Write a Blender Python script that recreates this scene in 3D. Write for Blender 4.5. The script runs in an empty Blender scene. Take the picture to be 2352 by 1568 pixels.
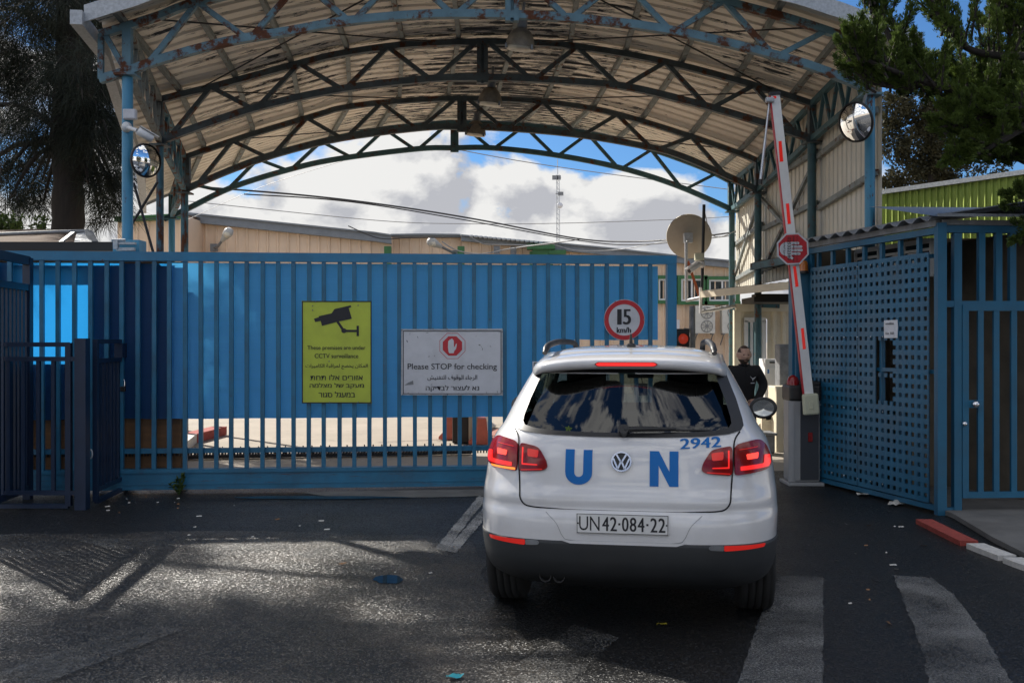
import bpy, bmesh, math, random
from mathutils import Vector, Matrix, Quaternion, noise as mnoise
from mathutils.geometry import delaunay_2d_cdt
SC = bpy.context.scene
COL = SC.collection
R = math.radians
# ---------------------------------------------------------------- camera
CAMH = 1.70
F = 2352 * 35 / 36.0          # focal length in photo units (photo width = 2352 units)
CX, CY = 1176.0, 784.0
cam = bpy.data.objects.new('camera', bpy.data.cameras.new('camera'))
COL.objects.link(cam)
cam.location = (0, 0, CAMH); cam.rotation_euler = (R(90), 0, 0)
cam.data.lens = 35; cam.data.sensor_width = 36; cam.data.sensor_fit = 'HORIZONTAL'
cam.data.clip_start = 0.05; cam.data.clip_end = 3000
SC.camera = cam
# ---------------------------------------------------------------- sky, sun, exposure
SUN_AZ, SUN_EL = -43.4, 36.3   # degrees; azimuth from the view axis, negative = left
sund = Vector((math.sin(R(SUN_AZ)) * math.cos(R(SUN_EL)), math.cos(R(SUN_AZ)) * math.cos(R(SUN_EL)), math.sin(R(SUN_EL))))
W = bpy.data.worlds.new('World'); SC.world = W; W.use_nodes = True
nt = W.node_tree; nt.nodes.clear()
def wn(t, **k):
    n = nt.nodes.new(t)
    for a, b in k.items():
        if a.startswith('i_'): n.inputs[a[2:].replace('_', ' ')].default_value = b
        else: setattr(n, a, b)
    return n
def wl(a, b): nt.links.new(a, b)
def wmath(op, a, b=None, clamp=False):
    n = wn('ShaderNodeMath', operation=op, use_clamp=clamp)
    for k, v in enumerate((a, b)):
        if v is None: continue
        if isinstance(v, (int, float)): n.inputs[k].default_value = v
        else: wl(v, n.inputs[k])
    return n.outputs[0]
sky = wn('ShaderNodeTexSky', sky_type='NISHITA', sun_disc=False, sun_elevation=R(SUN_EL), sun_rotation=R(SUN_AZ), altitude=300, air_density=1.0, dust_density=0.6, ozone_density=4.0)
tc = wn('ShaderNodeTexCoord')
sep = wn('ShaderNodeSeparateXYZ'); wl(tc.outputs['Generated'], sep.inputs[0])
mp = wn('ShaderNodeMapping'); wl(tc.outputs['Generated'], mp.inputs[0]); mp.inputs['Scale'].default_value = (1, 1, 1.5); mp.inputs['Location'].default_value = (0.31, 0.0, 0.02)
n1 = wn('ShaderNodeTexNoise', i_Scale=7.0, i_Detail=9.0, i_Roughness=0.55, i_Distortion=0.15); wl(mp.outputs[0], n1.inputs['Vector'])
n2 = wn('ShaderNodeTexNoise', i_Scale=9.0, i_Detail=8.0, i_Roughness=0.6); 
mp2 = wn('ShaderNodeMapping'); wl(tc.outputs['Generated'], mp2.inputs[0]); mp2.inputs['Scale'].default_value = (1, 1, 2.2); mp2.inputs['Location'].default_value = (2.1, .4, .35); wl(mp2.outputs[0], n2.inputs['Vector'])
# amount of cloud: a bank low over the yard, blue gaps above and to the right
az = wmath('ARCTAN2', sep.outputs[0], sep.outputs[1])
bank = wmath('MAXIMUM', wmath('MULTIPLY', wmath('SUBTRACT', 0.178, sep.outputs[2]), 1.9), wmath('MINIMUM', wmath('MULTIPLY', wmath('SUBTRACT', sep.outputs[2], .45), .4), -.045))
right = wmath('MULTIPLY', wmath('MAXIMUM', wmath('SUBTRACT', wmath('ABSOLUTE', wmath('SUBTRACT', az, 0.47)), 0.20), -0.16), 0.9)
right = wmath('MINIMUM', right, 0.08)
dens = wmath('ADD', wmath('ADD', n1.outputs['Fac'], wmath('MAXIMUM', wmath('MINIMUM', bank, 0.13), -0.07)), right)
gap = wmath('MULTIPLY', wmath('MINIMUM', wmath('MAXIMUM', wmath('MULTIPLY', wmath('SUBTRACT', sep.outputs[2], .148), 4.0), 0), .12), wmath('MINIMUM', wmath('MAXIMUM', wmath('MULTIPLY', wmath('ADD', az, .12), 7.0), 0), 1.0))
gap = wmath('MULTIPLY', gap, wmath('LESS_THAN', sep.outputs[2], .5))
dens = wmath('SUBTRACT', dens, gap)
cr = wn('ShaderNodeValToRGB'); wl(dens, cr.inputs[0])
cr.color_ramp.elements[0].position = 0.50; cr.color_ramp.elements[0].color = (0, 0, 0, 1)
cr.color_ramp.elements[1].position = 0.565; cr.color_ramp.elements[1].color = (1, 1, 1, 1)
mp3 = wn('ShaderNodeMapping'); wl(tc.outputs['Generated'], mp3.inputs[0]); mp3.inputs['Scale'].default_value = (1, 1, 1.5); mp3.inputs['Location'].default_value = (0.31 - .018, 0.01, 0.02 + .036)
n3 = wn('ShaderNodeTexNoise', i_Scale=7.0, i_Detail=9.0, i_Roughness=0.55, i_Distortion=0.15); wl(mp3.outputs[0], n3.inputs['Vector'])
relief = wmath('MULTIPLY', wmath('SUBTRACT', n1.outputs['Fac'], n3.outputs['Fac']), 3.2)
cs = wn('ShaderNodeValToRGB'); wl(wmath('ADD', wmath('ADD', wmath('MULTIPLY', n2.outputs['Fac'], .75), .125), wmath('ADD', relief, wmath('MULTIPLY', wmath('SUBTRACT', dens, 0.6), -0.35))), cs.inputs[0])
cs.color_ramp.elements[0].position = 0.30; cs.color_ramp.elements[0].color = (5.0, 5.1, 5.5, 1)
cs.color_ramp.elements[1].position = 0.62; cs.color_ramp.elements[1].color = (8.6, 8.55, 8.4, 1)
mx = wn('ShaderNodeMix', data_type='RGBA'); wl(cr.outputs[0], mx.inputs[0]); tint = wn('ShaderNodeMix', data_type='RGBA', blend_type='MULTIPLY'); tint.inputs[0].default_value = 1; tint.inputs[7].default_value = (.50, .76, 1.0, 1); wl(sky.outputs[0], tint.inputs[6]); wl(tint.outputs[2], mx.inputs[6]); # clouds opposite the sun show their lit side, those around it their shaded side
face = wmath('ADD', .84, wmath('MULTIPLY', wmath('MINIMUM', wmath('MAXIMUM', wmath('SUBTRACT', .25, sep.outputs[1]), 0), 1.0), .72))
vm = wn('ShaderNodeVectorMath', operation='SCALE'); wl(cs.outputs[0], vm.inputs[0]); wl(face, vm.inputs['Scale']); wl(vm.outputs[0], mx.inputs[7])
bg = wn('ShaderNodeBackground'); bg.inputs[1].default_value = 0.075; wl(mx.outputs[2], bg.inputs[0])
wo = wn('ShaderNodeOutputWorld'); wl(bg.outputs[0], wo.inputs[0])
sun = bpy.data.objects.new('sun', bpy.data.lights.new('sun', 'SUN')); COL.objects.link(sun)
sun.data.energy = 5.0; sun.data.angle = R(0.55); sun.data.color = (1.0, 0.94, 0.85)
sun.rotation_euler = (-sund).to_track_quat('-Z', 'Y').to_euler(); sun.location = (-20, 20, 30)
SC.view_settings.view_transform = 'Standard'; SC.view_settings.look = 'None'
SC.view_settings.exposure = 0.68; SC.view_settings.gamma = 1.0; SC.view_settings.use_curve_mapping = False
SC.render.engine = 'CYCLES'
SC.cycles.use_denoising = True
SC.cycles.max_bounces = 8; SC.cycles.diffuse_bounces = 5; SC.cycles.glossy_bounces = 3; SC.cycles.transparent_max_bounces = 12
SC.cycles.sample_clamp_indirect = 4.0
SC.cycles.caustics_reflective = False; SC.cycles.caustics_refractive = False
rnd = random.Random(7)
# ---------------------------------------------------------------- photo-unit helpers
def P(x, y, Z): return Vector(((x - CX) * Z / F, Z, CAMH - (y - CY) * Z / F))
def PP(x, y, Zc, b=0.05):
    k = (x - CX) / F
    return P(x, y, Zc / (1 - b * k))
def G(x, y, z=0.0):
    return P(x, y, (CAMH - z) * F / (y - CY))
def catmull(pts, n=6):
    pts = [Vector(p) for p in pts]; out = []
    for i in range(len(pts) - 1):
        p0 = pts[max(i - 1, 0)]; p1 = pts[i]; p2 = pts[i + 1]; p3 = pts[min(i + 2, len(pts) - 1)]
        for k in range(n):
            t = k / n
            out.append(0.5 * ((2 * p1) + (p2 - p0) * t + (2 * p0 - 5 * p1 + 4 * p2 - p3) * t * t + (-p0 + 3 * p1 - 3 * p2 + p3) * t ** 3))
    out.append(pts[-1]); return out
def lerp_poly(pts, x):
    # y of a polyline at x (x increasing)
    for a, b in zip(pts, pts[1:]):
        if x <= b[0] or b is pts[-1]:
            t = (x - a[0]) / (b[0] - a[0]); return a[1] + (b[1] - a[1]) * t
def pchip(tab, x):
    n = len(tab)
    if x <= tab[0][0]: return tab[0][1]
    if x >= tab[-1][0]: return tab[-1][1]
    d = [(tab[i + 1][1] - tab[i][1]) / (tab[i + 1][0] - tab[i][0]) for i in range(n - 1)]
    def m(i):
        if i == 0: return d[0]
        if i == n - 1: return d[-1]
        if d[i - 1] * d[i] <= 0: return 0
        return 2 * d[i - 1] * d[i] / (d[i - 1] + d[i])
    for i in range(n - 1):
        if x <= tab[i + 1][0]:
            h = tab[i + 1][0] - tab[i][0]; t = (x - tab[i][0]) / h
            return (tab[i][1] * (1 + 2 * t) * (1 - t) ** 2 + h * m(i) * t * (1 - t) ** 2 + tab[i + 1][1] * t * t * (3 - 2 * t) + h * m(i + 1) * t * t * (t - 1))
# ---------------------------------------------------------------- mesh collector
def in2d(x, y, poly):
    r = False; j = len(poly) - 1
    for i in range(len(poly)):
        xi, yi = poly[i][0], poly[i][1]; xj, yj = poly[j][0], poly[j][1]
        if (yi > y) != (yj > y) and x < (xj - xi) * (y - yi) / (yj - yi) + xi: r = not r
        j = i
    return r
class MB:
    def __init__(s): s.v = []; s.f = []; s.mi = []; s.sm = []
    def add(s, vs, fs, mi=0, smooth=False):
        o = len(s.v); s.v += [Vector(v) for v in vs]
        for f in fs: s.f.append([i + o for i in f]); s.mi.append(mi); s.sm.append(smooth)
        return s
    def box(s, c, d, mi=0, rot=None, bev=0.0):
        hx, hy, hz = d[0] / 2, d[1] / 2, d[2] / 2; c = Vector(c)
        if bev <= 0:
            vs = [Vector((sx * hx, sy * hy, sz * hz)) for sx in (-1, 1) for sy in (-1, 1) for sz in (-1, 1)]
            fs = [(0, 1, 3, 2), (4, 6, 7, 5), (0, 4, 5, 1), (2, 3, 7, 6), (0, 2, 6, 4), (1, 5, 7, 3)]
        else:
            bm = bmesh.new(); bmesh.ops.create_cube(bm, size=1, matrix=Matrix.Diagonal((d[0], d[1], d[2], 1)))
            bmesh.ops.bevel(bm, geom=bm.edges[:] , offset=bev, segments=2, affect='EDGES', profile=0.5)
            bm.verts.index_update(); vs = [v.co.copy() for v in bm.verts]; fs = [[v.index for v in f.verts] for f in bm.faces]; bm.free()
        if rot is not None: vs = [rot @ v for v in vs]
        return s.add([c + v for v in vs], fs, mi)
    def bar(s, a, b, w, h, up=(0, 0, 1), mi=0):
        a, b = Vector(a), Vector(b); t = (b - a).normalized(); up = Vector(up)
        side = t.cross(up)
        if side.length < 1e-4: side = t.cross(Vector((1, 0, 0)))
        side.normalize(); u = side.cross(t).normalized()
        vs = []
        for p in (a, b):
            for i, j in ((-1, -1), (1, -1), (1, 1), (-1, 1)): vs.append(p + side * (w / 2 * i) + u * (h / 2 * j))
        return s.add(vs, [(3, 2, 1, 0), (4, 5, 6, 7), (0, 1, 5, 4), (1, 2, 6, 5), (2, 3, 7, 6), (3, 0, 4, 7)], mi)
    def sweep(s, pts, w, h, up, mi=0):
        # rectangular section along a polyline; w along 'up'xT , h along up
        pts = [Vector(p) for p in pts]; up = Vector(up).normalized(); vs = []; n = len(pts)
        for i, p in enumerate(pts):
            t = (pts[min(i + 1, n - 1)] - pts[max(i - 1, 0)]).normalized()
            side = t.cross(up).normalized()
            for a, b in ((-1, -1), (1, -1), (1, 1), (-1, 1)): vs.append(p + side * (w / 2 * a) + up * (h / 2 * b))
        fs = [(3, 2, 1, 0), tuple(4 * (n - 1) + k for k in range(4))]
        for i in range(n - 1):
            o = 4 * i
            for k in range(4): fs.append((o + k, o + (k + 1) % 4, o + 4 + (k + 1) % 4, o + 4 + k))
        return s.add(vs, fs, mi)
    def tube(s, pts, r, n=10, mi=0, cap=True):
        pts = [Vector(p) for p in pts]; rs = r if isinstance(r, (list, tuple)) else [r] * len(pts)
        vs = []; ref = None; m = len(pts)
        for i, p in enumerate(pts):
            t = (pts[min(i + 1, m - 1)] - pts[max(i - 1, 0)]).normalized()
            if ref is None: ref = t.cross(Vector((0, 0, 1))); ref = ref if ref.length > 1e-3 else Vector((1, 0, 0))
            ref = (ref - t * ref.dot(t)).normalized(); b = t.cross(ref)
            for k in range(n):
                a = 2 * math.pi * k / n; vs.append(p + (ref * math.cos(a) + b * math.sin(a)) * rs[i])
        fs = []
        for i in range(m - 1):
            for k in range(n): fs.append((i * n + k, i * n + (k + 1) % n, (i + 1) * n + (k + 1) % n, (i + 1) * n + k))
        s.add(vs, fs, mi, True)
        if cap:
            s.add(vs[:n], [tuple(reversed(range(n)))], mi); s.add(vs[-n:], [tuple(range(n))], mi)
        return s
    def lathe(s, prof, c=(0, 0, 0), axis=(0, 0, 1), n=24, mi=0, sx=1.0):
        # prof: (r, h) pairs along axis
        ax = Vector(axis).normalized(); c = Vector(c)
        e1 = ax.cross(Vector((0, 0, 1)));
        if e1.length < 1e-3: e1 = Vector((1, 0, 0))
        e1.normalize(); e2 = ax.cross(e1); vs = []
        for r, h in prof:
            for k in range(n):
                a = 2 * math.pi * k / n; vs.append(c + ax * h + (e1 * math.cos(a) * sx + e2 * math.sin(a)) * r)
        fs = []
        for i in range(len(prof) - 1):
            for k in range(n): fs.append((i * n + k, i * n + (k + 1) % n, (i + 1) * n + (k + 1) % n, (i + 1) * n + k))
        return s.add(vs, fs, mi, True)
    def grid(s, rows, mi=0, smooth=True, close=False):
        n = len(rows[0]); vs = [p for r in rows for p in r]; fs = []
        for i in range(len(rows) - 1):
            for k in range(n if close else n - 1):
                k2 = (k + 1) % n; fs.append((i * n + k, i * n + k2, (i + 1) * n + k2, (i + 1) * n + k))
        return s.add(vs, fs, mi, smooth)
    def prism(s, poly, off, mi=0):
        # poly: 3D loop; off: vector; capped
        poly = [Vector(p) for p in poly]; n = len(poly); off = Vector(off)
        s.add(poly + [p + off for p in poly], [tuple(range(n)), tuple(reversed(range(n, 2 * n)))] + [(k, n + k, n + (k + 1) % n, (k + 1) % n) for k in range(n)], mi)
        return s
    def fill2d(s, polys, fn, mi=0, step=None, smooth=False):
        # polys: list of 2D loops (even-odd); mapped by fn(x,y)->Vector
        vs = []; es = []
        for lp in polys:
            o = len(vs); m = len(lp)
            vs += [Vector((p[0], p[1])) for p in lp]; es += [(o + k, o + (k + 1) % m) for k in range(m)]
        if step:
            lp = polys[0]; x0 = min(p[0] for p in lp); x1 = max(p[0] for p in lp); y0 = min(p[1] for p in lp); y1 = max(p[1] for p in lp)
            nx = int((x1 - x0) / step); ny = int((y1 - y0) / step)
            for i in range(1, nx + 1):
                for j in range(1, ny + 1): vs.append(Vector((x0 + i * step + .001 * (j % 2), y0 + j * step)))
        r = delaunay_2d_cdt(vs, es, [], 1, 1e-6)
        fs = [tuple(f) for f in r[2]]
        if len(polys) > 1 or step:
            kk = []
            for f in fs:
                cx_ = sum(r[0][i].x for i in f) / len(f); cy_ = sum(r[0][i].y for i in f) / len(f)
                if sum(in2d(cx_, cy_, lp) for lp in polys) % 2: kk.append(f)
            fs = kk
        s.add([fn(p.x, p.y) for p in r[0]], fs, mi, smooth)
        return s
def rootmat(o):
    m = Matrix.Identity(4); q = o
    while q is not None:
        m = (Matrix.Translation(q.location) @ q.rotation_euler.to_matrix().to_4x4()) @ m; q = q.parent
    return m
def build(name, mb, mats, parent=None, loc=None, local=False):
    if not isinstance(mats, (list, tuple)): mats = [mats]
    me = bpy.data.meshes.new(name)
    vs = mb.v
    if parent is not None:
        if not local:
            inv = rootmat(parent).inverted(); vs = [inv @ v for v in vs]
    elif loc is not None:
        loc = Vector(loc); vs = [v - loc for v in vs]
    me.from_pydata([tuple(v) for v in vs], [], mb.f); 
    for m in mats: me.materials.append(m)
    me.polygons.foreach_set('material_index', mb.mi); me.polygons.foreach_set('use_smooth', mb.sm)
    me.update()
    o = bpy.data.objects.new(name, me); COL.objects.link(o)
    if parent is not None: o.parent = parent
    elif loc is not None: o.location = loc
    return o
def empty(name, loc=(0, 0, 0), rz=0.0):
    o = bpy.data.objects.new(name, None); COL.objects.link(o); o.location = loc; o.rotation_euler = (0, 0, rz); o.empty_display_size = .2
    return o
def tag(o, label=None, cat=None, group=None, kind=None):
    if label: o['label'] = label
    if cat: o['category'] = cat
    if group: o['group'] = group
    if kind: o['kind'] = kind
    return o
def thing(name, label, cat, loc=(0, 0, 0), rz=0.0, group=None): return tag(empty(name, loc, rz), label, cat, group)
# ---------------------------------------------------------------- materials
def srgb(r, g, b):
    def c(x):
        x /= 255; return x / 12.92 if x <= .04045 else ((x + .055) / 1.055) ** 2.4
    return (c(r), c(g), c(b))
class NT:
    def __init__(s, m): s.t = m.node_tree; s.p = s.t.nodes['Principled BSDF']; s.out = s.t.nodes['Material Output']
    def n(s, t, **k):
        q = s.t.nodes.new(t)
        for a, b in k.items():
            if a.startswith('i_'): q.inputs[a[2:].replace('_', ' ')].default_value = b
            else: setattr(q, a, b)
        return q
    def l(s, a, b): s.t.links.new(a, b)
    def noise(s, scale, detail=4, rough=.55, vec=None, stretch=None, off=(0, 0, 0), co='Object'):
        q = s.n('ShaderNodeTexNoise'); q.inputs['Scale'].default_value = scale; q.inputs['Detail'].default_value = detail; q.inputs['Roughness'].default_value = rough
        tcn = s.n('ShaderNodeTexCoord'); v = tcn.outputs[co]
        mpn = s.n('ShaderNodeMapping'); mpn.inputs['Scale'].default_value = stretch or (1, 1, 1); mpn.inputs['Location'].default_value = off
        s.l(v, mpn.inputs[0]); s.l(mpn.outputs[0], q.inputs['Vector'])
        return q.outputs['Fac']
    def ramp(s, fac, a, b, ca=(0, 0, 0), cb=(1, 1, 1)):
        q = s.n('ShaderNodeValToRGB'); s.l(fac, q.inputs[0]); e = q.color_ramp.elements
        e[0].position = a; e[1].position = b; e[0].color = (*ca, 1); e[1].color = (*cb, 1); return q.outputs[0]
    def mix(s, fac, a, b):
        q = s.n('ShaderNodeMix', data_type='RGBA')
        for v, i in ((fac, 0), (a, 6), (b, 7)):
            if isinstance(v, (int, float)): q.inputs[i].default_value = v
            elif isinstance(v, tuple): q.inputs[i].default_value = (*v, 1)
            else: s.l(v, q.inputs[i])
        return q.outputs[2]
    def math(s, op, a, b=None, clamp=False):
        q = s.n('ShaderNodeMath', operation=op, use_clamp=clamp)
        for k, v in enumerate((a, b)):
            if v is None: continue
            if isinstance(v, (int, float)): q.inputs[k].default_value = v
            else: s.l(v, q.inputs[k])
        return q.outputs[0]
    def bump(s, h, strength=.3, dist=.01):
        q = s.n('ShaderNodeBump'); q.inputs['Strength'].default_value = strength; q.inputs['Distance'].default_value = dist
        s.l(h, q.inputs['Height']); s.l(q.outputs[0], s.p.inputs['Normal'])
MATS = {}
def M(name, col, rough=.55, metal=0.0, var=.18, scale=6.0, rust=0.0, rustcol=(.10, .035, .015), rscale=9.0, rstretch=None, spec=.5, bump=0.0, bscale=40.0, emit=None, estr=0.0, coat=0.0, dirt=0.0, stretch=None):
    m = bpy.data.materials.new(name); m.use_nodes = True; t = NT(m); MATS[name] = m
    c = tuple(col)
    nz = t.noise(scale, 5, .6, stretch=stretch)
    base = t.mix(t.ramp(nz, .3, .7), tuple(max(0, x * (1 - var)) for x in c), tuple(min(1, x * (1 + var)) for x in c))
    rsock = None
    if dirt:
        dn = t.ramp(t.noise(2.3, 6, .65, off=(4, 2, 1)), .45, .75)
        base = t.mix(t.math('MULTIPLY', dn, dirt), base, (.06, .05, .04))
    if rust:
        rn = t.ramp(t.noise(rscale, 8, .7, off=(3, 7, 1), stretch=rstretch), 1 - rust - .04, 1 - rust + .03)
        base = t.mix(rn, base, t.mix(t.noise(25, 3), tuple(x * .5 for x in rustcol), tuple(x * 1.6 for x in rustcol)))
        rsock = t.math('ADD', t.math('MULTIPLY', rn, .9 - rough), rough)
    t.l(base, t.p.inputs['Base Color'])
    if rsock is None:
        rsock = t.math('ADD', t.math('MULTIPLY', t.math('SUBTRACT', nz, .5), .25), rough, True)
    t.l(rsock, t.p.inputs['Roughness'])
    t.p.inputs['Metallic'].default_value = metal; t.p.inputs['Specular IOR Level'].default_value = spec
    if coat: t.p.inputs['Coat Weight'].default_value = coat; t.p.inputs['Coat Roughness'].default_value = .04
    if bump: t.bump(t.noise(bscale, 4), bump, .004)
    if emit: t.p.inputs['Emission Color'].default_value = (*emit, 1); t.p.inputs['Emission Strength'].default_value = estr
    return m
# text as flat outlines -------------------------------------------------
_tc = {}
def text2d(body):
    if body in _tc: return _tc[body]
    c = bpy.data.curves.new('lettering', 'FONT'); c.body = body; c.resolution_u = 3
    o = bpy.data.objects.new('lettering', c); COL.objects.link(o)
    me = bpy.data.meshes.new_from_object(o.evaluated_get(bpy.context.evaluated_depsgraph_get()))
    vs = [(v.co.x, v.co.y) for v in me.vertices]; fs = [tuple(p.vertices) for p in me.polygons]
    bpy.data.objects.remove(o); bpy.data.curves.remove(c); bpy.data.meshes.remove(me)
    xs = [v[0] for v in vs]; ys = [v[1] for v in vs]
    _tc[body] = (vs, fs, min(xs), max(xs), min(ys), max(ys)); return _tc[body]
def letter(mb, body, x0, x1, y0, y1, fn, mi=0, bold=0.0, rot=0):
    """lettering stretched into the box x0..x1 (left to right), y0 (top) .. y1 (bottom); fn maps 2D to 3D"""
    vs, fs, a, b, c, d = text2d(body)
    out = []
    for x, y in vs:
        s, t = (x - a) / (b - a), (y - c) / (d - c)
        if rot == -90: s, t = t, 1 - s          # reads downwards
        out.append((x0 + (x1 - x0) * s, y1 + (y0 - y1) * t))
    shifts = [(0, 0)] if not bold else [(-bold, 0), (bold, 0)]
    for k, (sx, sy) in enumerate(shifts): mb.add([fn(x + sx, y + sy, k) for x, y in out], fs, mi)
    return mb
AR = {'ا': 'FE8D FE8E', 'ب': 'FE8F FE90 FE91 FE92', 'ة': 'FE93 FE94', 'ت': 'FE95 FE96 FE97 FE98', 'ج': 'FE9D FE9E FE9F FEA0', 'خ': 'FEA5 FEA6 FEA7 FEA8', 'ر': 'FEAD FEAE', 'ش': 'FEB5 FEB6 FEB7 FEB8', 'ض': 'FEBD FEBE FEBF FEC0', 'ع': 'FEC9 FECA FECB FECC', 'ف': 'FED1 FED2 FED3 FED4', 'ق': 'FED5 FED6 FED7 FED8', 'ك': 'FED9 FEDA FEDB FEDC', 'ل': 'FEDD FEDE FEDF FEE0', 'م': 'FEE1 FEE2 FEE3 FEE4', 'ن': 'FEE5 FEE6 FEE7 FEE8', 'ه': 'FEE9 FEEA FEEB FEEC', 'و': 'FEED FEEE', 'ي': 'FEF1 FEF2 FEF3 FEF4', 'ئ': 'FE89 FE8A FE8B FE8C', 'ء': 'FE80', 'أ': 'FE83 FE84'}
def arabic(s):
    out = []
    for i, ch in enumerate(s):
        f = AR.get(ch)
        if not f: out.append(ch); continue
        f = [chr(int(x, 16)) for x in f.split()]
        pv = AR.get(s[i - 1]) if i else None; nx = AR.get(s[i + 1]) if i + 1 < len(s) else None
        jp = bool(pv and len(pv.split()) == 4 and len(f) > 1); jn = bool(nx and len(nx.split()) > 1 and len(f) == 4)
        out.append(f[0] if not jp and not jn else f[1] if jp and not jn else f[2] if not jp else f[3])
    return ''.join(reversed(out))
def hebrew(s): return s[::-1]
# ---------------------------------------------------------------- palette
m_gate = M('gate_paint', (.020, .185, .35), .42, var=.15, scale=3, rust=.30, rscale=14, dirt=.25)
m_gatebeam = M('gate_beam_paint', (.018, .15, .27), .5, var=.2, scale=3, rust=.36, rscale=5, rstretch=(.5, 1, 9), dirt=.45)
m_gatebar = M('gate_bar_paint', (.018, .145, .26), .42, var=.2, scale=4, rust=.31, rscale=9, dirt=.35)
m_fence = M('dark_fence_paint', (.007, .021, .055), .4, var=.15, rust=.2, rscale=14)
m_cage = M('cage_paint', (.010, .115, .215), .45, var=.14, scale=2.5, dirt=.2)
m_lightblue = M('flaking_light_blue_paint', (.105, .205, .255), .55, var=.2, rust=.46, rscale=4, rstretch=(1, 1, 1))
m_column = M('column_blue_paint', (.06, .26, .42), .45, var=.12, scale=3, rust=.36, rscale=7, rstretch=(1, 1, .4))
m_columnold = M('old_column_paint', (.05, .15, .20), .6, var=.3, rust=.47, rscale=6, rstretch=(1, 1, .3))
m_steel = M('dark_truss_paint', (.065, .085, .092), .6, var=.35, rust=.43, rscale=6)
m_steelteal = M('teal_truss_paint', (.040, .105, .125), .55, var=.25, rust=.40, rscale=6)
m_purlin = M('purlin_paint', (.19, .215, .21), .6, var=.25, rust=.40, rscale=7)
m_galv = M('galvanised_steel', (.42, .44, .46), .5, metal=.25, var=.22, scale=30)
m_galvdark = M('weathered_steel', (.20, .21, .22), .55, metal=.2, var=.3, scale=8, rust=.25)
m_black = M('black_plastic', (.012, .012, .013), .45, var=.2)
m_blacksteel = M('black_steel', (.012, .011, .011), .5, var=.3)
m_white = M('white_enamel', (.74, .74, .73), .45, var=.05, scale=5, dirt=.12)
m_signwhite = M('weathered_sign_white', (.60, .61, .64), .45, var=.06, scale=6, dirt=.25)
m_signyellow = M('sign_yellow_green', (.47, .55, .055), .45, var=.1, scale=3, dirt=.18)
m_ink = M('sign_black', (.012, .012, .016), .5, var=.1)
m_red = M('sign_red', (.48, .015, .025), .4, var=.1)
m_redlens = M('red_lens', (.22, .006, .006), .15, var=.05, coat=.15)
m_redon = M('lit_red_lens', (.5, .02, .015), .2, var=.05, emit=(1.0, .02, .018), estr=.5)
m_redhot = M('brightest_red_lens', (.6, .05, .03), .2, var=.05, emit=(1.0, .06, .04), estr=.95)
m_amberon = M('lit_amber_lens', (.5, .15, .02), .2, var=.05, emit=(1.0, .22, .03), estr=.9)
m_reflector = M('glowing_red_reflector', (.55, .02, .015), .2, var=.05, emit=(1, .03, .02), estr=.15)  # weak emission stands in for light thrown back by reflectors
m_amber = M('amber_beacon', (.55, .16, .02), .2, var=.1, coat=.5)
m_cream = M('cream_plastic', (.52, .52, .38), .45, var=.06)
m_beige = M('beige_cladding', (.64, .61, .52), .5, var=.10, scale=1.2, stretch=(6, 6, .5), rust=.27, rscale=2.6, rstretch=(5, 5, .6), rustcol=(.34, .26, .17), dirt=.12)
m_container = M('cream_container_paint', (.70, .63, .48), .5, var=.08, scale=2, rust=.26, rscale=8, dirt=.12)
m_peach = M('peach_cladding', (.78, .59, .42), .6, var=.06, scale=.7, stretch=(4, 1, .4), dirt=.10)
m_greyroof = M('grey_roof_edge', (.20, .22, .24), .5, var=.12)
m_greenpaint = M('green_trim', (.04, .15, .05), .5, var=.15)
m_greenclad = M('lime_green_cladding', (.34, .44, .09), .45, var=.12, scale=1.5, stretch=(3, 3, .6), dirt=.2)
m_chrome = M('chrome', (.75, .75, .76), .1, metal=1.0, var=.03)
m_alu = M('aluminium_tube', (.55, .56, .58), .3, metal=.8, var=.08)
m_doormirror = M('dark_mirror_glass', (.30, .32, .33), .02, metal=1.0, var=.0)
m_mirror = M('mirror_glass', (.92, .93, .93), .01, metal=1.0, var=.0)
m_rubber = M('tyre_rubber', (.014, .014, .014), .75, var=.25, bump=.2)
m_wood = M('old_timber', (.17, .085, .035), .7, var=.3, scale=4, stretch=(1, 1, 8), bump=.3)
m_woodgrey = M('grey_timber', (.34, .28, .21), .75, var=.25, scale=4, stretch=(6, 6, .6))
m_kerbred = M('worn_red_kerb_paint', (.34, .06, .045), .8, var=.25, scale=20, bump=.4, rust=.28, rustcol=(.2, .18, .15), rscale=12)
m_kerbwhite = M('worn_white_kerb_paint', (.62, .60, .56), .8, var=.2, scale=20, bump=.4, rust=.3, rustcol=(.2, .18, .15), rscale=12)
m_plasticred = M('faded_red_plastic', (.55, .13, .08), .5, var=.15, dirt=.3)
m_plasticwhite = M('faded_white_plastic', (.66, .62, .56), .5, var=.1, dirt=.3)
m_shadepaint = M('lamp_shade_grime', (.20, .17, .13), .6, var=.3, scale=12, dirt=.3)
m_lampglass = M('dusty_lamp_glass', (.62, .58, .48), .35, var=.15, scale=8)
m_cable = M('cable_sheath', (.03, .03, .033), .5, var=.2)
m_cablegrey = M('grey_cable_sheath', (.30, .30, .30), .5, var=.2)
m_bark = M('grey_brown_bark', (.032, .026, .022), .9, var=.4, scale=5, stretch=(4, 4, .6), bump=.9, bscale=18)
m_stone = M('stone_blocks', (.20, .165, .12), .85, var=.25, scale=3, bump=.5, bscale=14)
m_pave = M('grey_paving', (.16, .155, .145), .85, var=.25, scale=3, bump=.3, dirt=.3)
m_paper = M('taped_paper', (.70, .71, .74), .5, var=.08, scale=20)
m_skin = M('skin', (.56, .34, .25), .5, var=.12, scale=18)
m_jacket = M('black_fleece', (.013, .013, .015), .85, var=.3, scale=30)
m_trousers = M('dark_trousers', (.015, .016, .022), .8, var=.2)
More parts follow.
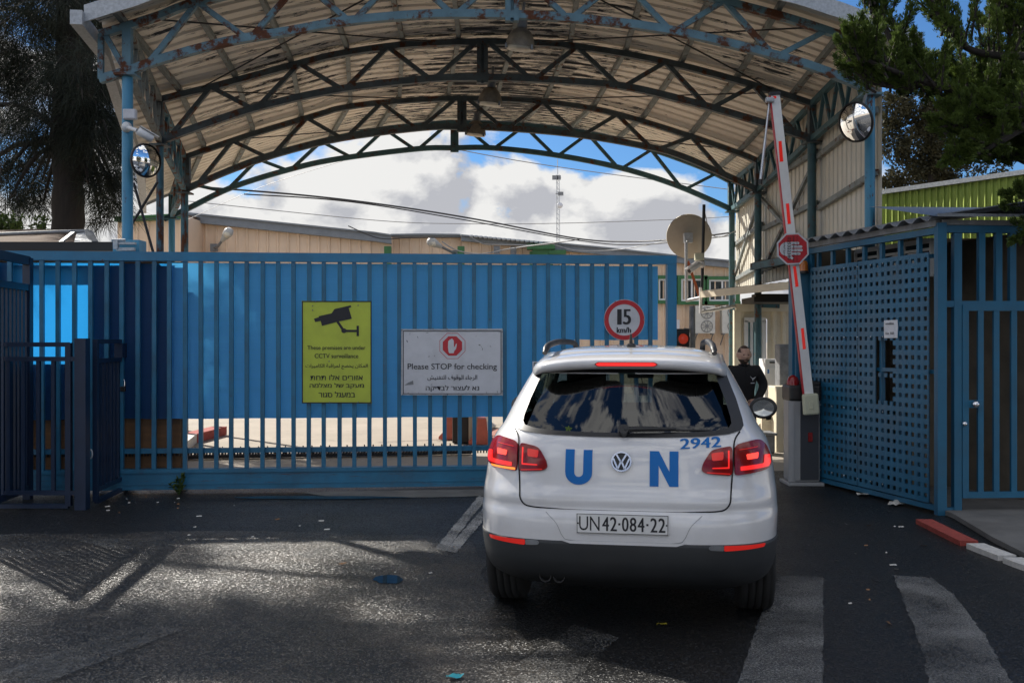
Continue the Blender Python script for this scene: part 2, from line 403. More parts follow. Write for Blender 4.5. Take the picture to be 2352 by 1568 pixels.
m_buzz = M('short_cropped_hair', (.075, .048, .036), .85, var=.3, scale=60)
m_hair = M('dark_hair', (.018, .014, .012), .8, var=.3, scale=60)
m_dish = M('satellite_dish_paint', (.40, .36, .29), .55, var=.08, scale=4, dirt=.2)
m_orange = M('orange_brace_paint', (.45, .11, .035), .55, var=.15)
m_needles = M('dry_needle_litter', (.11, .07, .045), .95, var=.5, scale=30, bump=.8)
m_windowglass = M('dark_window_glass', (.03, .04, .045), .06, var=.1)
m_tealglass = M('teal_reflection_glass', (.16, .30, .33), .08, var=.2)  # teal of the reflection put into the glass colour
m_acwhite = M('air_conditioner_casing', (.62, .60, .54), .5, var=.06, dirt=.15)
m_acdark = M('air_conditioner_fan', (.22, .22, .21), .5, var=.2)
def m_translucent(name, col, transl, amt, banded=True):
    m = bpy.data.materials.new(name); m.use_nodes = True; t = NT(m)
    nz = t.noise(1.5, 5, .6, stretch=(1, 1, 3)); fine = t.noise(1.0, 1, .5, stretch=(.2, .2, 60))
    c = t.mix(t.ramp(nz, .3, .7), tuple(x * .78 for x in col), tuple(min(1, x * 1.12) for x in col))
    c = t.mix(t.ramp(fine, .40, .6), c, tuple(x * .9 for x in col)); t.l(c, t.p.inputs['Base Color'])
    t.p.inputs['Roughness'].default_value = .4; t.p.inputs['Specular IOR Level'].default_value = .35
    tr = t.n('ShaderNodeBsdfTranslucent'); tr.inputs[0].default_value = (*transl, 1)
    ms = t.n('ShaderNodeMixShader'); ms.inputs[0].default_value = amt
    t.l(t.p.outputs[0], ms.inputs[1]); t.l(tr.outputs[0], ms.inputs[2]); t.l(ms.outputs[0], t.out.inputs['Surface'])
    return m
m_sheet = m_translucent('blue_polycarbonate', (.085, .40, 1.0), (.11, .54, 1.0), .5)
m_sheetdark = m_translucent('darker_blue_polycarbonate', (.018, .09, .27), (.03, .40, .98), .5)  # darker blue for the left sheet
def m_glass_tint(name, col, gl=.1):
    m = bpy.data.materials.new(name); m.use_nodes = True; t = NT(m)
    tr = t.n('ShaderNodeBsdfTransparent'); tr.inputs[0].default_value = (*col, 1)
    g = t.n('ShaderNodeBsdfGlossy'); g.inputs['Roughness'].default_value = .01
    geo = t.n('ShaderNodeNewGeometry'); dt = t.n('ShaderNodeVectorMath', operation='DOT_PRODUCT'); t.l(geo.outputs['Normal'], dt.inputs[0]); t.l(geo.outputs['Incoming'], dt.inputs[1])
    fr = t.math('POWER', t.math('SUBTRACT', 1.0, t.math('ABSOLUTE', dt.outputs['Value'])), 5.0)
    ms = t.n('ShaderNodeMixShader'); t.l(t.math('ADD', t.math('MULTIPLY', fr, .95), gl + .045, True), ms.inputs[0])
    t.l(tr.outputs[0], ms.inputs[1]); t.l(g.outputs[0], ms.inputs[2]); t.l(ms.outputs[0], t.out.inputs['Surface'])
    return m
m_cglass = m_glass_tint('tinted_car_glass', (.26, .33, .325), .05)
m_clearglass = m_glass_tint('windscreen_glass', (.70, .78, .75), .02)
# ceiling sheets with flaking beige paint
def make_roof_mat():
    m = bpy.data.materials.new('flaking_beige_roof_sheets'); m.use_nodes = True; t = NT(m)
    base = t.mix(t.ramp(t.noise(1.2, 5), .3, .7), (.82, .75, .65), (.90, .84, .74))
    n = t.noise(2.0, 9, .74, stretch=(1.0, 6.5, 1.0)); big = t.noise(.30, 3, .5, off=(2.3, .4, 1))
    tcn = t.n('ShaderNodeTexCoord'); sp = t.n('ShaderNodeSeparateXYZ'); t.l(tcn.outputs['Object'], sp.inputs[0])
    cen = t.math('MULTIPLY', t.math('ABSOLUTE', sp.outputs[0]), -.034)
    d = t.math('ADD', t.math('ADD', n, t.math('MULTIPLY', t.math('SUBTRACT', big, .5), .5)), cen)
    peel = t.ramp(d, .463, .478); lip = t.ramp(d, .438, .45)
    bare = t.mix(t.noise(6, 5), (.035, .04, .045), (.13, .13, .13))
    c = t.mix(lip, base, (.70, .66, .58)); c = t.mix(peel, c, bare)
    rustn = t.ramp(t.noise(1.6, 7, .7, off=(5, 1, 2)), .66, .71); c = t.mix(rustn, c, (.22, .09, .03))
    t.l(c, t.p.inputs['Base Color']); t.p.inputs['Roughness'].default_value = .7
    t.bump(peel, .25, .004)
    return m
m_roof = make_roof_mat()
# road: dark stones in binder, each stone with its own facet and tone
def make_asphalt(name, dark, light, frac, stone, k, rough, sc, warm_patch):
    m = bpy.data.materials.new(name); m.use_nodes = True; t = NT(m)
    tcn = t.n('ShaderNodeTexCoord'); big = t.noise(.55, 6, .6); mid = t.noise(2.2, 6, .65, off=(3, 1, 0))
    vo = t.n('ShaderNodeTexVoronoi'); vo.inputs['Scale'].default_value = sc; t.l(tcn.outputs['Object'], vo.inputs['Vector'])
    sp = t.n('ShaderNodeSeparateColor'); t.l(vo.outputs['Color'], sp.inputs[0])
    c = t.mix(t.ramp(big, .35, .65), dark, light)
    c = t.mix(t.math('MULTIPLY', t.ramp(mid, .46, .66), .8), c, warm_patch)
    c = t.mix(t.ramp(sp.outputs[0], 1 - frac, 1 - frac * .35), c, stone)
    c = t.mix(t.ramp(vo.outputs['Distance'], .42, .62), c, (.006, .006, .006))
    t.l(c, t.p.inputs['Base Color'])
    t.l(t.math('ADD', t.math('MULTIPLY', t.ramp(big, .40, .62), -.12), rough), t.p.inputs['Roughness'])
    t.p.inputs['Specular IOR Level'].default_value = .5
    v1 = t.n('ShaderNodeVectorMath', operation='SUBTRACT'); t.l(vo.outputs['Color'], v1.inputs[0]); v1.inputs[1].default_value = (.5, .5, .5)
    v2 = t.n('ShaderNodeVectorMath', operation='MULTIPLY'); t.l(v1.outputs[0], v2.inputs[0]); v2.inputs[1].default_value = (k, k, 0)
    geo = t.n('ShaderNodeNewGeometry'); v3 = t.n('ShaderNodeVectorMath', operation='ADD'); t.l(geo.outputs['Normal'], v3.inputs[0]); t.l(v2.outputs[0], v3.inputs[1])
    v4 = t.n('ShaderNodeVectorMath', operation='NORMALIZE'); t.l(v3.outputs[0], v4.inputs[0])
    bp = t.n('ShaderNodeBump'); bp.inputs['Strength'].default_value = .5; bp.inputs['Distance'].default_value = .02; t.l(t.noise(20, 5, .7), bp.inputs['Height']); t.l(v4.outputs[0], bp.inputs['Normal'])
    t.l(bp.outputs[0], t.p.inputs['Normal'])
    return m
m_asphalt = make_asphalt('asphalt', (.006, .006, .0064), (.012, .0118, .0112), .14, (.06, .058, .054), .8, .50, 105, (.019, .017, .014))
m_sunasphalt = make_asphalt('gritty_sunlit_asphalt', (.014, .0132, .012), (.030, .027, .0235), .36, (.24, .22, .187), 1.15, .47, 105, (.105, .082, .058))  # paler, warmer asphalt: sunlight put into its colour and patches
def make_worn(name, col, thr=.5, sc=75):
    m = bpy.data.materials.new(name); m.use_nodes = True; t = NT(m)
    big = t.noise(1.6, 5, .6, off=(8, 2, 0)); n = t.noise(sc, 6, .75); grit = t.noise(95, 3, .7)
    d = t.math('ADD', n, t.math('MULTIPLY', t.math('SUBTRACT', big, .5), .55))
    k = t.ramp(d, thr - .10, thr + .14)
    c = t.mix(t.noise(6, 4), tuple(x * .7 for x in col), col); t.l(c, t.p.inputs['Base Color'])
    tr = t.n('ShaderNodeBsdfTransparent'); ms = t.n('ShaderNodeMixShader'); t.l(t.math('MULTIPLY', k, .92), ms.inputs[0]); t.l(tr.outputs[0], ms.inputs[1]); t.l(t.p.outputs[0], ms.inputs[2]); t.l(ms.outputs[0], t.out.inputs['Surface'])
    t.p.inputs['Roughness'].default_value = .55
    t.bump(t.math('ADD', grit, n), .8, .008)
    return m
m_worn = make_worn('worn_white_road_paint', (.31, .305, .29), .49)
m_line = make_worn('worn_white_line_paint', (.62, .60, .56), .46)
m_faintpatch = make_worn('faint_paint_and_sunpatch', (.22, .215, .20), .57)
def make_yard():
    m = bpy.data.materials.new('pale_concrete_yard'); m.use_nodes = True; t = NT(m)
    c = t.mix(t.ramp(t.noise(.5, 6, .6), .3, .7), (.30, .26, .205), (.40, .345, .28)); c = t.mix(t.ramp(t.noise(3, 6), .62, .75), c, (.20, .17, .13))
    t.l(c, t.p.inputs['Base Color']); t.p.inputs['Roughness'].default_value = .8; t.bump(t.noise(40, 4), .3, .006); return m
m_yard = make_yard()
def make_puddle():
    m = bpy.data.materials.new('standing_water'); m.use_nodes = True; t = NT(m)
    t.p.inputs['Base Color'].default_value = (.012, .012, .012, 1); t.p.inputs['Roughness'].default_value = .03; t.p.inputs['IOR'].default_value = 1.33
    t.bump(t.noise(9, 2), .03, .004); return m
m_puddle = make_puddle()
def make_carpaint():
    m = bpy.data.materials.new('white_car_paint'); m.use_nodes = True; t = NT(m)
    geo = t.n('ShaderNodeNewGeometry')
    d = t.ramp(t.noise(5, 8, .7), .42, .8)
    c = t.mix(t.math('MULTIPLY', d, .22), (.69, .69, .70), (.40, .36, .31)); c = t.mix(geo.outputs['Backfacing'], c, (.02, .02, .02)); t.l(c, t.p.inputs['Base Color'])
    t.p.inputs['Roughness'].default_value = .28; t.p.inputs['Coat Weight'].default_value = 1.0; t.p.inputs['Coat Roughness'].default_value = .02
    return m
m_car = make_carpaint()
m_cladding = M('dark_grey_bumper_plastic', (.027, .030, .033), .55, var=.12, scale=5, dirt=.15)
m_seam = M('panel_gap', (.006, .006, .007), .8, var=0)
m_blue = M('blue_vinyl_letters', (.004, .14, .45), .4, var=.04, spec=.25)
m_interior = M('dark_car_interior', (.012, .013, .014), .8, var=.2)
def m_leaf(name, dark, light, rough=.6, transl=.25, sc=.8):
    m = bpy.data.materials.new(name); m.use_nodes = True; t = NT(m)
    c = t.mix(t.ramp(t.noise(sc, 4, .6), .35, .65), dark, light); c = t.mix(t.ramp(t.noise(14, 2), .4, .7), c, tuple(x * 1.25 for x in light)); t.l(c, t.p.inputs['Base Color'])
    t.p.inputs['Roughness'].default_value = rough; t.p.inputs['Specular IOR Level'].default_value = .25
    tr = t.n('ShaderNodeBsdfTranslucent'); t.l(c, tr.inputs[0]); ms = t.n('ShaderNodeMixShader'); ms.inputs[0].default_value = transl
    t.l(t.p.outputs[0], ms.inputs[1]); t.l(tr.outputs[0], ms.inputs[2]); t.l(ms.outputs[0], t.out.inputs['Surface']); return m
m_casuarina = m_leaf('casuarina_needles', (.010, .014, .011), (.024, .030, .020))
m_juniper = m_leaf('juniper_scales', (.010, .024, .008), (.095, .14, .028), transl=.3)
m_conifer = m_leaf('dull_conifer_needles', (.022, .025, .012), (.06, .055, .028))
m_shrubleaf = m_leaf('green_leaves', (.03, .06, .015), (.09, .13, .03))
# ================================================================ ground
def sheet(name, poly, z, mat, div=None):
    mb = MB()
    if div:
        x0 = min(p[0] for p in poly); x1 = max(p[0] for p in poly); y0 = min(p[1] for p in poly); y1 = max(p[1] for p in poly)
        mb.fill2d([poly], lambda x, y: Vector((x, y, z)), step=div)
    else: mb.fill2d([poly], lambda x, y: Vector((x, y, z)))
    return tag(build(name, mb, mat), kind='structure')
sheet('ground', [(-700, -250), (700, -250), (700, 1400), (-700, 1400)], -0.012, m_yard)
sheet('asphalt_road', [(-45, -90), (45, -90), (45, 12.9), (5.5, 13.0), (0, 13.3), (-4.2, 13.2), (-45, 13.2)], 0.0, m_asphalt)
def gpoly(pts): return [(G(x, y).x, G(x, y).y) for x, y in pts]
def jag(poly, amp, step, seed):
    r = random.Random(seed); out = []
    for a, b in zip(poly, poly[1:] + poly[:1]):
        a, b = Vector(a), Vector(b); n = max(1, int((b - a).length / step))
        for k in range(n): out.append(a.lerp(b, k / n) + Vector((r.uniform(-amp, amp), r.uniform(-amp, amp))))
    return [tuple(p) for p in out]
sheet('sunlit_asphalt', jag([(-14, -6), (.9, -6), (1.15, 1), (.55, 3.6), (.25, 5.0), (-.1, 6.6), (-.35, 8.6), (-2.2, 8.95), (-4.6, 8.75), (-7, 9.1), (-14, 9.0)], .05, .25, 9), .0025, m_sunasphalt)  # lighter sheet that brightens the sunlit left foreground by colour
# worn road paint, and a wedge of sunlight painted as a pale patch
for k, (pts, mt) in enumerate([
    ([(1100, 1139), (1118, 1145), (1022, 1266), (998, 1262)], m_line),
    ([(1118, 1160), (1140, 1160), (1048, 1271), (1022, 1266)], m_line),
    ([(160, 1238), (760, 1241), (1010, 1248), (1048, 1262), (1040, 1271), (700, 1266), (250, 1262)], m_faintpatch),
    ([(1793, 1325), (1890, 1327), (1890, 1640), (1675, 1640), (1700, 1560), (1740, 1430)], m_worn),
    ([(2050, 1324), (2140, 1330), (2190, 1370), (2260, 1460), (2340, 1600), (2140, 1600), (2120, 1500), (2085, 1410)], m_worn),
    ([(1320, 1440), (1420, 1470), (1240, 1640), (1030, 1640)], m_faintpatch),
    ([(320, 1440), (420, 1450), (-60, 1640), (-260, 1640)], m_faintpatch),  # pale diagonal streak across the left foreground
    ([(-20, 1232), (60, 1229), (160, 1278), (-20, 1296)], m_faintpatch)]):  # wedge of sunlight on the asphalt, put in as pale colour
    sheet('marking_and_sunpatch', jag(gpoly(pts), .008, .06, k), .0065 + .0018 * k, mt)
# damp strip of newer tarmac along the gate, thin puddles
sheet('concrete_strip', jag(gpoly([(690, 1131), (830, 1126), (1120, 1117), (1340, 1112), (1340, 1130), (1120, 1139), (940, 1143), (760, 1141)]), .015, .12, 3), .004, m_pave)
def puddle(label, x, y, rx, ry, seed):
    r = random.Random(seed); lp = []
    for k in range(40):
        a = 2 * math.pi * k / 40; q = 1 + .28 * mnoise.noise(Vector((math.cos(a) * 1.6, math.sin(a) * 1.6, seed)))
        lp.append((x + rx * q * math.cos(a), y + ry * q * math.sin(a)))
    o = sheet('puddle', gpoly(lp), .006, m_puddle); return o
puddle('', 893, 1331, 34, 10, 1); puddle('', 720, 1143, 190, 4, 4)
# pavement on the right with its painted kerb
pv = gpoly([(2188, 1190), (2150, 1176)]) + [(4.6, 11.3), (30, 12.8), (30, 1.5), (10, 3.2), (6.2, 5.3)] + gpoly([(2520, 1352), (2420, 1318), (2352, 1283), (2280, 1246)])
mb = MB(); mb.prism([Vector((x, y, .05)) for x, y in pv], Vector((0, 0, -.045))); tag(build('pavement', mb, m_pave), kind='structure')
kl = catmull([Vector((*gpoly([p])[0], 0)) for p in [(2122, 1202), (2170, 1226), (2226, 1253), (2300, 1282), (2362, 1306), (2450, 1335), (2560, 1378)]], 5)
def kerb(pts, name, label, mat):
    t = MB(); t.sweep([p + Vector((0, 0, .018)) for p in pts], .15, .05, (0, 0, 1)); o = build(name, t, mat, loc=pts[len(pts) // 2]); return tag(o, label, 'kerb', 'painted kerb stones along the pavement')
kerb(kl[:11], 'kerb_stone', 'worn red painted kerb stone in front of the blue entrance cage', m_kerbred)
kerb(kl[11:17], 'kerb_stone', 'white painted kerb stone following the red one at the right edge', m_kerbwhite)
kerb(kl[17:], 'kerb_stone', 'farther right white kerb stone cut by the photo edge', m_kerbwhite)
# kerb inside the gate on the left
a, b, c = G(360, 1075), G(432, 1016), G(472, 1003)
for p, q, mt, lb in ((a, a.lerp(b, .5), m_kerbred, 'red kerb stone nearest the sliding gate, seen between bars'), (a.lerp(b, .52), b, m_kerbwhite, 'white kerb stone between two red ones behind the gate'), (b.lerp(c, .04), c + Vector((.1, .5, 0)), m_kerbred, 'red kerb stone at the far turn behind the gate bars')):
    t = MB(); t.sweep([p + Vector((0, 0, .07)), q + Vector((0, 0, .07))], .28, .15, (0, 0, 1)); tag(build('kerb_stone', t, mt, loc=p), lb, 'kerb', 'painted kerb stones inside the gate')
# fallen litter, each a crumpled little piece on the road
def scrap(name, label, cat, x, y, w, h, mat, seed, group=None):
    r = random.Random(seed); c = G(x, y); mb = MB(); n = 5
    rows = []
    an = r.uniform(0, 3.1)
    for i in range(n):
        row = []
        for j in range(4):
            u, v = (i / (n - 1) - .5) * w, (j / 3 - .5) * h * (1 - .5 * abs(i / (n - 1) - .5))
            row.append(c + Vector((u * math.cos(an) - v * math.sin(an), u * math.sin(an) + v * math.cos(an), .012 + r.uniform(0, .35) * min(w, h))))
        rows.append(row)
    mb.grid(rows); return tag(build(name, mb, mat, loc=c), label, cat, group)
m_teal = M('teal_packet', (.03, .33, .40), .4, var=.2, scale=60); m_yleaf = M('yellow_leaf', (.42, .34, .03), .6, var=.2, scale=40); m_bleaf = M('brown_leaf', (.24, .12, .05), .7, var=.3, scale=40)
m_litter = M('pale_litter', (.55, .53, .48), .6, var=.2, scale=40)
scrap('candy_wrapper', 'small teal and white wrapper lying on the asphalt at the bottom edge', 'wrapper', 1045, 1559, .085, .05, m_teal, 1)
scrap('leaf', 'yellow fallen leaf in the shadow behind the car', 'leaf', 1520, 1438, .06, .03, m_yleaf, 2)
scrap('leaf', 'brown fallen leaf on the asphalt left of the car', 'leaf', 787, 1298, .07, .03, m_bleaf, 3)
scrap('paper_bag', 'crumpled pale paper at the foot of the perforated screen', 'paper', 2060, 1160, .22, .12, m_litter, 4)
scrap('paper_bag', 'small white crumpled paper under the middle of the perforated screen', 'paper', 1981, 1140, .14, .08, m_litter, 5)
rl = random.Random(21); mbl = MB()
for (x0, x1, y0, y1, n) in ((1800, 2150, 1150, 1300, 20), (220, 760, 1150, 1240, 14), (1830, 2250, 1300, 1440, 12), (780, 1110, 1150, 1420, 5), (240, 420, 1140, 1180, 16)):
    for i in range(n):
        c = G(rl.uniform(x0, x1), rl.uniform(y0, y1)); l = rl.choice((.008, .012, .016, .026)); a = rl.uniform(0, 3.14)
        d = Vector((math.cos(a), math.sin(a), 0)) * l; e = Vector((-d.y, d.x, 0)) * .35
        mbl.add([c - d - e + Vector((0, 0, .006)), c + d - e + Vector((0, 0, .006)), c + d + e + Vector((0, 0, .014)), c - d + e + Vector((0, 0, .012))], [(0, 1, 2, 3)], rl.choice((0, 0, 1)))
tag(build('scattered_litter', mbl, [m_litter, m_bleaf]), 'scattered cigarette ends and tiny scraps on the dark asphalt', 'litter', kind='stuff')
# ================================================================ canopy over the gateway
TB = [(230, 183), (300, 162), (377, 135), (520, 97), (667, 72), (784, 51), (917, 38), (1027, 33), (1184, 35), (1317, 43), (1451, 57), (1568, 76), (1701, 107), (1834, 143), (1935, 180), (2005, 212)]
TT = [(230, 80), (280, 65), (367, 37), (450, 7), (667, -40), (917, -66), (1184, -66), (1451, -46), (1567, -22), (1668, 5), (1801, 40), (1901, 72), (1990, 104)]
B2 = [(364, 327), (450, 293.6), (600, 245), (784, 205), (984, 182), (1107, 179), (1217, 182), (1417, 197), (1568, 230), (1734, 277), (1868, 321)]
T2 = [(367, 230), (434, 213.5), (514, 193.5), (700, 143.5), (784, 124), (917, 105), (1061, 98), (1184, 98), (1317, 107), (1514, 140), (1708, 190), (1868, 240)]
B3 = [(423, 437), (520, 395), (634, 355), (784, 318), (970, 294), (1067, 292), (1157, 295), (1311, 308), (1464, 333), (1568, 360), (1741, 437)]
T3 = [(430, 360), (567, 313), (734, 263), (784, 249), (890, 235), (1050, 227), (1231, 233), (1394, 257), (1568, 308), (1701, 354), (1741, 371)]
B4 = [(377, 504), (430, 480), (534, 430), (674, 387), (784, 364), (960, 342), (1044, 340), (1130, 340), (1267, 355), (1418, 384), (1551, 425), (1678, 480)]
T4 = [(392, 447), (447, 424), (584, 368), (724, 328), (867, 299), (1014, 284), (1044, 283), (1181, 287), (1334, 304), (1478, 338), (1611, 385), (1683, 420)]
ZT = [11.9, 14.5, 17.2, 19.9]
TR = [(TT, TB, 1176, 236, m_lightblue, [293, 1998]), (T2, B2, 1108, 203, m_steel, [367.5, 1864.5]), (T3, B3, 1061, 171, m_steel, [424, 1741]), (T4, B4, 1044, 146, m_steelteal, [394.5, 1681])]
canopy = thing('canopy', 'arched steel canopy with flaking beige sheets spanning the gateway', 'canopy', P(1176, 784, 12) * 1 - Vector((0, 0, CAMH)))
def line3(poly, Zc, n=5): return catmull([PP(x, y, Zc) for x, y in poly], n)
def at(poly, x, Zc): return PP(x, lerp_poly(poly, x), Zc)
NRM = Vector((-.05, 1, 0)).normalized()
for (tt, tb, kx, pan, mt, cols), Zc in zip(TR, ZT):
    mb = MB(); w = .085
    mb.sweep(line3(tt, Zc), w, .09, NRM); mb.sweep(line3(tb, Zc), w + .01, .09, NRM)
    tr = build('truss', mb, mt, canopy)
    # king post of two channels
    mb = MB(); top = at(tt, kx, Zc); bot = at(tb, kx, Zc)
    for d in (-.05, .05): mb.bar(bot + Vector((d, 0, -.08)), top + Vector((d, 0, .05)), .062, .10, NRM)
    mb.bar(bot + Vector((0, .02, -.08)), top + Vector((0, .02, .05)), .05, .05, NRM); build('king_post', mb, mt, tr)
    # end posts
    xl, xr = max(tt[0][0], tb[0][0]), min(tt[-1][0], tb[-1][0])
    for xe in (cols[0], cols[1]):
        xe2 = min(max(xe, xl), xr); mb = MB(); mb.bar(at(tb, xe2, Zc), at(tt, xe2, Zc), .10, .10, NRM); build('end_post', mb, mt, tr)
    if Zc == ZT[0]:
        for (xa, ta, xb, tb_) in ((232, tt, 232, tb), (240, tt, 290, tb), (1940, tt, 2003, tb)):
            mb = MB(); mb.bar(at(ta, xa, Zc), at(tb_, xb, Zc), .06, .06, NRM); build('end_diagonal', mb, mt, tr)
    # zigzag web
    k = 0
    for sgn in (-1, 1):
        j = 0
        while True:
            x0 = kx + sgn * (14 + pan * j); xm = kx + sgn * (14 + pan * (j + .5)); x1 = kx + sgn * (14 + pan * (j + 1))
            lim = xl if sgn < 0 else xr
            def ok(x): return x > lim + 2 if sgn < 0 else x < lim - 2
            for (xa, pa, xb, pb) in ((x0, tt, xm - sgn * 5, tb), (xm + sgn * 5, tb, x1, tt)):
                if ok(xa) and ok(xb):
                    mb = MB(); mb.bar(at(pa, xa, Zc), at(pb, xb, Zc), .062, .062, NRM); build('diagonal', mb, mt, tr)
            j += 1
            if not ok(x1): break
# columns
COLP = []
for i, ((tt, tb, kx, pan, mt, cols), Zc) in enumerate(zip(TR, ZT)):
    for s, cx in enumerate(cols):
        x = min(max(cx, tb[0][0]), tb[-1][0])
        top = PP(cx, lerp_poly(tb, x), Zc); COLP.append(top); base = Vector((top.x, top.y, 0))
        r = .062 if i != 1 or s else .052
        mb = MB(); mb.tube([base, top + Vector((0, 0, -.05))], r, 16)
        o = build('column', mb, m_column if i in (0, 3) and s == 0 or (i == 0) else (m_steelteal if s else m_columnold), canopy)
        m2 = MB(); m2.box(top + Vector((0, 0, -.055)), (.24, .24, .025)); build('head_plate', m2, mt, o)
        m2 = MB(); m2.box(base + Vector((0, 0, .012)), (.26, .26, .024)); build('base_plate', m2, mt, o)
# arched roof of corrugated sheets
def prof(i, f):
    tt = TR[i][0]; x = tt[0][0] + f * (tt[-1][0] - tt[0][0]); Zc = ZT[i]
    if f < 0: s = (tt[1][1] - tt[0][1]) / (tt[1][0] - tt[0][0]); y = tt[0][1] + s * (x - tt[0][0])
    elif f > 1: s = (tt[-1][1] - tt[-2][1]) / (tt[-1][0] - tt[-2][0]); y = tt[-1][1] + s * (x - tt[-1][0])
    else: y = SM[i][min(len(SM[i]) - 1, int(f * 400))]
    return PP(x, y, Zc)
SM = []
for i in range(4):
    tt = TR[i][0]; cv = catmull([Vector((x, y, 0)) for x, y in tt], 12); ys = []
    for k in range(401):
        x = tt[0][0] + k / 400 * (tt[-1][0] - tt[0][0])
        ys.append(lerp_poly([(p.x, p.y) for p in cv], x))
    SM.append(ys)
FA = [.002, -.055, -.075, -.045]; FB = [1.036, 1.03, 1.02, 1.012]
def roofpt(g, t):
    # g 0..1 across the arch, t = depth coordinate: -.2 (front edge) .. 3.15 (back edge)
    i = min(max(int(math.floor(t)), 0), 2); u = t - i
    pa, pb = (prof(j, FA[j] + g * (FB[j] - FA[j])) for j in (i, i + 1))
    if t < 0:
        d = prof(0, FA[0] + g * (FB[0] - FA[0])); e = prof(1, FA[0] + g * (FB[0] - FA[0]))
        q = pa + Vector((0, 1, 0)) * (2.6 * t)
    else: q = pa + (pb - pa) * u
    return q
NA = 72; rows = []; ts = []
ribs = 36
for k in range(ribs):
    t0 = -.17 + (3.14 + .17) * k / ribs; dt = (3.14 + .17) / ribs
    for a, h in ((0, 0), (.62, 0), (.70, 1), (.92, 1)): ts.append((t0 + dt * a, h))
ts.append((3.14, 0))
for t, h in ts:
    row = []
    for a in range(NA + 1):
        p = roofpt(a / NA, t); row.append(p + Vector((0, 0, .125 + .032 * h)))
    rows.append(row)
mb = MB(); mb.grid(rows, 0, False)
o = build('roof_sheet', mb, m_roof, canopy)
# front flashing, side gutter, back edge
def edge(t, up, dn, th, out):
    m = MB(); ps = [roofpt(a / NA, t) + Vector((0, out, .125)) for a in range(NA + 1)]
    loop = []
    for p in ps: loop.append([p + Vector((0, -th, up)), p + Vector((0, th, up)), p + Vector((0, th, -dn)), p + Vector((0, -th, -dn))])
    m.grid(loop, 0, False, True); m.add(loop[0], [(0, 1, 2, 3)]); m.add(loop[-1], [(3, 2, 1, 0)]); return m
build('front_flashing', edge(-.17, .06, .13, .012, -.03), m_galv, canopy)
build('back_flashing', edge(3.14, .05, .05, .012, .03), m_galvdark, canopy)
for g, nm in ((0, 'gutter'), (1, 'gutter')):
    ps = [roofpt(g, -.22 + 3.4 * k / 8) + Vector((-.05 if g == 0 else .05, 0, .02)) for k in range(9)]
    m = MB(); m.sweep(ps, .13, .16, (0, 0, 1)); build('gutter', m, m_galv if g == 0 else m_galvdark, canopy)
# purlins under the sheets
for k in range(12):
    f = .03 + .0855 * k; m = MB()
    ps = []
    for j in range(4):
        ps.append(prof(j, f) + Vector((0, 0, .085)))
    ps = [ps[0] + (ps[0] - ps[1]).normalized() * .38] + ps + [ps[-1] + (ps[-1] - ps[-2]).normalized() * .35]
    m.sweep(ps, .065, .075, (0, 0, 1)); build('purlin', m, m_purlin, canopy)
# wind bracing rods
for (i, fa, j, fb) in ((0, .06, 1, .42), (1, .06, 0, .42), (0, .58, 1, .94), (1, .58, 0, .94), (1, .05, 2, .4), (2, .60, 1, .95), (2, .08, 3, .4), (3, .55, 2, .95)):
    m = MB(); m.tube([prof(i, fa) + Vector((0, 0, .02)), prof(j, fb) + Vector((0, 0, .02))], .011, 6); build('bracing_rod', m, m_black, canopy)
# lattice girders between column heads, both sides
def lattice(ia, ib, s, mt):
    (ta, ba), (tb_, bb) = (TR[ia][0], TR[ia][1]), (TR[ib][0], TR[ib][1])
    ca, cb = TR[ia][5][s], TR[ib][5][s]
    def e(tt, c, Zc): return PP(c, lerp_poly(tt, min(max(c, tt[0][0]), tt[-1][0])), Zc)
    A, B, C, D = e(ta, ca, ZT[ia]), e(ba, ca, ZT[ia]), e(tb_, cb, ZT[ib]), e(bb, cb, ZT[ib])
    m = MB(); m.bar(A, C, .07, .08); m.bar(B, D, .07, .08); g = build('side_girder', m, mt, canopy)
    n = 4
    for k in range(n):
        q = MB(); q.bar(A.lerp(C, k / n), B.lerp(D, (k + .5) / n), .045, .045); q.bar(B.lerp(D, (k + .5) / n), A.lerp(C, (k + 1) / n), .045, .045); build('girder_web', q, mt, g)
for i in range(3):
    lattice(i, i + 1, 0, m_columnold if i else m_purlin); lattice(i, i + 1, 1, m_steelteal)
# right hand side wall of upright ribbed sheets, with girts and braces
rc = [COLP[1], COLP[3], COLP[5], COLP[7]]
plan = [Vector((p.x + .13, p.y, 0)) for p in rc]; plan = [plan[0] + (plan[0] - plan[1]).normalized() * .05] + plan[1:3] + [plan[3] + (plan[3] - plan[2]).normalized() * .3]
tops = [prof(i, .992).z + .13 for i in range(4)]
mb = MB()
for i in range(3):
    a, b = plan[i], plan[i + 1]; L = (b - a).length; nrib = int(L / .19); d = (b - a) / nrib; nn = Vector((d.y, -d.x, 0)).normalized()
    pts = []
    for k in range(nrib):
        for u, h in ((0, 0), (.66, 0), (.76, .035), (.90, .035)): pts.append((a + d * (k + u) + nn * h, (k + u) / nrib))
    pts.append((b, 1))
    lo = []; hi = []
    for p, u in pts:
        zt = tops[i] + (tops[i + 1] - tops[i]) * u; lo.append(Vector((p.x, p.y, 2.72))); hi.append(Vector((p.x, p.y, zt)))
    mb.grid([lo, hi], 0, False)
sw = build('side_wall', mb, m_beige, canopy)
for z in (4.52, 3.76, 3.05):
    for i in range(3):
        q = MB(); a, b = plan[i] + Vector((-.05, .05, z)), plan[i + 1] + Vector((-.05, -.05, z - .1)); q.bar(a, b, .06, .075); build('girt', q, m_purlin, sw)
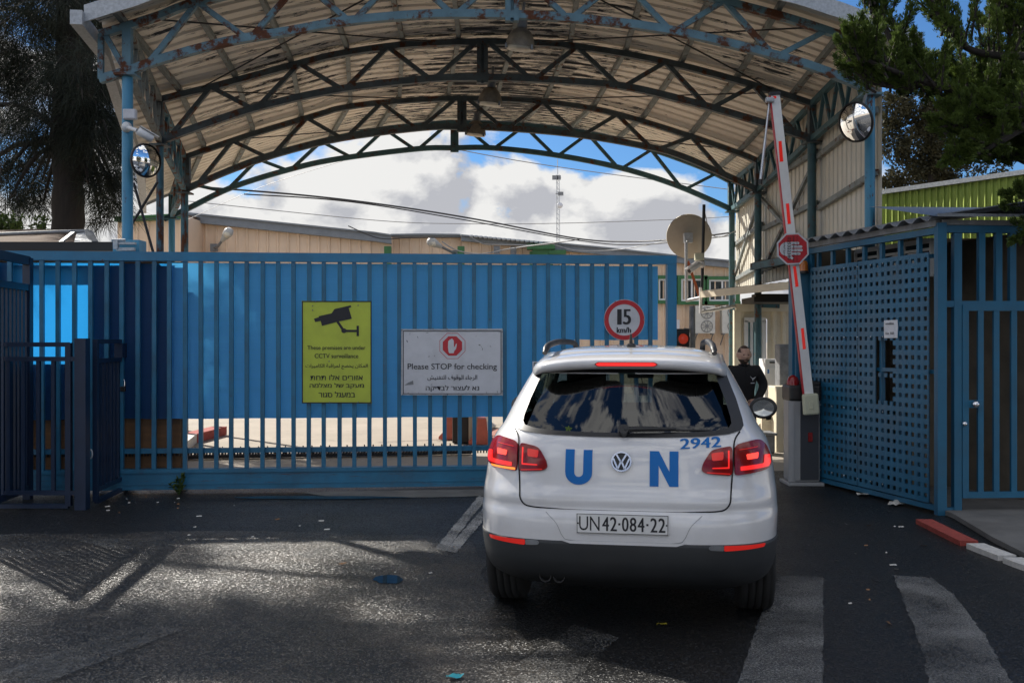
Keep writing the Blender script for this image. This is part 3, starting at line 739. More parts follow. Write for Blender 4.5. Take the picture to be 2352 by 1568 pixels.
for i, (za, zb) in ((1, (4.4, 2.9)), (1, (2.9, 4.2)), (2, (4.3, 2.9))):
    q = MB(); q.bar(plan[i] + Vector((-.07, 0, za)), plan[i + 1] + Vector((-.07, 0, zb)), .05, .06); build('wall_brace', q, m_purlin, sw)
# left rear hanging panel of the canopy
# ---------------------------------------------------------------- bell lamps under the ridge
def bell_lamp(x, y, Zc, r, label):
    # x,y = centre of the open rim
    c = PP(x, y, Zc); t = thing('bell_lamp', label, 'lamp', c, group='bell lamps hanging under the canopy')
    k = r
    ax = Vector((.10, -.10, 1)).normalized()
    m = MB(); m.lathe([(k, 0), (k * 1.0, k * .10), (k * .97, k * .3), (k * .86, k * .7), (k * .66, k * 1.05), (k * .38, k * 1.25), (k * .30, k * 1.3)], c, ax, 28); m.lathe([(k * .98, 0.002), (k * .95, k * .3), (k * .84, k * .69), (k * .5, k * 1.1), (0.001, k * 1.2)], c, ax, 28); sh = build('lamp_shade', m, m_shadepaint, t)
    m = MB(); m.lathe([(k * .96, .01), (k * .90, -.025), (.001, -.04)], c, ax, 24); build('lamp_glass', m, m_lampglass, t)
    m = MB(); m.lathe([(k * .32, k * 1.27), (k * .36, k * 1.35), (k * .34, k * 1.9), (k * .42, k * 1.95), (k * .42, k * 2.1), (.001, k * 2.1)], c, ax, 18); m.tube([c + ax * k * 2.0, c + ax * k * 3.0], .02, 8); build('lamp_housing', m, m_galvdark, t)
    for a in (0.4, 2.5, 4.6):
        e1 = ax.cross(Vector((0, 1, 0))).normalized(); e2 = ax.cross(e1); d = e1 * math.cos(a) + e2 * math.sin(a)
        m = MB(); m.box(c + d * k * 1.0, (.03, .03, .06)); build('clip', m, m_galvdark, sh)
bell_lamp(1194, 110, 12.4, .185, 'largest dusty bell lamp, hanging nearest, behind the front truss')
bell_lamp(1125, 238, 15.0, .182, 'middle dusty bell lamp, under the second truss')
bell_lamp(1092, 309, 17.3, .18, 'smallest bell lamp, farthest, hanging against the sky')
# ================================================================ sliding gate
GA, GB = 11.5, .085
def GP(x, y, off=0.0):
    k = (x - CX) / F; Z = (GA + off) / (1 - GB * k); return P(x, y, Z)
GT = Vector((1, GB, 0)).normalized(); GN = Vector((GB, -1, 0)).normalized()   # along, towards the camera
def gx(X, z, off=0.0): return Vector((X, GA + off + GB * X, z))
XL, XR = -7.4, GP(1552, 700).x
ZTOP, ZB0, ZB1 = 2.70, .045, .262
gate = thing('sliding_gate', 'long blue sliding gate of upright bars backed with blue plastic sheet', 'gate', gx(0, 0))
def hbar(mb, z0, z1, xa, xb, dep, off=0.0, mi=0): mb.bar(gx(xa, (z0 + z1) / 2, off), gx(xb, (z0 + z1) / 2, off), z1 - z0 if False else dep, z1 - z0, (0, 0, 1), mi); return mb
m = MB(); hbar(m, 2.60, ZTOP, XL, XR, .10); build('top_rail', m, m_gate, gate)
m = MB(); hbar(m, ZB0, ZB1, XL, XR, .10); hbar(m, ZB1 - .03, ZB1 + .012, XL, XR - .05, .13); hbar(m, .10, .115, XL, XR, .112); build('bottom_beam', m, m_gatebeam, gate)
m = MB(); hbar(m, .445, .50, XL, XR - .1, .05, .03); build('lower_rail', m, m_gatebar, gate)
m = MB(); m.bar(gx(XR - .055, ZB1 + .014), gx(XR - .055, 2.598), .10, .11, GT); build('end_post', m, m_gate, gate)
x = XR - .30; first = None
while x > XL:
    m = MB(); xx = x + rnd.uniform(-.006, .006)
    m.bar(gx(xx, ZB1 + .014, -.02), gx(xx + rnd.uniform(-.006, .006), 2.598, -.02), .042, .046, GT); build('bar', m, m_gatebar, gate); x -= .1705
# rack under the lower rail
m = MB(); xx = XL
while xx < XR - .15:
    m.box(gx(xx, .425, .07), (.016, .02, .03)); xx += .034
hbar(m, .438, .447, XL, XR - .12, .03, .07); build('gear_rack', m, m_black, gate)
# plastic sheets on the inside of the bars, slightly wavy
def wavy(xa, xb, z0, z1, off, mat, name, seed, amp=.008):
    rows = []; n = int((xb - xa) / .05); mz = 16
    for j in range(mz + 1):
        z = z0 + (z1 - z0) * j / mz; row = []
        for i in range(n + 1):
            X = xa + (xb - xa) * i / n
            e = amp * mnoise.noise(Vector((X * 1.7, z * 1.1, seed)))
            zz = z + (.012 * mnoise.noise(Vector((X * 2.2, seed, 0))) if j == 0 else 0)
            row.append(gx(X, zz, off + e))
        rows.append(row)
    q = MB(); q.grid(rows); return build(name, q, mat, gate)
XS = GP(385, 700).x
wavy(XS, GP(1320, 700).x, .83, 2.585, .03, m_sheet, 'plastic_sheet', 1)
wavy(GP(1320, 700).x, GP(1512, 700).x, 1.72, 2.58, .036, m_sheet, 'plastic_sheet', 2)
wavy(XL, XS + .05, .83, 2.575, .045, m_sheetdark, 'plastic_sheet', 3)
# ---------------------------------------------------------------- signs fixed to the gate
def plate(name, label, cat, quad, th, off, mat, mat2=None):
    c = [GP(x, y, off) for x, y in quad]; o = sum(c, Vector()) / 4
    t = thing(name, label, cat, Vector((o.x, o.y, c[0].z)))
    m = MB(); m.prism(c, -GN * th); build('sign_plate', m, mat, t); return t
def frame_loops(x0, y0, x1, y1, w): return [[(x0, y0), (x1, y0), (x1, y1), (x0, y1)], [(x0 + w, y0 + w), (x1 - w, y0 + w), (x1 - w, y1 - w), (x0 + w, y1 - w)]]
OFF = -.075
def dec(k=1): return lambda x, y, q=0: GP(x, y, OFF - .003 * k - .0006 * q)
cc = plate('camera_warning_sign', 'tall yellow green sign with a black camera picture and three languages', 'sign', [(693, 690.5), (853, 692), (854, 926.5), (694, 925.5)], .012, OFF, m_signyellow)
m = MB(); m.fill2d(frame_loops(693.3, 691, 853.6, 926, 2.6), dec()); build('black_border', m, m_ink, cc)
def zz(x, y): return (1150 + x * .38265) / 1.7415, (1150 + y * .38265) / 1.7415
pic = MB()
cp = [zz(*p) for p in [(276, 325), (325, 310), (327, 298), (462, 268), (490, 224), (662, 185), (667, 205), (640, 213), (673, 325), (530, 355), (360, 400), (347, 348), (288, 360)]]
pic.fill2d([cp], dec(1.5))
pic.fill2d([[zz(*p) for p in [(512, 362), (536, 352), (590, 430), (568, 446)]]], dec(1.2))
pic.fill2d([[zz(590 + 27 * math.cos(a * .3), 450 + 25 * math.sin(a * .3)) for a in range(21)]], dec(1.8))
pic.fill2d([[zz(*p) for p in [(600, 440), (725, 440), (725, 464), (600, 464)]]], dec(2.1))
pic.fill2d([[zz(*p) for p in [(722, 398), (747, 398), (747, 507), (722, 507)]]], dec(2.4)); build('camera_picture', pic, m_ink, cc)
def zl(mb, body, x0, x1, y0, y1, bold=0.0, k=1.5):
    a, b = zz(x0, y0), zz(x1, y1); letter(mb, body, a[0], b[0], a[1], b[1], dec(k), bold=bold)
w = MB(); zl(w, 'These premises are under', 208, 815, 606, 662, .12); zl(w, 'CCTV surveillance', 284, 740, 690, 736, .12)
zl(w, arabic('المكان يخضع لمراقبة الكاميرات'), 188, 838, 795, 852, .15)
zl(w, hebrew('אזורים אלו תחת'), 240, 786, 907, 966, .2); zl(w, hebrew('מעקב של מצלמה'), 232, 798, 996, 1058, .3); zl(w, hebrew('במעגל סגור'), 325, 706, 1084, 1146, .3); build('lettering', w, m_ink, cc)
def bolt_(u, v, k, par, r=1.5):
    m = MB(); c = GP(u, v, OFF - .003 * k); s = r * c.y / F; m.lathe([(s, 0), (s * .8, .005), (.0005, .007)], c, GN, 9); build('bolt', m, m_galvdark, par)
for x, y in ((293, 150), (738, 186), (438, 1197), (738, 1197), (262, 192), (262, 236), (434, 770)): bolt_(*zz(x, y), 2, cc)
st = plate('stop_sign', 'white board asking to stop for checking, with a red octagon and hand', 'sign', [(922, 756), (1154, 754.5), (1155, 908), (921, 907)], .014, OFF, m_signwhite)
m = MB(); m.fill2d(frame_loops(925.5, 759.5, 1151.5, 904.5, 1.6), dec()); build('black_border', m, m_ink, st)
m = MB(); m.fill2d(frame_loops(921.5, 755.5, 1154.7, 907.2, 2.6), dec(2)); build('metal_edge', m, m_galv, st)
def octo(cx, cy, r, ph=22.5): return [(cx + r * math.cos(R(ph + 45 * k)), cy + r * math.sin(R(ph + 45 * k))) for k in range(8)]
ocx, ocy = zz(1724, 609)
m = MB(); m.fill2d([octo(ocx, ocy, 32), octo(ocx, ocy, 30.9)], dec(1.2)); m.fill2d([octo(ocx, ocy, 24)], dec(1.2)); build('red_octagon', m, m_red, st)
hand = [(1690, 686), (1738, 684), (1742, 664), (1762, 640), (1768, 610), (1770, 586), (1762, 584), (1750, 614), (1740, 622), (1738, 560), (1734, 546), (1728, 546), (1725, 536), (1718, 532), (1711, 536), (1708, 542), (1700, 540), (1694, 546), (1693, 552), (1686, 552), (1680, 562), (1677, 620), (1682, 664)]
m = MB(); m.fill2d([[zz(*p) for p in hand]], dec(2)); build('white_hand', m, m_signwhite, st)
w = MB(); zl(w, 'Please STOP for checking', 1256, 2188, 792, 872, .12); zl(w, arabic('الرجاء الوقوف للتفتيش'), 1463, 1982, 912, 972, .15); zl(w, hebrew('נא לעצור לבדיקה'), 1446, 2002, 1020, 1088, .25); build('lettering', w, m_ink, st)
# scratches and chipped paint of the white board
m = MB(); rs = random.Random(4)
m.fill2d([[zz(*p) for p in [(1222, 1020), (1262, 992), (1312, 970), (1318, 1012)]]], dec(1.1))
for k in range(26):
    x, y = rs.uniform(1225, 2225), rs.choice((rs.uniform(455, 620), rs.uniform(620, 1100), rs.uniform(1085, 1102))); a = rs.uniform(0, 3.1); l = rs.uniform(6, 24); h = rs.uniform(2, 6)
    if 1560 < x < 1880 and y < 780: continue
    dx, dy = math.cos(a) * l, math.sin(a) * l
    m.fill2d([[zz(x - dx, y - dy), zz(x + h, y - h), zz(x + dx, y + dy), zz(x - h, y + h)]], dec(1.1))
build('paint_chips', m, m_galvdark, st)
for x, y in ((1195, 446), (2250, 462), (1205, 1116), (2246, 1082), (1668, 430), (1672, 1118), (1520, 428)): bolt_(*zz(x, y), 3, st)
# speed limit
sc_ = GP(1434, 734, OFF); sp_ = thing('speed_limit_sign', 'round white sign with a red ring reading 15 kilometres per hour', 'sign', sc_)
def circ(cx, cy, r, n=48): return [(cx + r * math.cos(2 * math.pi * k / n), cy + r * math.sin(2 * math.pi * k / n)) for k in range(n)]
m = MB(); m.prism([GP(x, y, OFF) for x, y in circ(1434, 734.5, 47)], -GN * .01); build('sign_plate', m, m_signwhite, sp_)
m = MB(); m.fill2d([circ(1434, 734.5, 46), circ(1434, 734.5, 36)], dec()); build('red_ring', m, m_red, sp_)
w = MB(); letter(w, '1', 1418.5, 1427, 710, 745, dec(1.5), bold=.9); letter(w, '5', 1432, 1448.5, 710, 745, dec(1.5), bold=1.2); letter(w, 'km/h', 1417, 1449, 751, 764, dec(1.5), bold=.6); build('lettering', w, m_ink, sp_)
for x, y in ((1389, 734), (1479, 734), (1413, 692)): bolt_(x, y, 2, sp_, 1.6)
th = plate('notice_board', 'white board with a dark border half hidden behind the car roof', 'sign', [(1223, 830), (1400, 830), (1400, 950), (1223, 950)], .012, OFF, m_signwhite)
m = MB(); m.fill2d(frame_loops(1226, 832.5, 1397, 947, 1.8), dec()); build('black_border', m, m_ink, th)
# guide roller bracket on the first canopy column
br = thing('gate_guide', 'blue steel guide box with a galvanised roller bracket on the column', 'bracket', GP(303, 577, .25))
c = GP(298, 567, .30); m = MB(); m.box(c, (.30, .22, .14)); m.box(c + Vector((.02, .02, -.16)), (.18, .18, .3)); build('box', m, m_column, br)
m = MB(); c2 = GP(267, 566, .10); m.box(c2 + Vector((0, 0, .02)), (.05, .06, .10)); m.box(c2 + Vector((.1, .02, .035)), (.22, .06, .025)); m.box(c2 + Vector((.1, .02, -.03)), (.2, .05, .035)); m.tube([c2 + Vector((-.05, 0, .07)), c2 + Vector((.1, 0, .07))], .018, 8); build('roller_bracket', m, m_galv, br)
db = GP(0, 566, .35); m = MB(); m.bar(GP(-160, 567, .42), GP(262, 567, .42), .12, .105, (0, 0, 1)); tag(build('steel_beam', m, m_blacksteel, loc=db), 'long black steel beam running level above the left of the gate', 'beam')
# spike strip across the lane
sp0, sp1 = G(395, 1054), G(1082, 1042)
t = thing('spike_strip', 'black strip of upright tyre spikes across the lane behind the gate', 'spike strip', sp0)
m = MB(); m.bar(sp0 + Vector((0, 0, .03)), sp1 + Vector((0, 0, .03)), .14, .05); build('base_strip', m, m_black, t)
n = 34
for k in range(n):
    p = sp0.lerp(sp1, (k + .5) / n); m = MB(); m.prism([p + Vector((-.02, 0, .05)), p + Vector((.02, 0, .05)), p + Vector((.012, 0, .16)), p + Vector((-.004, 0, .17))], Vector((0, .012, 0))); build('spike', m, m_blacksteel, t)
# ================================================================ the white car
CARY = R(9.5)
car = thing('car', 'white sport utility car with blue UN letters and lit brake lights waiting at the gate', 'car', (0.629, 5.66, 0), -CARY)
HW = [(.20, .80), (.30, .865), (.36, .885), (.45, .90), (.55, .908), (.62, .912), (.70, .915), (.80, .908), (.90, .898), (1.0, .886), (1.08, .868), (1.13, .845), (1.17, .815), (1.22, .79), (1.30, .757), (1.40, .71), (1.50, .658), (1.55, .628), (1.60, .58), (1.63, .52), (1.655, .42), (1.668, .30), (1.675, .12)]
V0 = [(.20, .42), (.30, .14), (.36, .06), (.45, .015), (.55, .0), (.62, .0), (.70, .008), (.728, .034), (.75, .030), (.785, .026), (.868, .060), (.90, .066), (1.0, .088), (1.10, .125), (1.15, .152), (1.20, .192), (1.30, .275), (1.40, .36), (1.50, .445), (1.55, .49), (1.60, .56), (1.63, .66), (1.655, .85), (1.668, 1.15), (1.675, 1.55)]
VF = [(.20, 4.15), (.40, 4.38), (.60, 4.42), (.85, 4.36), (.95, 4.15), (1.02, 3.75), (1.08, 3.38), (1.15, 3.20), (1.30, 2.92), (1.50, 2.55), (1.60, 2.3), (1.655, 1.98), (1.675, 1.65)]
LR, NS = .9, 4.0
def hw(w): return pchip(HW, w)
def SR(u, w, off=0.0):
    """point of the tail surface at side offset u and height w"""
    def v(u, w):
        q = min(abs(u) / hw(w), .9995); return pchip(V0, w) + LR * (1 - (1 - q ** NS) ** (1 / NS))
    p = Vector((u, v(u, w), w))
    if off:
        e = .004
        a = Vector((2 * e, v(u + e, w) - v(u - e, w), 0)); b = Vector((0, v(u, w + e) - v(u, w - e), 2 * e))
        n = b.cross(a).normalized()
        if n.y > 0: n = -n
        p += n * off
    return p
def ring(w, grow=0.0, n=96):
    h = hw(w) + grow; v0 = pchip(V0, w) - grow; vf = pchip(VF, w) + grow; lr = min(LR, (vf - v0) * .45); lf = min(1.0, (vf - v0) * .45); out = []
    q = n // 4
    def se(t): return math.sin(t) ** (2 / NS), math.cos(t) ** (2 / NS)
    seq = []
    for k in range(q + 1):      # rear centre to right side
        s, c = se(math.pi / 2 * k / q); seq.append((h * s, v0 + lr * (1 - c)))
    m = 10
    for k in range(1, m): seq.append((h, v0 + lr + (vf - lf - v0 - lr) * k / m))
    for k in range(q + 1):
        s, c = se(math.pi / 2 * (1 - k / q)); seq.append((h * s, vf - lf * (1 - c)))
    left = [(-a, b) for a, b in reversed(seq[1:-1])]
    return [Vector((a, b, w)) for a, b in seq + left]
def bridge(rings, keep=None, mi=0, caps=False):
    m = MB(); n = len(rings[0])
    m.v = [p for r in rings for p in r]
    for i in range(len(rings) - 1):
        for k in range(n):
            k2 = (k + 1) % n; f = [i * n + k, i * n + k2, (i + 1) * n + k2, (i + 1) * n + k]
            c = (m.v[f[0]] + m.v[f[1]] + m.v[f[2]] + m.v[f[3]]) / 4
            if keep and not keep(c, i, k): continue
            m.f.append(f); m.mi.append(mi); m.sm.append(True)
    if caps:
        m.f.append(list(range(n))[::-1]); m.mi.append(mi); m.sm.append(False)
        o = (len(rings) - 1) * n; m.f.append([o + k for k in range(n)]); m.mi.append(mi); m.sm.append(True)
    return m
WCUT = .556
ws = [WCUT + (1.14 - WCUT) * k / 26 for k in range(27)] + [1.14 + (1.525 - 1.14) * k / 16 for k in range(1, 17)] + [1.54, 1.555, 1.57, 1.585, 1.60, 1.615, 1.63, 1.643, 1.655, 1.662, 1.668, 1.672, 1.675]
# windows cut from the shell
WIN = [(-.672, 1.176), (-.60, 1.160), (-.45, 1.148), (-.2, 1.141), (0, 1.139), (.2, 1.141), (.45, 1.148), (.60, 1.160), (.672, 1.176), (.690, 1.20), (.686, 1.235), (.655, 1.35), (.615, 1.46), (.596, 1.515), (.585, 1.528), (-.585, 1.528), (-.596, 1.515), (-.615, 1.46), (-.655, 1.35), (-.686, 1.235), (-.690, 1.20)]
def inpoly(p, poly):
    x, y = p; r = False; j = len(poly) - 1
    for i in range(len(poly)):
        xi, yi = poly[i]; xj, yj = poly[j]
        if (yi > y) != (yj > y) and x < (xj - xi) * (y - yi) / (yj - yi) + xi: r = not r
        j = i
    return r
def cls(c):
    u, v, w = c
    if 1.14 < w < 1.525:
        if v < pchip(V0, w) + .55 and inpoly((u * 1.07, 1.335 + (w - 1.335) * 1.085), WIN): return 'rear'
        if v > pchip(VF, w) - .75 and abs(u) < hw(w) * .93 and w > 1.17: return 'front'
        if abs(u) > hw(w) * .985 and pchip(V0, w) + .62 < v < pchip(VF, w) - .75 and 1.17 < w < 1.50: return 'side'
    return 'body'
rings = [ring(w) for w in ws]
def arch_cut(o, grow):
    me = o.data; bm = bmesh.new(); bm.from_mesh(me)
    # wheel arches: push lower edge faces out of the way by deleting what lies within the arch radius
    dele = []
    for f in bm.faces:
        c = f.calc_center_median()
        for wy in (.87, 3.47):
            if (c.y - wy) ** 2 + (c.z - .35) ** 2 < (.40 + grow) ** 2 and abs(c.x) > .70: dele.append(f); break
    bmesh.ops.delete(bm, geom=dele, context='FACES'); bm.to_mesh(me); bm.free()
body = build('body', bridge(rings, lambda c, i, k: cls(c) == 'body', caps=False), m_car, car, local=True)
# close the roof
m = MB(); r_ = rings[-1]; m.v = list(r_); m.f = [list(range(len(r_)))]; m.mi = [0]; m.sm = [True]
roofcap = build('roof_panel', m, m_car, body, local=True)
for nm, mt in (('front', m_clearglass), ('side', m_cglass)):
    build('windscreen' if nm == 'front' else 'side_glass', bridge(rings, lambda c, i, k: cls(c) == nm), mt, car, local=True)
# dark lower cladding with the bumper
cw = [.21 + (WCUT - .21) * k / 18 for k in range(19)]
cl = bridge([ring(w, .004) for w in cw] + [ring(WCUT + .001, -.006)])
clad = build('bumper', cl, m_cladding, car, local=True); arch_cut(clad, 0); arch_cut(body, 0)
m = MB(); rr = ring(.215, -.02); m.v = rr; m.f = [list(range(len(rr)))]; m.mi = [0]; m.sm = [False]; build('underbody', m, m_blacksteel, car, local=True)
def patch(outline, off, step=.03, th=.0, side=0):
    m = MB(); m.fill2d([outline], lambda x, y: SR(x, y, off), 0, step, True)
    if th:
        n = len(outline); a = [SR(x, y, off) for x, y in outline]; b = [SR(x, y, off - th) for x, y in outline]
        m.grid([a, b], 0, False, True)
    return m
def dense(poly, closed=True, step=.02):
    out = []; L = len(poly)
    for i in range(L if closed else L - 1):
        a, b = Vector(poly[i]), Vector(poly[(i + 1) % L]); n = max(1, int((b - a).length / step))
        out += [tuple(a.lerp(b, k / n)) for k in range(n)]
    if not closed: out.append(tuple(poly[-1]))
    return out
def rounded(poly, r=.02, n=4):
    out = []; L = len(poly)
    for i in range(L):
        p0, p, p1 = Vector(poly[i - 1]), Vector(poly[i]), Vector(poly[(i + 1) % L])
        a = p + (p0 - p).normalized() * min(r, (p0 - p).length * .45); b = p + (p1 - p).normalized() * min(r, (p1 - p).length * .45)
        for k in range(n + 1):
            t = k / n; out.append(tuple(a * (1 - t) ** 2 + p * 2 * t * (1 - t) + b * t * t))
    return out
# raised panel of the white lower bumper around the number plate
def shrink(poly, k, cx=0, cy=1.335): return [(cx + (x - cx) * (1 - k), cy + (y - cy) * (1 - k * 2.0)) for x, y in poly]
def shrinkx(poly, kx=.10, ky=.055, cy=1.335): return [(x * (1 - kx), cy + (y - cy) * (1 - ky * 2)) for x, y in poly]
# the glass bows evenly from side to side and meets the body along its outline
def SG(u, w, off=0.0):
    ue = pchip([(1.13, .66), (1.20, .69), (1.235, .686), (1.35, .655), (1.46, .615), (1.53, .59)], w); b = SR(ue, w).y - pchip(V0, w)
    return Vector((u, pchip(V0, w) + b * (u / ue) ** 2 - off, w + off * .6))
# rear window: black border ring + tinted pane
m = MB(); m.fill2d([dense(WIN), dense(shrinkx(WIN, .105, .06))], lambda x, y: SR(x, y, .006), 0, None, True)
wf = build('rear_window', m, m_black, car, local=True)
m = MB(); m.fill2d([dense(shrinkx(WIN, .06, .03))], lambda x, y: SG(x, y, .001), 0, .05, True); build('pane', m, m_cglass, wf, local=True)
# panel gaps
def seam(pts, wd, off=.0022):
    m = MB(); pts = [Vector(p) for p in catmull([Vector((x, y, 0)) for x, y in pts], 8)]; rows = []
    for i, p in enumerate(pts):
        t = (pts[min(i + 1, len(pts) - 1)] - pts[max(i - 1, 0)]).normalized(); n = Vector((-t.y, t.x, 0)) * wd / 2
        rows.append([SR(p.x + n.x, p.y + n.y, off), SR(p.x - n.x, p.y - n.y, off)])
    m.grid(rows); return m
half = [(.668, 1.172), (.632, 1.12), (.622, 1.0), (.612, .90), (.606, .83), (.60, .785), (.575, .752), (.53, .740), (.42, .735), (.30, .731)]
full = [(x, y) for x, y in half] + [(.1, .730), (-.1, .730)] + [(-x, y) for x, y in reversed(half)]
build('tailgate_gap', seam(full, .009), m_seam, car, local=True)
# lit tail lamps
def mir(poly, s): return [(x * s, y) for x, y in poly]
for s, lab in ((-1, 'left'), (1, 'right')):
    OUTER = rounded([(.629, 1.099), (.70, 1.113), (.775, 1.121), (.815, 1.09), (.845, 1.02), (.848, .985), (.832, .957), (.74, .943), (.626, .932)], .028)
    INNER = rounded([(.615, 1.096), (.612, .932), (.47, .944), (.440, .962), (.448, 1.0), (.492, 1.068), (.52, 1.08)], .025)
    tl = build('tail_lamp', patch(dense(mir(OUTER, s)), .014, .03, .02), m_redlens, car, local=True)
    def on(poly, mt, nm, off=.0165, rd=.006): build(nm, patch(dense(mir(rounded(poly, rd), s), True, .015), off, .03), mt, tl, local=True)
    on([(.835, 1.03), (.838, .985), (.822, .968), (.655, .958), (.655, .982), (.79, .990), (.797, 1.035)], m_redon, 'light_guide')
    on([(.690, 1.045), (.762, 1.052), (.757, 1.020), (.695, 1.016)], m_redhot, 'brake_light')
    on([(.65, 1.072), (.76, 1.083), (.76, 1.079), (.65, 1.068)], m_reflector, 'light_line')
    if s < 0: on([(.633, .952), (.80, .956), (.79, .946), (.633, .939)], m_amberon, 'indicator', .017, .003)
    il = build('tail_lamp', patch(dense(mir(INNER, s)), .012, .03, .016), m_redlens, car, local=True)
    tl2 = tl; tl = il
    on([(.598, 1.07), (.596, .972), (.50, .972), (.50, .978), (.588, .981), (.588, 1.07)], m_redon, 'light_guide', .0145, .004)
    on([(.495, 1.056), (.565, 1.064), (.562, 1.02), (.50, 1.014)], m_reflector, 'reversing_light', .0145, .01)
    on([(.47, .955), (.60, .946), (.60, .940), (.47, .949)], m_reflector, 'light_line', .0145, .003)
    # lower reflectors in the bumper
    rf = build('bumper_reflector', patch(dense(mir(rounded([(.565, .552), (.80, .549), (.79, .530), (.565, .522)], .008), s)), .010, .03, .006), m_reflector, car, local=True)
    build('fog_lamp', patch(dense(mir(rounded([(.562, .552), (.492, .553), (.478, .540), (.488, .528), (.562, .523)], .008), s)), .010, .03, .006), m_galvdark, rf, local=True)
    m = MB(); rt = [Vector((s * .535, .66, 1.625)), Vector((s * .53, .72, 1.66)), Vector((s * .525, .86, 1.68)), Vector((s * .515, 1.3, 1.698)), Vector((s * .50, 2.0, 1.692)), Vector((s * .50, 2.28, 1.665)), Vector((s * .50, 2.34, 1.61))]
    m.tube(catmull(rt, 5), [.016] * 3 + [.021] * 26 + [.012] * 2, 10); build('roof_rail', m, m_black, car, local=True)
    # door mirror
    mm = MB(); cz = Vector((s * 1.012, 2.88, 1.145))
    prof_ = [(.001, .13), (.055, .125), (.095, .09), (.112, .04), (.114, .0), (.105, -.014), (.09, -.012)]
    mm.lathe([(r, h) for r, h in prof_], (0, 0, 0), (0, 1, 0), 28)
    mm.v = [Vector((p.x * 1.0, p.y, p.z * .80 + (.01 * s * p.x))) + cz for p in mm.v]; mm.box(Vector((s * .90, 2.92, 1.09)), (.16, .05, .035)); mi_ = build('door_mirror', mm, m_black if s > 0 else m_car, car, local=True)
    m2 = MB(); m2.lathe([(.088, -.014), (.05, -.012), (.001, -.011)], (0, 0, 0), (0, 1, 0), 28); m2.v = [Vector((p.x, p.y, p.z * .78)) + cz for p in m2.v]; build('mirror_glass', m2, m_doormirror, mi_, local=True)
# spoiler with the high brake light
rows = []
for k in range(41):
    u = -.612 + 1.224 * k / 40; q = abs(u) / .64; dv = .55 * (1 - (1 - q ** 4) ** .25) if q < 1 else .3; dz = -.05 * (abs(u) / .62) ** 3; e_ = max(0, (abs(u) - .53) / .08); dv += .10 * e_ * e_; dz -= .012 * e_ * e_
    sec = [(.98, 1.648), (.75, 1.641), (.55, 1.622), (.42, 1.603), (.375, 1.590), (.362, 1.575), (.368, 1.548), (.385, 1.534), (.46, 1.528), (.60, 1.545)]
    rows.append([Vector((u, v + dv, w + dz * (1 if v < .8 else .6))) for v, w in sec])
m = MB(); m.grid(rows); m.add(rows[0], [tuple(range(10))]); m.add(rows[-1], [tuple(reversed(range(10)))]); spo = build('spoiler', m, m_car, car, local=True)
m = MB(); lp = rounded([(-.185, 1.562), (-.165, 1.572), (.165, 1.572), (.185, 1.562), (.168, 1.551), (-.168, 1.551)], .006)
m.fill2d([dense(lp)], lambda x, y: Vector((x, .3565 + .15 * (abs(x) / .64) ** 4, y)), 0, .02); m2 = MB(); m2.fill2d([[(x * 1.04, 1.561 + (y - 1.561) * 1.35) for x, y in dense(lp)]], lambda x, y: Vector((x, .360 + .15 * (abs(x) / .64) ** 4, y)), 0, .02)
hb = build('high_brake_light', m2, m_redlens, spo, local=True); build('lit_strip', m, m_redon, hb, local=True)
# emblem
em = Vector((-.012, pchip(V0, 1.005), 1.005)); t_ = Vector((0, .004, 0)); ux = Vector((1, 0, 0)); uz = Vector((0, (pchip(V0, 1.05) - pchip(V0, .96)) / .09, 1)).normalized(); un = ux.cross(uz)
def EM(x, y, k=0): return em + ux * x + uz * y + un * (.010 + k)
if un.y > 0: un = -un
eb = MB(); eb.prism([EM(.058 * math.cos(2 * math.pi * k / 40), .058 * math.sin(2 * math.pi * k / 40), -.014) for k in range(40)], un * .016); emb = build('emblem', eb, m_black, car, local=True)
er = MB(); er.fill2d([circ(0, 0, .0585), circ(0, 0, .050)], lambda x, y: EM(x, y, .006)); er.grid([[EM(.0585 * math.cos(2 * math.pi * k / 40), .0585 * math.sin(2 * math.pi * k / 40), h) for k in range(40)] for h in (.006, -.012)], 0, True, True)
def stroke(mb, a, b, w): 
    a, b = Vector(a), Vector(b); n = (b - a).normalized(); n = Vector((-n.y, n.x)) * w / 2; q = [a + n, b + n, b - n, a - n]; mb.prism([EM(p.x, p.y, .002) for p in q], un * .005)
for a, b in (((-.028, .040), (-.002, -.004)), ((.028, .040), (.002, -.004)), ((-.046, .018), (-.020, -.043)), ((.046, .018), (.020, -.043)), ((-.020, -.043), (0, .004)), ((.020, -.043), (0, .004))): stroke(er, a, b, .0095)
build('badge_lettering', er, m_chrome, emb, local=True)
# number plate
pc = Vector((-.002, -.006, .664)); pl = MB(); pl.box(pc, (.525, .012, .118), bev=.004); pt = build('number_plate', pl, m_white, car, local=True)
def PL(x, y, k=0): return Vector((pc.x + x, pc.y - .0075 - .0004 * k, pc.z - y))
w = MB(); yy0, yy1 = -.040, .040
for ch, x0, x1, bd in (('U', -.245, -.193, .0), ('N', -.183, -.128, .0), ('4', -.112, -.076, .0016), ('2', -.067, -.031, .0016), ('0', .000, .035, .0016), ('8', .044, .079, .0016), ('4', .088, .124, .0016), ('2', .160, .196, .0016), ('2', .205, .241, .0016)): letter(w, ch, x0, x1, yy0, yy1, PL, bold=bd)
for x in (-.016, .142): w.fill2d([[(x - .006, -.006), (x + .006, -.006), (x + .006, .006), (x - .006, .006)]], PL)
w.fill2d([frame_loops(-.258, -.055, .258, .055, .004)[0], frame_loops(-.258, -.055, .258, .055, .003)[1]], PL)
for x in (-.251, .249): w.fill2d([circ(x, 0, .005, 10)], PL)
build('lettering', w, m_ink, pt, local=True)
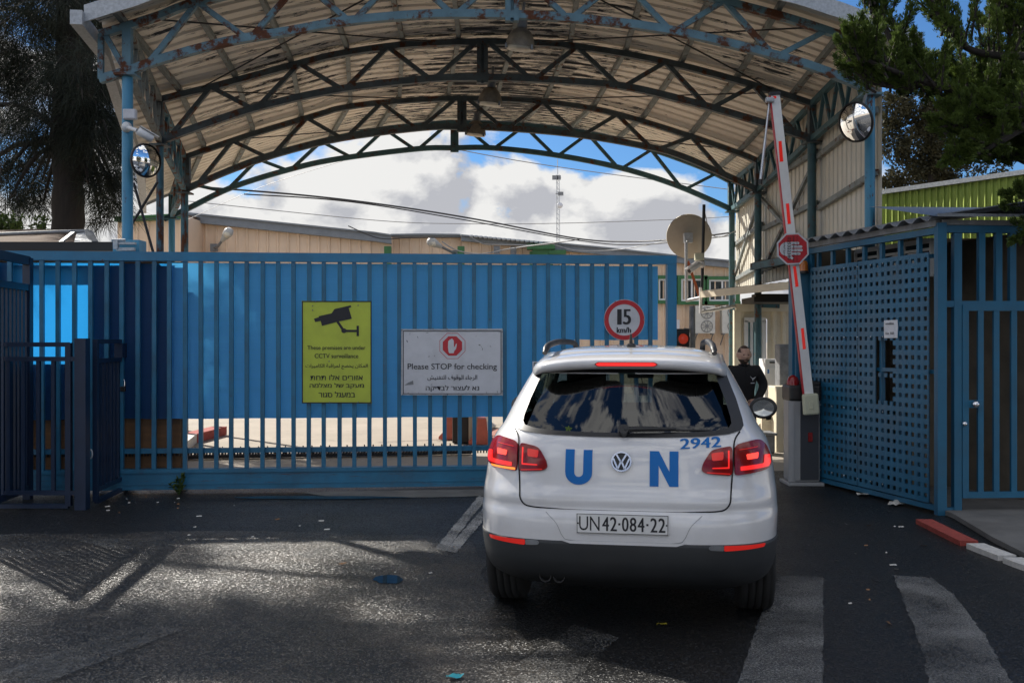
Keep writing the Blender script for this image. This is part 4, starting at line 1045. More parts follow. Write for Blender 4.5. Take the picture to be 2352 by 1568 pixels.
# plate recess of the bumper
rec = [(-.44, .725), (-.36, .62), (-.33, .572), (-.28, .556), (.28, .556), (.33, .572), (.36, .62), (.44, .725)]
build('bumper_crease', seam([(-.46, .728), (-.385, .66), (-.345, .585), (-.30, .563), (-.1, .558), (.1, .558), (.30, .563), (.345, .585), (.385, .66), (.46, .728)], .0025, .0012), m_galvdark, car, local=True)
m = patch(dense([(-.36, .562), (-.30, .545), (.30, .545), (.36, .562)]), .007, .03, .006); build('bumper_lip', m, m_car, car, local=True)
# letters
def vinyl(nm, polys, off=.0035):
    m = MB(); m.fill2d([dense(p) for p in polys], lambda x, y: SR(x, y, off), 0, None, True); build(nm, m, m_blue, car, local=True)
U = [(-.337, 1.070), (-.284, 1.070), (-.284, .955)] + [(-.258 + .0255 * math.cos(a), .940 + .024 * math.sin(a)) for a in [math.pi + k * math.pi / 12 for k in range(13)]] + [(-.232, .955), (-.232, 1.068), (-.180, 1.068), (-.180, .945)] + [(-.258 + .078 * math.cos(a), .940 + .068 * math.sin(a)) for a in [-k * math.pi / 16 for k in range(1, 16)]] + [(-.337, .945)]
vinyl('letter', [U])
vinyl('letter', [[(.150, 1.068), (.202, 1.068), (.262, .955), (.262, 1.068), (.313, 1.068), (.313, .872), (.262, .872), (.201, .988), (.201, .872), (.150, .872)]])
w = MB(); a_ = math.radians(4)
def NUMF(x, y, k=0): return SR(x, 1.109 - y + .055 * (x - .32), .004 + .0006 * k)
for ch, x0 in (('2', .325), ('9', .384), ('4', .442), ('2', .502)): letter(w, ch, x0, x0 + .050, -.028, .028, NUMF, bold=.0032)
build('vehicle_number', w, m_blue, car, local=True)
# wiper
m = MB()
def WP(x, y, k=.02): return SG(x, y, k + .004)
m.tube([WP(.0, 1.165, .0), WP(.0, 1.165, .045)], .030, 14); m.tube([WP(.0, 1.165, .035), WP(.1, 1.170, .035), WP(.30, 1.172, .03)], [.017, .016, .010], 8); m.tube([WP(.22, 1.176, .014), WP(.50, 1.170, .014)], .007, 6); build('wiper', m, m_black, car, local=True)
# twin exhaust, roof antenna, underside
for x in (-.457, -.377):
    m = MB(); c = Vector((x, .10, .325)); m.lathe([(.034, .3), (.036, 0), (.031, 0), (.029, .25), (.001, .25)], c, (0, 1, 0), 18); build('exhaust_pipe', m, m_blacksteel, car, local=True)
m = MB(); c = Vector((0, 1.02, 1.655)); m.box(c + Vector((0, .03, .015)), (.055, .13, .035), bev=.012); m.tube([c + Vector((0, 0, .02)), c + Vector((0, -.02, .095))], [.014, .006], 8); build('roof_antenna', m, m_black, car, local=True)
m = MB(); m.box((0, 1.2, .30), (1.0, .9, .12), bev=.03); m.tube([(-.6, .87, .35), (.6, .87, .35)], .06, 10); build('rear_axle', m, m_blacksteel, car, local=True)
# wheels
def wheel(u, v):
    m = MB(); s = 1 if u > 0 else -1; wd = .235; r = .35
    pr = [(.21, -.11), (.29, -.115), (.325, -.112), (.343, -.095)]
    x = -.085
    for g in range(4):
        pr += [(r, x), (r, x + .032), (r - .009, x + .034), (r - .009, x + .042)]; x += .0425
    pr += [(.343, .095), (.325, .112), (.29, .115), (.21, .11)]
    m.lathe(pr, (u, v, r), (1, 0, 0), 56); t = build('wheel', m, m_rubber, car, local=True)
    m = MB(); m.lathe([(.212, -.08), (.20, -.06), (.18, .06), (.212, .10)], (u, v, r), (1, 0, 0), 40)
    for k in range(5):
        a = 2 * math.pi * k / 5; d = Vector((0, math.cos(a), math.sin(a))); m.bar(Vector((u + s * .06, v, r)) + d * .03, Vector((u + s * .08, v, r)) + d * .205, .055, .03, (1, 0, 0))
    m.lathe([(.001, .09 * s), (.045, .085 * s), (.05, .05 * s)], (u, v, r), (1, 0, 0), 20); build('rim', m, m_alu, t, local=True)
for u in (-.785, .785):
    for v in (.87, 3.47): wheel(u, v)
# seats and dashboard seen through the tinted glass
for u in (-.38, .38):
    m = MB(); m.box((u, 2.05, 1.0), (.54, .17, .80), rot=Matrix.Rotation(R(-14), 3, 'X'), bev=.06); m.box((u, 2.35, .62), (.50, .50, .16), bev=.05); st_ = build('front_seat', m, m_interior, car, local=True)
    m = MB(); m.box((u, 1.91, 1.465), (.30, .11, .22), bev=.045); m.tube([(u - .06, 1.95, 1.25), (u - .06, 1.94, 1.36)], .008, 6); m.tube([(u + .06, 1.95, 1.25), (u + .06, 1.94, 1.36)], .008, 6); build('headrest', m, m_interior, st_, local=True)
m = MB(); m.box((0, 1.18, .86), (1.25, .16, .58), rot=Matrix.Rotation(R(-14), 3, 'X'), bev=.06); m.box((0, 1.5, .60), (1.2, .5, .16), bev=.05); rs_ = build('rear_seat', m, m_interior, car, local=True)
for u in (-.40, .40):
    m = MB(); m.box((u, 1.07, 1.19), (.24, .09, .10), bev=.03); build('headrest', m, m_interior, rs_, local=True)
m = MB(); m.box((0, 3.1, .98), (1.45, .4, .22), bev=.08); build('dashboard', m, m_interior, car, local=True)
m = MB(); m.box((0, 2.68, 1.43), (.22, .03, .07), bev=.012); m.tube([(0, 2.70, 1.45), (0, 2.72, 1.50)], .01, 6); build('inner_mirror', m, m_black, car, local=True)
m = MB(); m.box((.02, 2.70, 1.30), (.075, .01, .10), bev=.004); m.tube([(.02, 2.7, 1.35), (0, 2.68, 1.42)], .003, 5); build('hanging_card', m, m_interior, car, local=True)

# leaf sprig and crumb stuck on the rear glass
cm = Matrix.Translation(car.location) @ Matrix.Rotation(-CARY, 4, 'Z'); m = MB()
for a in (.3, 1.5, 2.6, 3.9, 5.2):
    p = SG(-.33, 1.175, .012); d = Vector((math.cos(a), -.15, math.sin(a) * .8)); e = Vector((-d.z, 0, d.x)) * .3
    m.add([cm @ (p + q * .026) for q in (Vector(), d * .5 + e, d, d * .5 - e)], [(0, 1, 2, 3)])
tag(build('leaf_sprig', m, m_shrubleaf, loc=cm @ SR(-.33, 1.175, .006)), 'small green leaf sprig stuck low on the car rear window', 'leaf')
# ================================================================ barrier, cage and posts on the right
m_cabgrey = M('light_grey_cabinet', (.28, .285, .29), .4, var=.06)
bt = thing('barrier', 'grey road barrier cabinet with raised red and white arm', 'barrier', G(1850, 1115))
b0 = G(1850, 1115); sB = F / b0.y
def BX(x): return (x - CX) * b0.y / F
def BZz(y): return CAMH - (y - CY) * b0.y / F
m = MB(); m.box((BX(1850), b0.y + .16, .02), (.42, .42, .04), bev=.008)
m.box((BX(1850), b0.y + .16, .55), (.355, .33, 1.02), bev=.03); cab = build('cabinet', m, m_cabgrey, bt)
m = MB(); m.box((BX(1859), b0.y - .006, .53), (.215, .02, .92), bev=.004); build('front_panel', m, M('dark_slate_panel', (.03, .035, .045), .5, var=.1), cab)
m = MB(); m.tube([(BX(1823), b0.y + .05, .045), (BX(1823), b0.y + .05, 1.0)], .058, 18); build('corner_column', m, m_cabgrey, cab)
m = MB(); m.box((BX(1850), b0.y + .16, 1.09), (.385, .36, .20), bev=.035); m.box((BX(1862), b0.y + .17, 1.20), (.26, .30, .06), bev=.02); build('cap', m, m_black, bt)
m = MB(); m.lathe([(.075, 0), (.072, .05), (.055, .09), (.02, .115), (.001, .12)], (BX(1825), b0.y + .07, 1.185), (0, 0, 1), 20); build('signal_lamp', m, m_redlens, bt)
m = MB(); m.box((BX(1860), b0.y - .022, .575), (.05, .02, .11), bev=.004); m.box((BX(1862), b0.y - .035, .56), (.02, .02, .03)); build('release_lock', m, m_redlens, cab)
# arm
az_ = b0.y - .12
A0 = P(1859, 925, az_); A1 = P(1779.5, 220, az_ + .12); ad = (A1 - A0).normalized(); asd = ad.cross(Vector((0, 1, 0))).normalized(); 
if asd.x < 0: asd = -asd
af = asd.cross(ad).normalized()
if af.y > 0: af = -af
L = (A1 - A0).length
m = MB(); m.bar(A0, A1, .108, .045, -af); arm = build('arm', m, m_white, bt)
m = MB(); m.bar(A0 - asd * .058 - af * .0, A1 - asd * .058, .012, .052, -af); build('red_edge', m, m_red, arm)
m = MB(); m.bar(A1 + ad * .0, A1 + ad * .04, .13, .07, -af); build('end_cap', m, m_black, arm)
def armp(x, y):  # project photo point onto the arm front plane
    d = P(x, y, 1) - Vector((0, 0, CAMH)); n = af; q = A0 + af * .0235; o = Vector((0, 0, CAMH)); t = n.dot(q - o) / n.dot(d); return o + d * t
for q in ([(1788, 325), (1795, 324), (1799, 371), (1791, 372)], [(1805, 468), (1812, 467), (1816.5, 514), (1809, 515)], [(1821.5, 612), (1828, 611), (1834, 658), (1827, 659)], [(1839.5, 754), (1846, 753), (1851, 801), (1844, 802)], [(1776, 221), (1783, 221), (1783, 226), (1777, 227)]):
    m = MB(); m.prism([armp(*p) + af * .0005 for p in q], af * .002); build('reflective_stripe', m, m_reflector, arm)
m = MB(); hp = P(1767, 236, az_ + .12); hq = P(1747, 412, az_ + .1); m.tube([hp, hp.lerp(hq, .5)], .014, 10); m.tube([hp.lerp(hq, .48), hq], .017, 10); hs = build('hanging_support', m, m_alu, bt)
m = MB(); m.tube([hq, hq + (hq - hp).normalized() * .06], .022, 10); build('foot', m, m_black, hs)
m = MB(); m.box(P(1768, 230, az_ + .08), (.10, .06, .06), bev=.012); build('bracket', m, m_galv, hs)
m = MB(); c = P(1862, 928, az_ - .05); m.box(c, (.185, .07, .245), rot=Matrix.Rotation(R(-4), 3, 'Y'), bev=.02); m.box(c + Vector((0, -.038, -.01)), (.05, .012, .09), bev=.004); build('arm_cover', m, m_cream, bt)
# octagonal stop sign on the arm
so = thing('octagon_sign', 'red octagonal stop sign with a white hand fixed on the barrier arm', 'sign', P(1821, 571, az_ - .06))
OZ = az_ + .02
def OC(k=0): return lambda x, y, q=0: P(x, y, OZ - .05 - .0025 * k - .0006 * q)
m = MB(); m.prism([P(x, y, OZ - .05) for x, y in octo(1821, 571.5, 39, 20)], Vector((0, .008, 0))); build('sign_plate', m, m_signwhite, so)
m = MB(); m.fill2d([octo(1821, 571.5, 35.2, 20)], OC(1)); build('red_face', m, m_red, so)
m = MB()
def arc2(cx, cy, r, a0, a1, n=8): return [(cx + r * math.cos(R(a0 + (a1 - a0) * k / n)), cy + r * math.sin(R(a0 + (a1 - a0) * k / n))) for k in range(n + 1)]
m.fill2d([[(1803, 556), (1818, 557)] + [(1818, 589), (1806, 588)] + arc2(1806, 572, 15.5, 95, 262)], OC(2))
for y, x1 in ((558.5, 1836), (566.5, 1843), (574.5, 1844), (582.5, 1839)): m.fill2d([[(1816, y - 3)] + arc2(x1 - 3, y, 3, -90, 90, 6) + [(1816, y + 3)]], OC(2.6))
m.fill2d([[(1806, 586), (1815, 587), (1823, 592), (1820, 596), (1810, 593)]], OC(3.2))
build('white_hand', m, m_signwhite, so)
w = MB(); letter(w, '025322380', 1809, 1816, 545, 597, OC(4.2), bold=.25, rot=-90); letter(w, 'Jaber Electric Gates', 1820, 1825.5, 541, 601, OC(4.2), bold=.1, rot=-90); letter(w, arabic('جابر للأبواب الكهربائية'), 1829, 1834, 542, 600, OC(4.2), bold=.1, rot=-90); letter(w, arabic('ممنوع الوقوف'), 1799, 1804, 552, 592, OC(4.2), bold=.1, rot=-90); build('lettering', w, m_ink, so)
# blue receiving post with amber beacon
pz = b0.y + .50
pb = P(1836, 800, pz); po = thing('gate_post', 'broad blue steel post behind the barrier arm', 'post', Vector((pb.x, pb.y, 0)))
m = MB(); ptop = CAMH - (562 - CY) * pz / F; m.box((pb.x, pb.y, ptop / 2), (.225, .16, ptop), bev=.004); build('post_tube', m, m_cage, po)
m = MB(); m.box((pb.x - .07, pb.y - .12, 1.5), (.03, .08, 1.6)); build('stop_channel', m, m_cage, po)
bc = P(1846, 628, pz - .16); be = thing('beacon_lamp', 'small amber warning beacon on the blue post beside the octagon sign', 'lamp', bc)
m = MB(); m.lathe([(.062, 0), (.062, .02), (.055, .03)], bc, (0, 0, 1), 18); build('base', m, m_black, be)
m = MB(); m.lathe([(.054, .03), (.052, .11), (.04, .15), (.001, .16)], bc, (0, 0, 1), 18); build('lens', m, m_amber, be)
# ---------------------------------------------------------------- entrance cage
CA = G(1866, 1107); CB = G(2160, 1182); CA.z = CB.z = 0
CDIR = (CB - CA).normalized(); CL = (CB - CA).length; CN = Vector((CDIR.y, -CDIR.x, 0))   # outward (towards the car)
if CN.x > 0: CN = -CN
def CG(u, z, off=0.0): return CA + CDIR * u + CN * off + Vector((0, 0, z))
def cage_u(x):   # distance along the cage side for photo column x
    k = (x - CX) / F; return (k * CA.y - CA.x) / (CDIR.x - k * CDIR.y)
cage = thing('entrance_cage', 'blue steel entrance cage with a perforated screen and barred door', 'cage', CB)
ZS = 2.585
# perforated screens: panels with punched square holes
def perforated(u0, u1, nc, nr, z0, z1, skip=None):
    us = []; pitch = (u1 - u0) / nc; hw_ = pitch * .245
    for c in range(nc): us += [u0 + pitch * (c + .5) - hw_, u0 + pitch * (c + .5) + hw_]
    us = [u0] + us + [u1]; zs = []; zp = (z1 - z0) / (nr + .4); hz = zp * .225
    for r in range(nr): zs += [z0 + zp * (r + .7) - hz, z0 + zp * (r + .7) + hz]
    zs = [z0] + zs + [z1]; q = MB(); nu = len(us)
    for off in (0.0, -.012):
        base = len(q.v); q.v += [CG(u, z, .035 + off) for z in zs for u in us]
        for j in range(len(zs) - 1):
            for i in range(nu - 1):
                um, zm = (us[i] + us[i + 1]) / 2, (zs[j] + zs[j + 1]) / 2
                if (i % 2 == 1 and j % 2 == 1) or (skip and skip(um, zm)): continue
                q.f.append([base + j * nu + i, base + j * nu + i + 1, base + (j + 1) * nu + i + 1, base + (j + 1) * nu + i]); q.mi.append(0); q.sm.append(False)
    return q
useam = cage_u(1976); uend = cage_u(2140)
u0w, u1w = cage_u(2019), cage_u(2054)
def zat(y, u): return CAMH - (y - CY) * CG(u, 0).y / F
zw = (zat(858, u0w), zat(782, u0w), zat(902, u0w), zat(862, u0w), zat(921, u0w), zat(912, u0w))
def skip(u, z): return u0w < u < u1w and (zw[0] < z < zw[1] or zw[2] < z < zw[3] or zw[4] < z < zw[5])
build('perforated_screen', perforated(.02, useam - .006, 11, 25, .10, ZS), m_cage, cage)
build('perforated_screen', perforated(useam + .006, uend, 12, 25, .10, ZS, skip), m_cage, cage)
def cbar(u0, z0, u1, z1, w=.05, off=0.0, nm='frame_rail'):
    q = MB(); q.bar(CG(u0, z0, off), CG(u1, z1, off), w, w, CN); return build(nm, q, m_cage, cage)
cbar(-.06, 2.79, CL, 2.79, .065); cbar(-.06, .06, CL, .06, .05); cbar(0, 1.4, CL, 1.4, .04, -.02); cbar(0, 2.55, uend, 2.55, .04, -.02)
for x in (1862, 1878, 1910, 1945, 1983, 2023, 2065, 2108): cbar(cage_u(x), .09, cage_u(x), 2.757, .042, -.02, 'upright')
for x in (1890, 1917, 1945, 1976, 2006, 2034): 
    u = cage_u(x)
    for z in (2.53, 1.75, .95, .18): q = MB(); q.lathe([(.008, 0), (.006, .006), (.001, .008)], CG(u, z, .035), CN, 8); build('bolt', q, m_galv, cage)
# corner post and the barred front with its door, square to the view
CF = Vector((.995, .06, 0)).normalized()
def CQ(u, z, off=0.0): return CB + CF * u + Vector((0, -off, z))
def fbar(u0, z0, u1, z1, w=.05, off=0.0, nm='frame_rail', par=None, d=None):
    q = MB(); q.bar(CQ(u0, z0, off), CQ(u1, z1, off), w, d or w, (0, -1, 0)); return build(nm, q, m_cage, par or cage)
def fu(x):
    k = (x - CX) / F; return (k * CB.y - CB.x) / (CF.x - k * CF.y)
def fz(y): return CAMH - (y - CY) * CB.y / F
q = MB(); q.box((CB.x, CB.y, 1.43), (.088, .088, 2.86)); build('corner_post', q, m_cage, cage)
fbar(0, 2.80, 1.75, 2.80, .07); fbar(.045, fz(698), 1.75, fz(698), .06); fbar(.045, .05, fu(2203), .05, .05)
fbar(fu(2197), .05, fu(2197), 2.76, .075, nm='upright')
for x in (2253, 2292, 2324, 2372, 2420): fbar(fu(x), fz(694), fu(x), 2.765, .06, nm='upright')
fbar(1.72, .0, 1.72, 2.8, .08, nm='upright')
dr = MB(); d0, d1 = fu(2206), 1.66
for a in ((d0 + .03, .20, d0 + .03, 2.03), (d1 - .03, .20, d1 - .03, 2.03)): dr.bar(CQ(a[0], a[1], .03), CQ(a[2], a[3], .03), .06, .045, (0, -1, 0))
for z in (.20, 2.03): dr.bar(CQ(d0 + .0, z, .03), CQ(d1, z, .03), .06, .046, (0, -1, 0))
door = build('door', dr, m_cage, cage)
for x in (2248, 2284, 2324, 2365): fbar(fu(x), .23, fu(x), 2.0, .055, .03, 'door_bar', door, .035)
q = MB(); q.box(CQ(fu(2232), fz(927), .035), (.17, .05, .075)); build('lock_plate', q, m_cage, door)
q = MB(); c = CQ(fu(2229), fz(927), .06); q.lathe([(.018, 0), (.018, .03), (.034, .045), (.036, .06), (.022, .075), (.001, .078)], c, (0, -1, 0), 18); build('knob', q, m_chrome, door)
q = MB(); c = CQ(fu(2209), fz(972), .05); q.lathe([(.024, 0), (.024, .02), (.016, .03), (.001, .031)], c, (0, -1, 0), 18); build('lock_cylinder', q, m_chrome, door)
# pitched roof of corrugated sheets over the cage
rw = []; nC = 60
def wv(k): return .022 * max(-1, min(1, 1.6 * math.sin(k * 1.05)))
e0, e1 = CG(-.10, 2.90, .14), CG(CL + .05, 2.90, .14)
lo = [e0.lerp(e1, k / nC) + Vector((0, 0, wv(k))) for k in range(nC + 1)]; hi = [p - CN * 2.6 + Vector((0, 0, .42)) for p in lo]
m = MB(); m.grid([lo, hi], 0, False); m.grid([[p + Vector((0, 0, .010)) for p in lo], [p + Vector((0, 0, .010)) for p in hi]], 0, False); m.grid([lo, [p + Vector((0, 0, .01)) for p in lo]], 0, False)
build('roof_sheet', m, m_galvdark, cage)
m = MB(); f0, f1 = CQ(-.10, 2.905, .16), CQ(1.9, 2.905, .16); lo = [f0.lerp(f1, k / 40) for k in range(41)]; hi = [p + Vector((.2, 2.4, .42)) for p in lo]; m.grid([lo, hi], 0, False); m.grid([lo, [p + Vector((0, 0, .03)) for p in lo]], 0, False); build('roof_sheet', m, m_greyroof, cage)
m = MB(); m.bar(CG(0, 2.86, .03), CG(CL, 2.86, .03), .05, .06); m.bar(CQ(.0, 2.865, .0), CQ(1.8, 2.865, .0), .06, .05); build('roof_rail', m, m_galvdark, cage)
# stone wall and white window frame behind the bars
ws0 = Vector((4.75, 12.3, 0)); m = MB()
m.bar(Vector((4.6, 11.7, 1.45)), Vector((9.5, 11.9, 1.45)), .25, 2.9, (0, 0, 1))
tag(build('stone_wall', m, m_stone, loc=(7, 11.8, 0)), 'brown stone wall in deep shade behind the barred door', 'wall')
m = MB(); m.bar(CG(-.3, 1.42, -1.3), CG(CL - .3, 1.42, -1.3), .12, 2.84, (0, 0, 1)); m.bar(CG(-.3, 1.42, -.10), CG(-.3, 1.42, -1.24), .1, 2.84, (0, 0, 1)); tag(build('booth_wall', m, m_stone, loc=CG(0, 0, -1.3)), 'dim masonry wall seen through the holes of the perforated screen', 'wall')
m = MB(); wa, wb = CG(.15, 2.62, -.5), CG(1.55, 2.62, -.5)
wfr = thing('window_frame', 'white aluminium window frame above the perforated screen, inside the cage', 'window', wa)
m.bar(wa + Vector((0, 0, .16)), wb + Vector((0, 0, .16)), .04, .05); m.bar(wa + Vector((0, 0, -.2)), wb + Vector((0, 0, -.2)), .04, .05); m.bar(wa + Vector((0, 0, .07)), wb + Vector((0, 0, .07)), .03, .03)
for k in range(4): p = wa.lerp(wb, k / 3); m.bar(p + Vector((0, 0, -.2)), p + Vector((0, 0, .16)), .04, .045)
build('frame', m, m_white, wfr); m = MB(); m.prism([wa + Vector((0, 0, -.2)), wb + Vector((0, 0, -.2)), wb + Vector((0, 0, .14)), wa + Vector((0, 0, .14))], -CN * .01); build('pane', m, m_windowglass, wfr)
# taped paper notice
m = MB(); rows = []
px0, px1 = cage_u(2039), cage_u(2070)
pn_z0, pn_z1 = zat(776, cage_u(2055)), zat(735, cage_u(2055))
for j in range(7): rows.append([CG(px0 + (px1 - px0) * i / 6 + .004 * mnoise.noise(Vector((i, j, 2))), pn_z0 + (pn_z1 - pn_z0) * j / 6, .045 + .010 * mnoise.noise(Vector((i * .6, j * .6, 5)))) for i in range(7)])
m.grid(rows); nt_ = tag(build('paper_notice', m, m_paper, loc=CG(px0, pn_z0, .045)), 'crumpled white paper notice taped on the perforated screen', 'notice')
w = MB()
for zc, dz in ((.76, .035), (.22, .03)):
    for k in range(7):
        if k == 3 and zc < .5: continue
        uu = px0 + (px1 - px0) * (.22 + .09 * k); zz_ = pn_z0 + (pn_z1 - pn_z0) * zc
        w.bar(CG(uu, zz_, .060), CG(uu + .006, zz_ + rnd.uniform(.012, .024), .060), .006, .002, CN); w.bar(CG(uu, zz_, .060), CG(uu + .014, zz_ + .004, .060), .005, .002, CN)
build('handwriting', w, m_ink, nt_)
# ---------------------------------------------------------------- convex mirrors
def convex(x, y, Z, r, nrm, label, arm_to):
    c = P(x, y, Z); n = Vector(nrm).normalized(); t = thing('convex_mirror', label, 'mirror', c, group='round convex traffic mirrors on the canopy columns')
    m = MB(); Rr = r * 2.4; pr = [(r * k / 12, math.sqrt(Rr * Rr - (r * k / 12) ** 2) - math.sqrt(Rr * Rr - r * r)) for k in range(12, -1, -1)]; pr[-1] = (.0005, pr[-1][1]); m.lathe(pr, c, n, 40); build('mirror_glass', m, m_mirror, t)
    m = MB(); m.lathe([(r * .99, .012), (r * 1.06, .010), (r * 1.07, -.02), (r * .9, -.05), (.001, -.07)], c, n, 40); build('rim', m, m_black, t)
    m = MB(); m.tube([c - n * .06, Vector(arm_to)], .018, 8); build('bracket', m, m_galvdark, t)
q1 = PP(293, 358, ZT[0]); convex(336, 369, q1.y - .12, .186, (.80, -.58, -.06), 'convex mirror on the left front column below the camera', q1)
q2 = PP(1998, 250, ZT[0]); convex(1965, 281, q2.y - .35, .225, (-.80, -.52, -.26), 'convex mirror high on the right front column', q2 + Vector((0, 0, .35)))
# ---------------------------------------------------------------- cameras
def cctv(label, base, mid, tip, r, box=None):
    t = thing('cctv_camera', label, 'camera', base); d = (tip - mid).normalized()
    m = MB(); m.lathe([(r * 1.3, 0), (r * 1.3, .02), (r * .6, .05), (.001, .05)], base, (mid - base), 18); m.tube([base, mid], r * .5, 10); build('mount', m, m_white, t)
    m = MB(); m.lathe([(r * .8, 0), (r, .01), (r, (tip - mid).length), (r * .86, (tip - mid).length + .005)], mid, d, 20); 
    b_ = build('body', m, m_white, t); m = MB(); m.lathe([(r * .9, (tip - mid).length - .002), (.001, (tip - mid).length + .0)], mid, d, 20); build('lens', m, m_black, b_)
    s = d.cross(Vector((0, 0, 1))).normalized(); u = s.cross(d); m = MB(); q0, q1_ = mid + u * (r + .006), tip + u * (r + .006) + d * .05; m.bar(q0, q1_, r * 2.1, .008, u); build('sun_shield', m, m_white, b_)
    return t
k0 = PP(295, 295, ZT[0]) + Vector((0, -.07, 0)); cctv('white bullet camera on the left front column above the mirror', k0, P(316, 300, k0.y - .12), P(350, 320, k0.y - .04), .048)
jb = PP(305, 267, ZT[0]) + Vector((0, -.08, 0)); m = MB(); m.box(jb, (.15, .07, .12), bev=.01); m.box(jb + Vector((0, -.038, 0)), (.13, .01, .10), bev=.003); tag(build('junction_box', m, m_signwhite, loc=jb), 'grey junction box on the column above the white bullet camera', 'box')
# ================================================================ dark blue fences on the left
LP_ = G(189, 1169); LP_.z = 0
fe = thing('bar_fence', 'low dark blue bar fence ending in a square post by the asphalt', 'fence', LP_)
FZ = LP_.y
def LX(x): return (x - CX) * FZ / F
def LZ(y): return CAMH - (y - CY) * FZ / F
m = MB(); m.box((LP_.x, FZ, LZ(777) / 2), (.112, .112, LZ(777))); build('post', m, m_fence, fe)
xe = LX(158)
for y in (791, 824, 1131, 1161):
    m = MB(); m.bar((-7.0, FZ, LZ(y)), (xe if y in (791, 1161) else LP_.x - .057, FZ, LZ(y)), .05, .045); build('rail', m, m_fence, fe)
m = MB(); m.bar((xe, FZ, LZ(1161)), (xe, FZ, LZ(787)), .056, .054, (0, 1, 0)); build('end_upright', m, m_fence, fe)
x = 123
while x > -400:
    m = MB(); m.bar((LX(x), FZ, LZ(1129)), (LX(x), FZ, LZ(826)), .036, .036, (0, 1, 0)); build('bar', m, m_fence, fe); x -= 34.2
# small leaf swinging back from the post towards the sliding gate
GE = G(291, 1127); GE.z = 0
wg = thing('wicket_gate', 'narrow dark blue barred gate turned edge on beside the sliding gate', 'gate', GE)
A_ = LP_ + Vector((.07, .10, 0)); B_ = GE
def WG(u, z): return A_.lerp(B_, u) + Vector((0, 0, z))
m = MB()
for z in (1.70, 1.50, .17, .05): m.bar(WG(.08, z), WG(.93, z), .045, .045)
for u in (.07, .94): m.bar(WG(u, .05), WG(u, 1.72), .05, .05, (1, 0, 0))
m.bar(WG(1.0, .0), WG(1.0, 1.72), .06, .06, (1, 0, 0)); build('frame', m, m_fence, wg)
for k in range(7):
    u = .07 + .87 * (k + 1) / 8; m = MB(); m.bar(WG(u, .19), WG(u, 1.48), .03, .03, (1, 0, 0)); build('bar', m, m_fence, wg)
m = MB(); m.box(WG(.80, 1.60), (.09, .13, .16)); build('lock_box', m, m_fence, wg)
pk = WG(.84, 1.20) + Vector((.03, -.05, 0)); t = thing('padlock', 'black padlock with a bright shackle hanging on the narrow dark gate', 'padlock', pk)
m = MB(); m.box(pk + Vector((0, 0, -.03)), (.06, .035, .06), bev=.008); build('body', m, m_blacksteel, t)
m = MB(); m.tube([pk + Vector((-.02 + .0, 0, 0))] + [pk + Vector((-.02 * math.cos(a), 0, .055 + .02 * math.sin(a))) for a in [k * math.pi / 6 for k in range(7)]] + [pk + Vector((.02, 0, 0))], .006, 8); build('shackle', m, m_chrome, t)
m = MB(); c = WG(.05, .55) + Vector((-.02, -.07, 0)); m.tube([c + Vector((.02 * math.cos(a), 0, .045 * math.sin(a))) for a in [k * math.pi / 8 for k in range(17)]], .008, 6); tag(build('chain_ring', m, m_galv, loc=c), 'grey chain ring hanging low at the square fence post', 'chain')
# taller panel receding at the very left
ta, tb_ = P(-130, 784, 8.8), P(64, 784, 10.75); ta.z = tb_.z = 0
tf = thing('tall_fence', 'tall dark blue bar panel receding at the left photo edge', 'fence', tb_)
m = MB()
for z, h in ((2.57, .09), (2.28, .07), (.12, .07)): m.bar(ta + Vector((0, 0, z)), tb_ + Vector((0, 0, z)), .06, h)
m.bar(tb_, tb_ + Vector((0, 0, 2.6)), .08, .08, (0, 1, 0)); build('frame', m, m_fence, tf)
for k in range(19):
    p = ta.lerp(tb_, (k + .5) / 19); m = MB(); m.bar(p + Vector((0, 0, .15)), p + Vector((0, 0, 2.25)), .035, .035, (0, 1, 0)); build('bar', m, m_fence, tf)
# timber hut close behind the gate: its wall shades the left sheet, opening added for a sunlit patch
hz = .13
hw_ = thing('timber_hut', 'dark timber hut close behind the left end of the sliding gate', 'hut', gx(-5.8, 0, hz))
def hwall(xa, xb, z0, z1, off=hz, th=.05): 
    a, b = gx(xa, (z0 + z1) / 2, off), gx(xb, (z0 + z1) / 2, off); q = MB(); q.bar(a, b, th, z1 - z0); return q
ox0, ox1, oz0, oz1 = GP(40, 700).x - .10, GP(212, 700).x - .10, 1.50, 2.49
xw0, xw1 = -8.2, GP(408, 700).x
build('wall_panel', hwall(xw0, ox0, .05, 2.60), m_wood, hw_); build('wall_panel', hwall(ox1, xw1, .05, 2.60), m_wood, hw_); build('wall_panel', hwall(ox0, ox1, .05, oz0), m_wood, hw_); build('wall_panel', hwall(ox0, ox1, oz1, 2.60), m_wood, hw_)
m = MB(); p = gx(xw1 - .03, 0, hz + .06); m.box(p + Vector((0, .05, 1.2)), (.10, .10, 2.4)); build('corner_post', m, m_woodgrey, hw_)
m = MB(); m.bar(gx(-4.75, .02, .5), gx(-4.75, .95, .5), .09, .05, (0, 1, 0)); tag(build('plank', m, m_woodgrey, loc=gx(-4.75, 0, .5)), 'pale upright plank behind the gate bars at the left', 'plank')
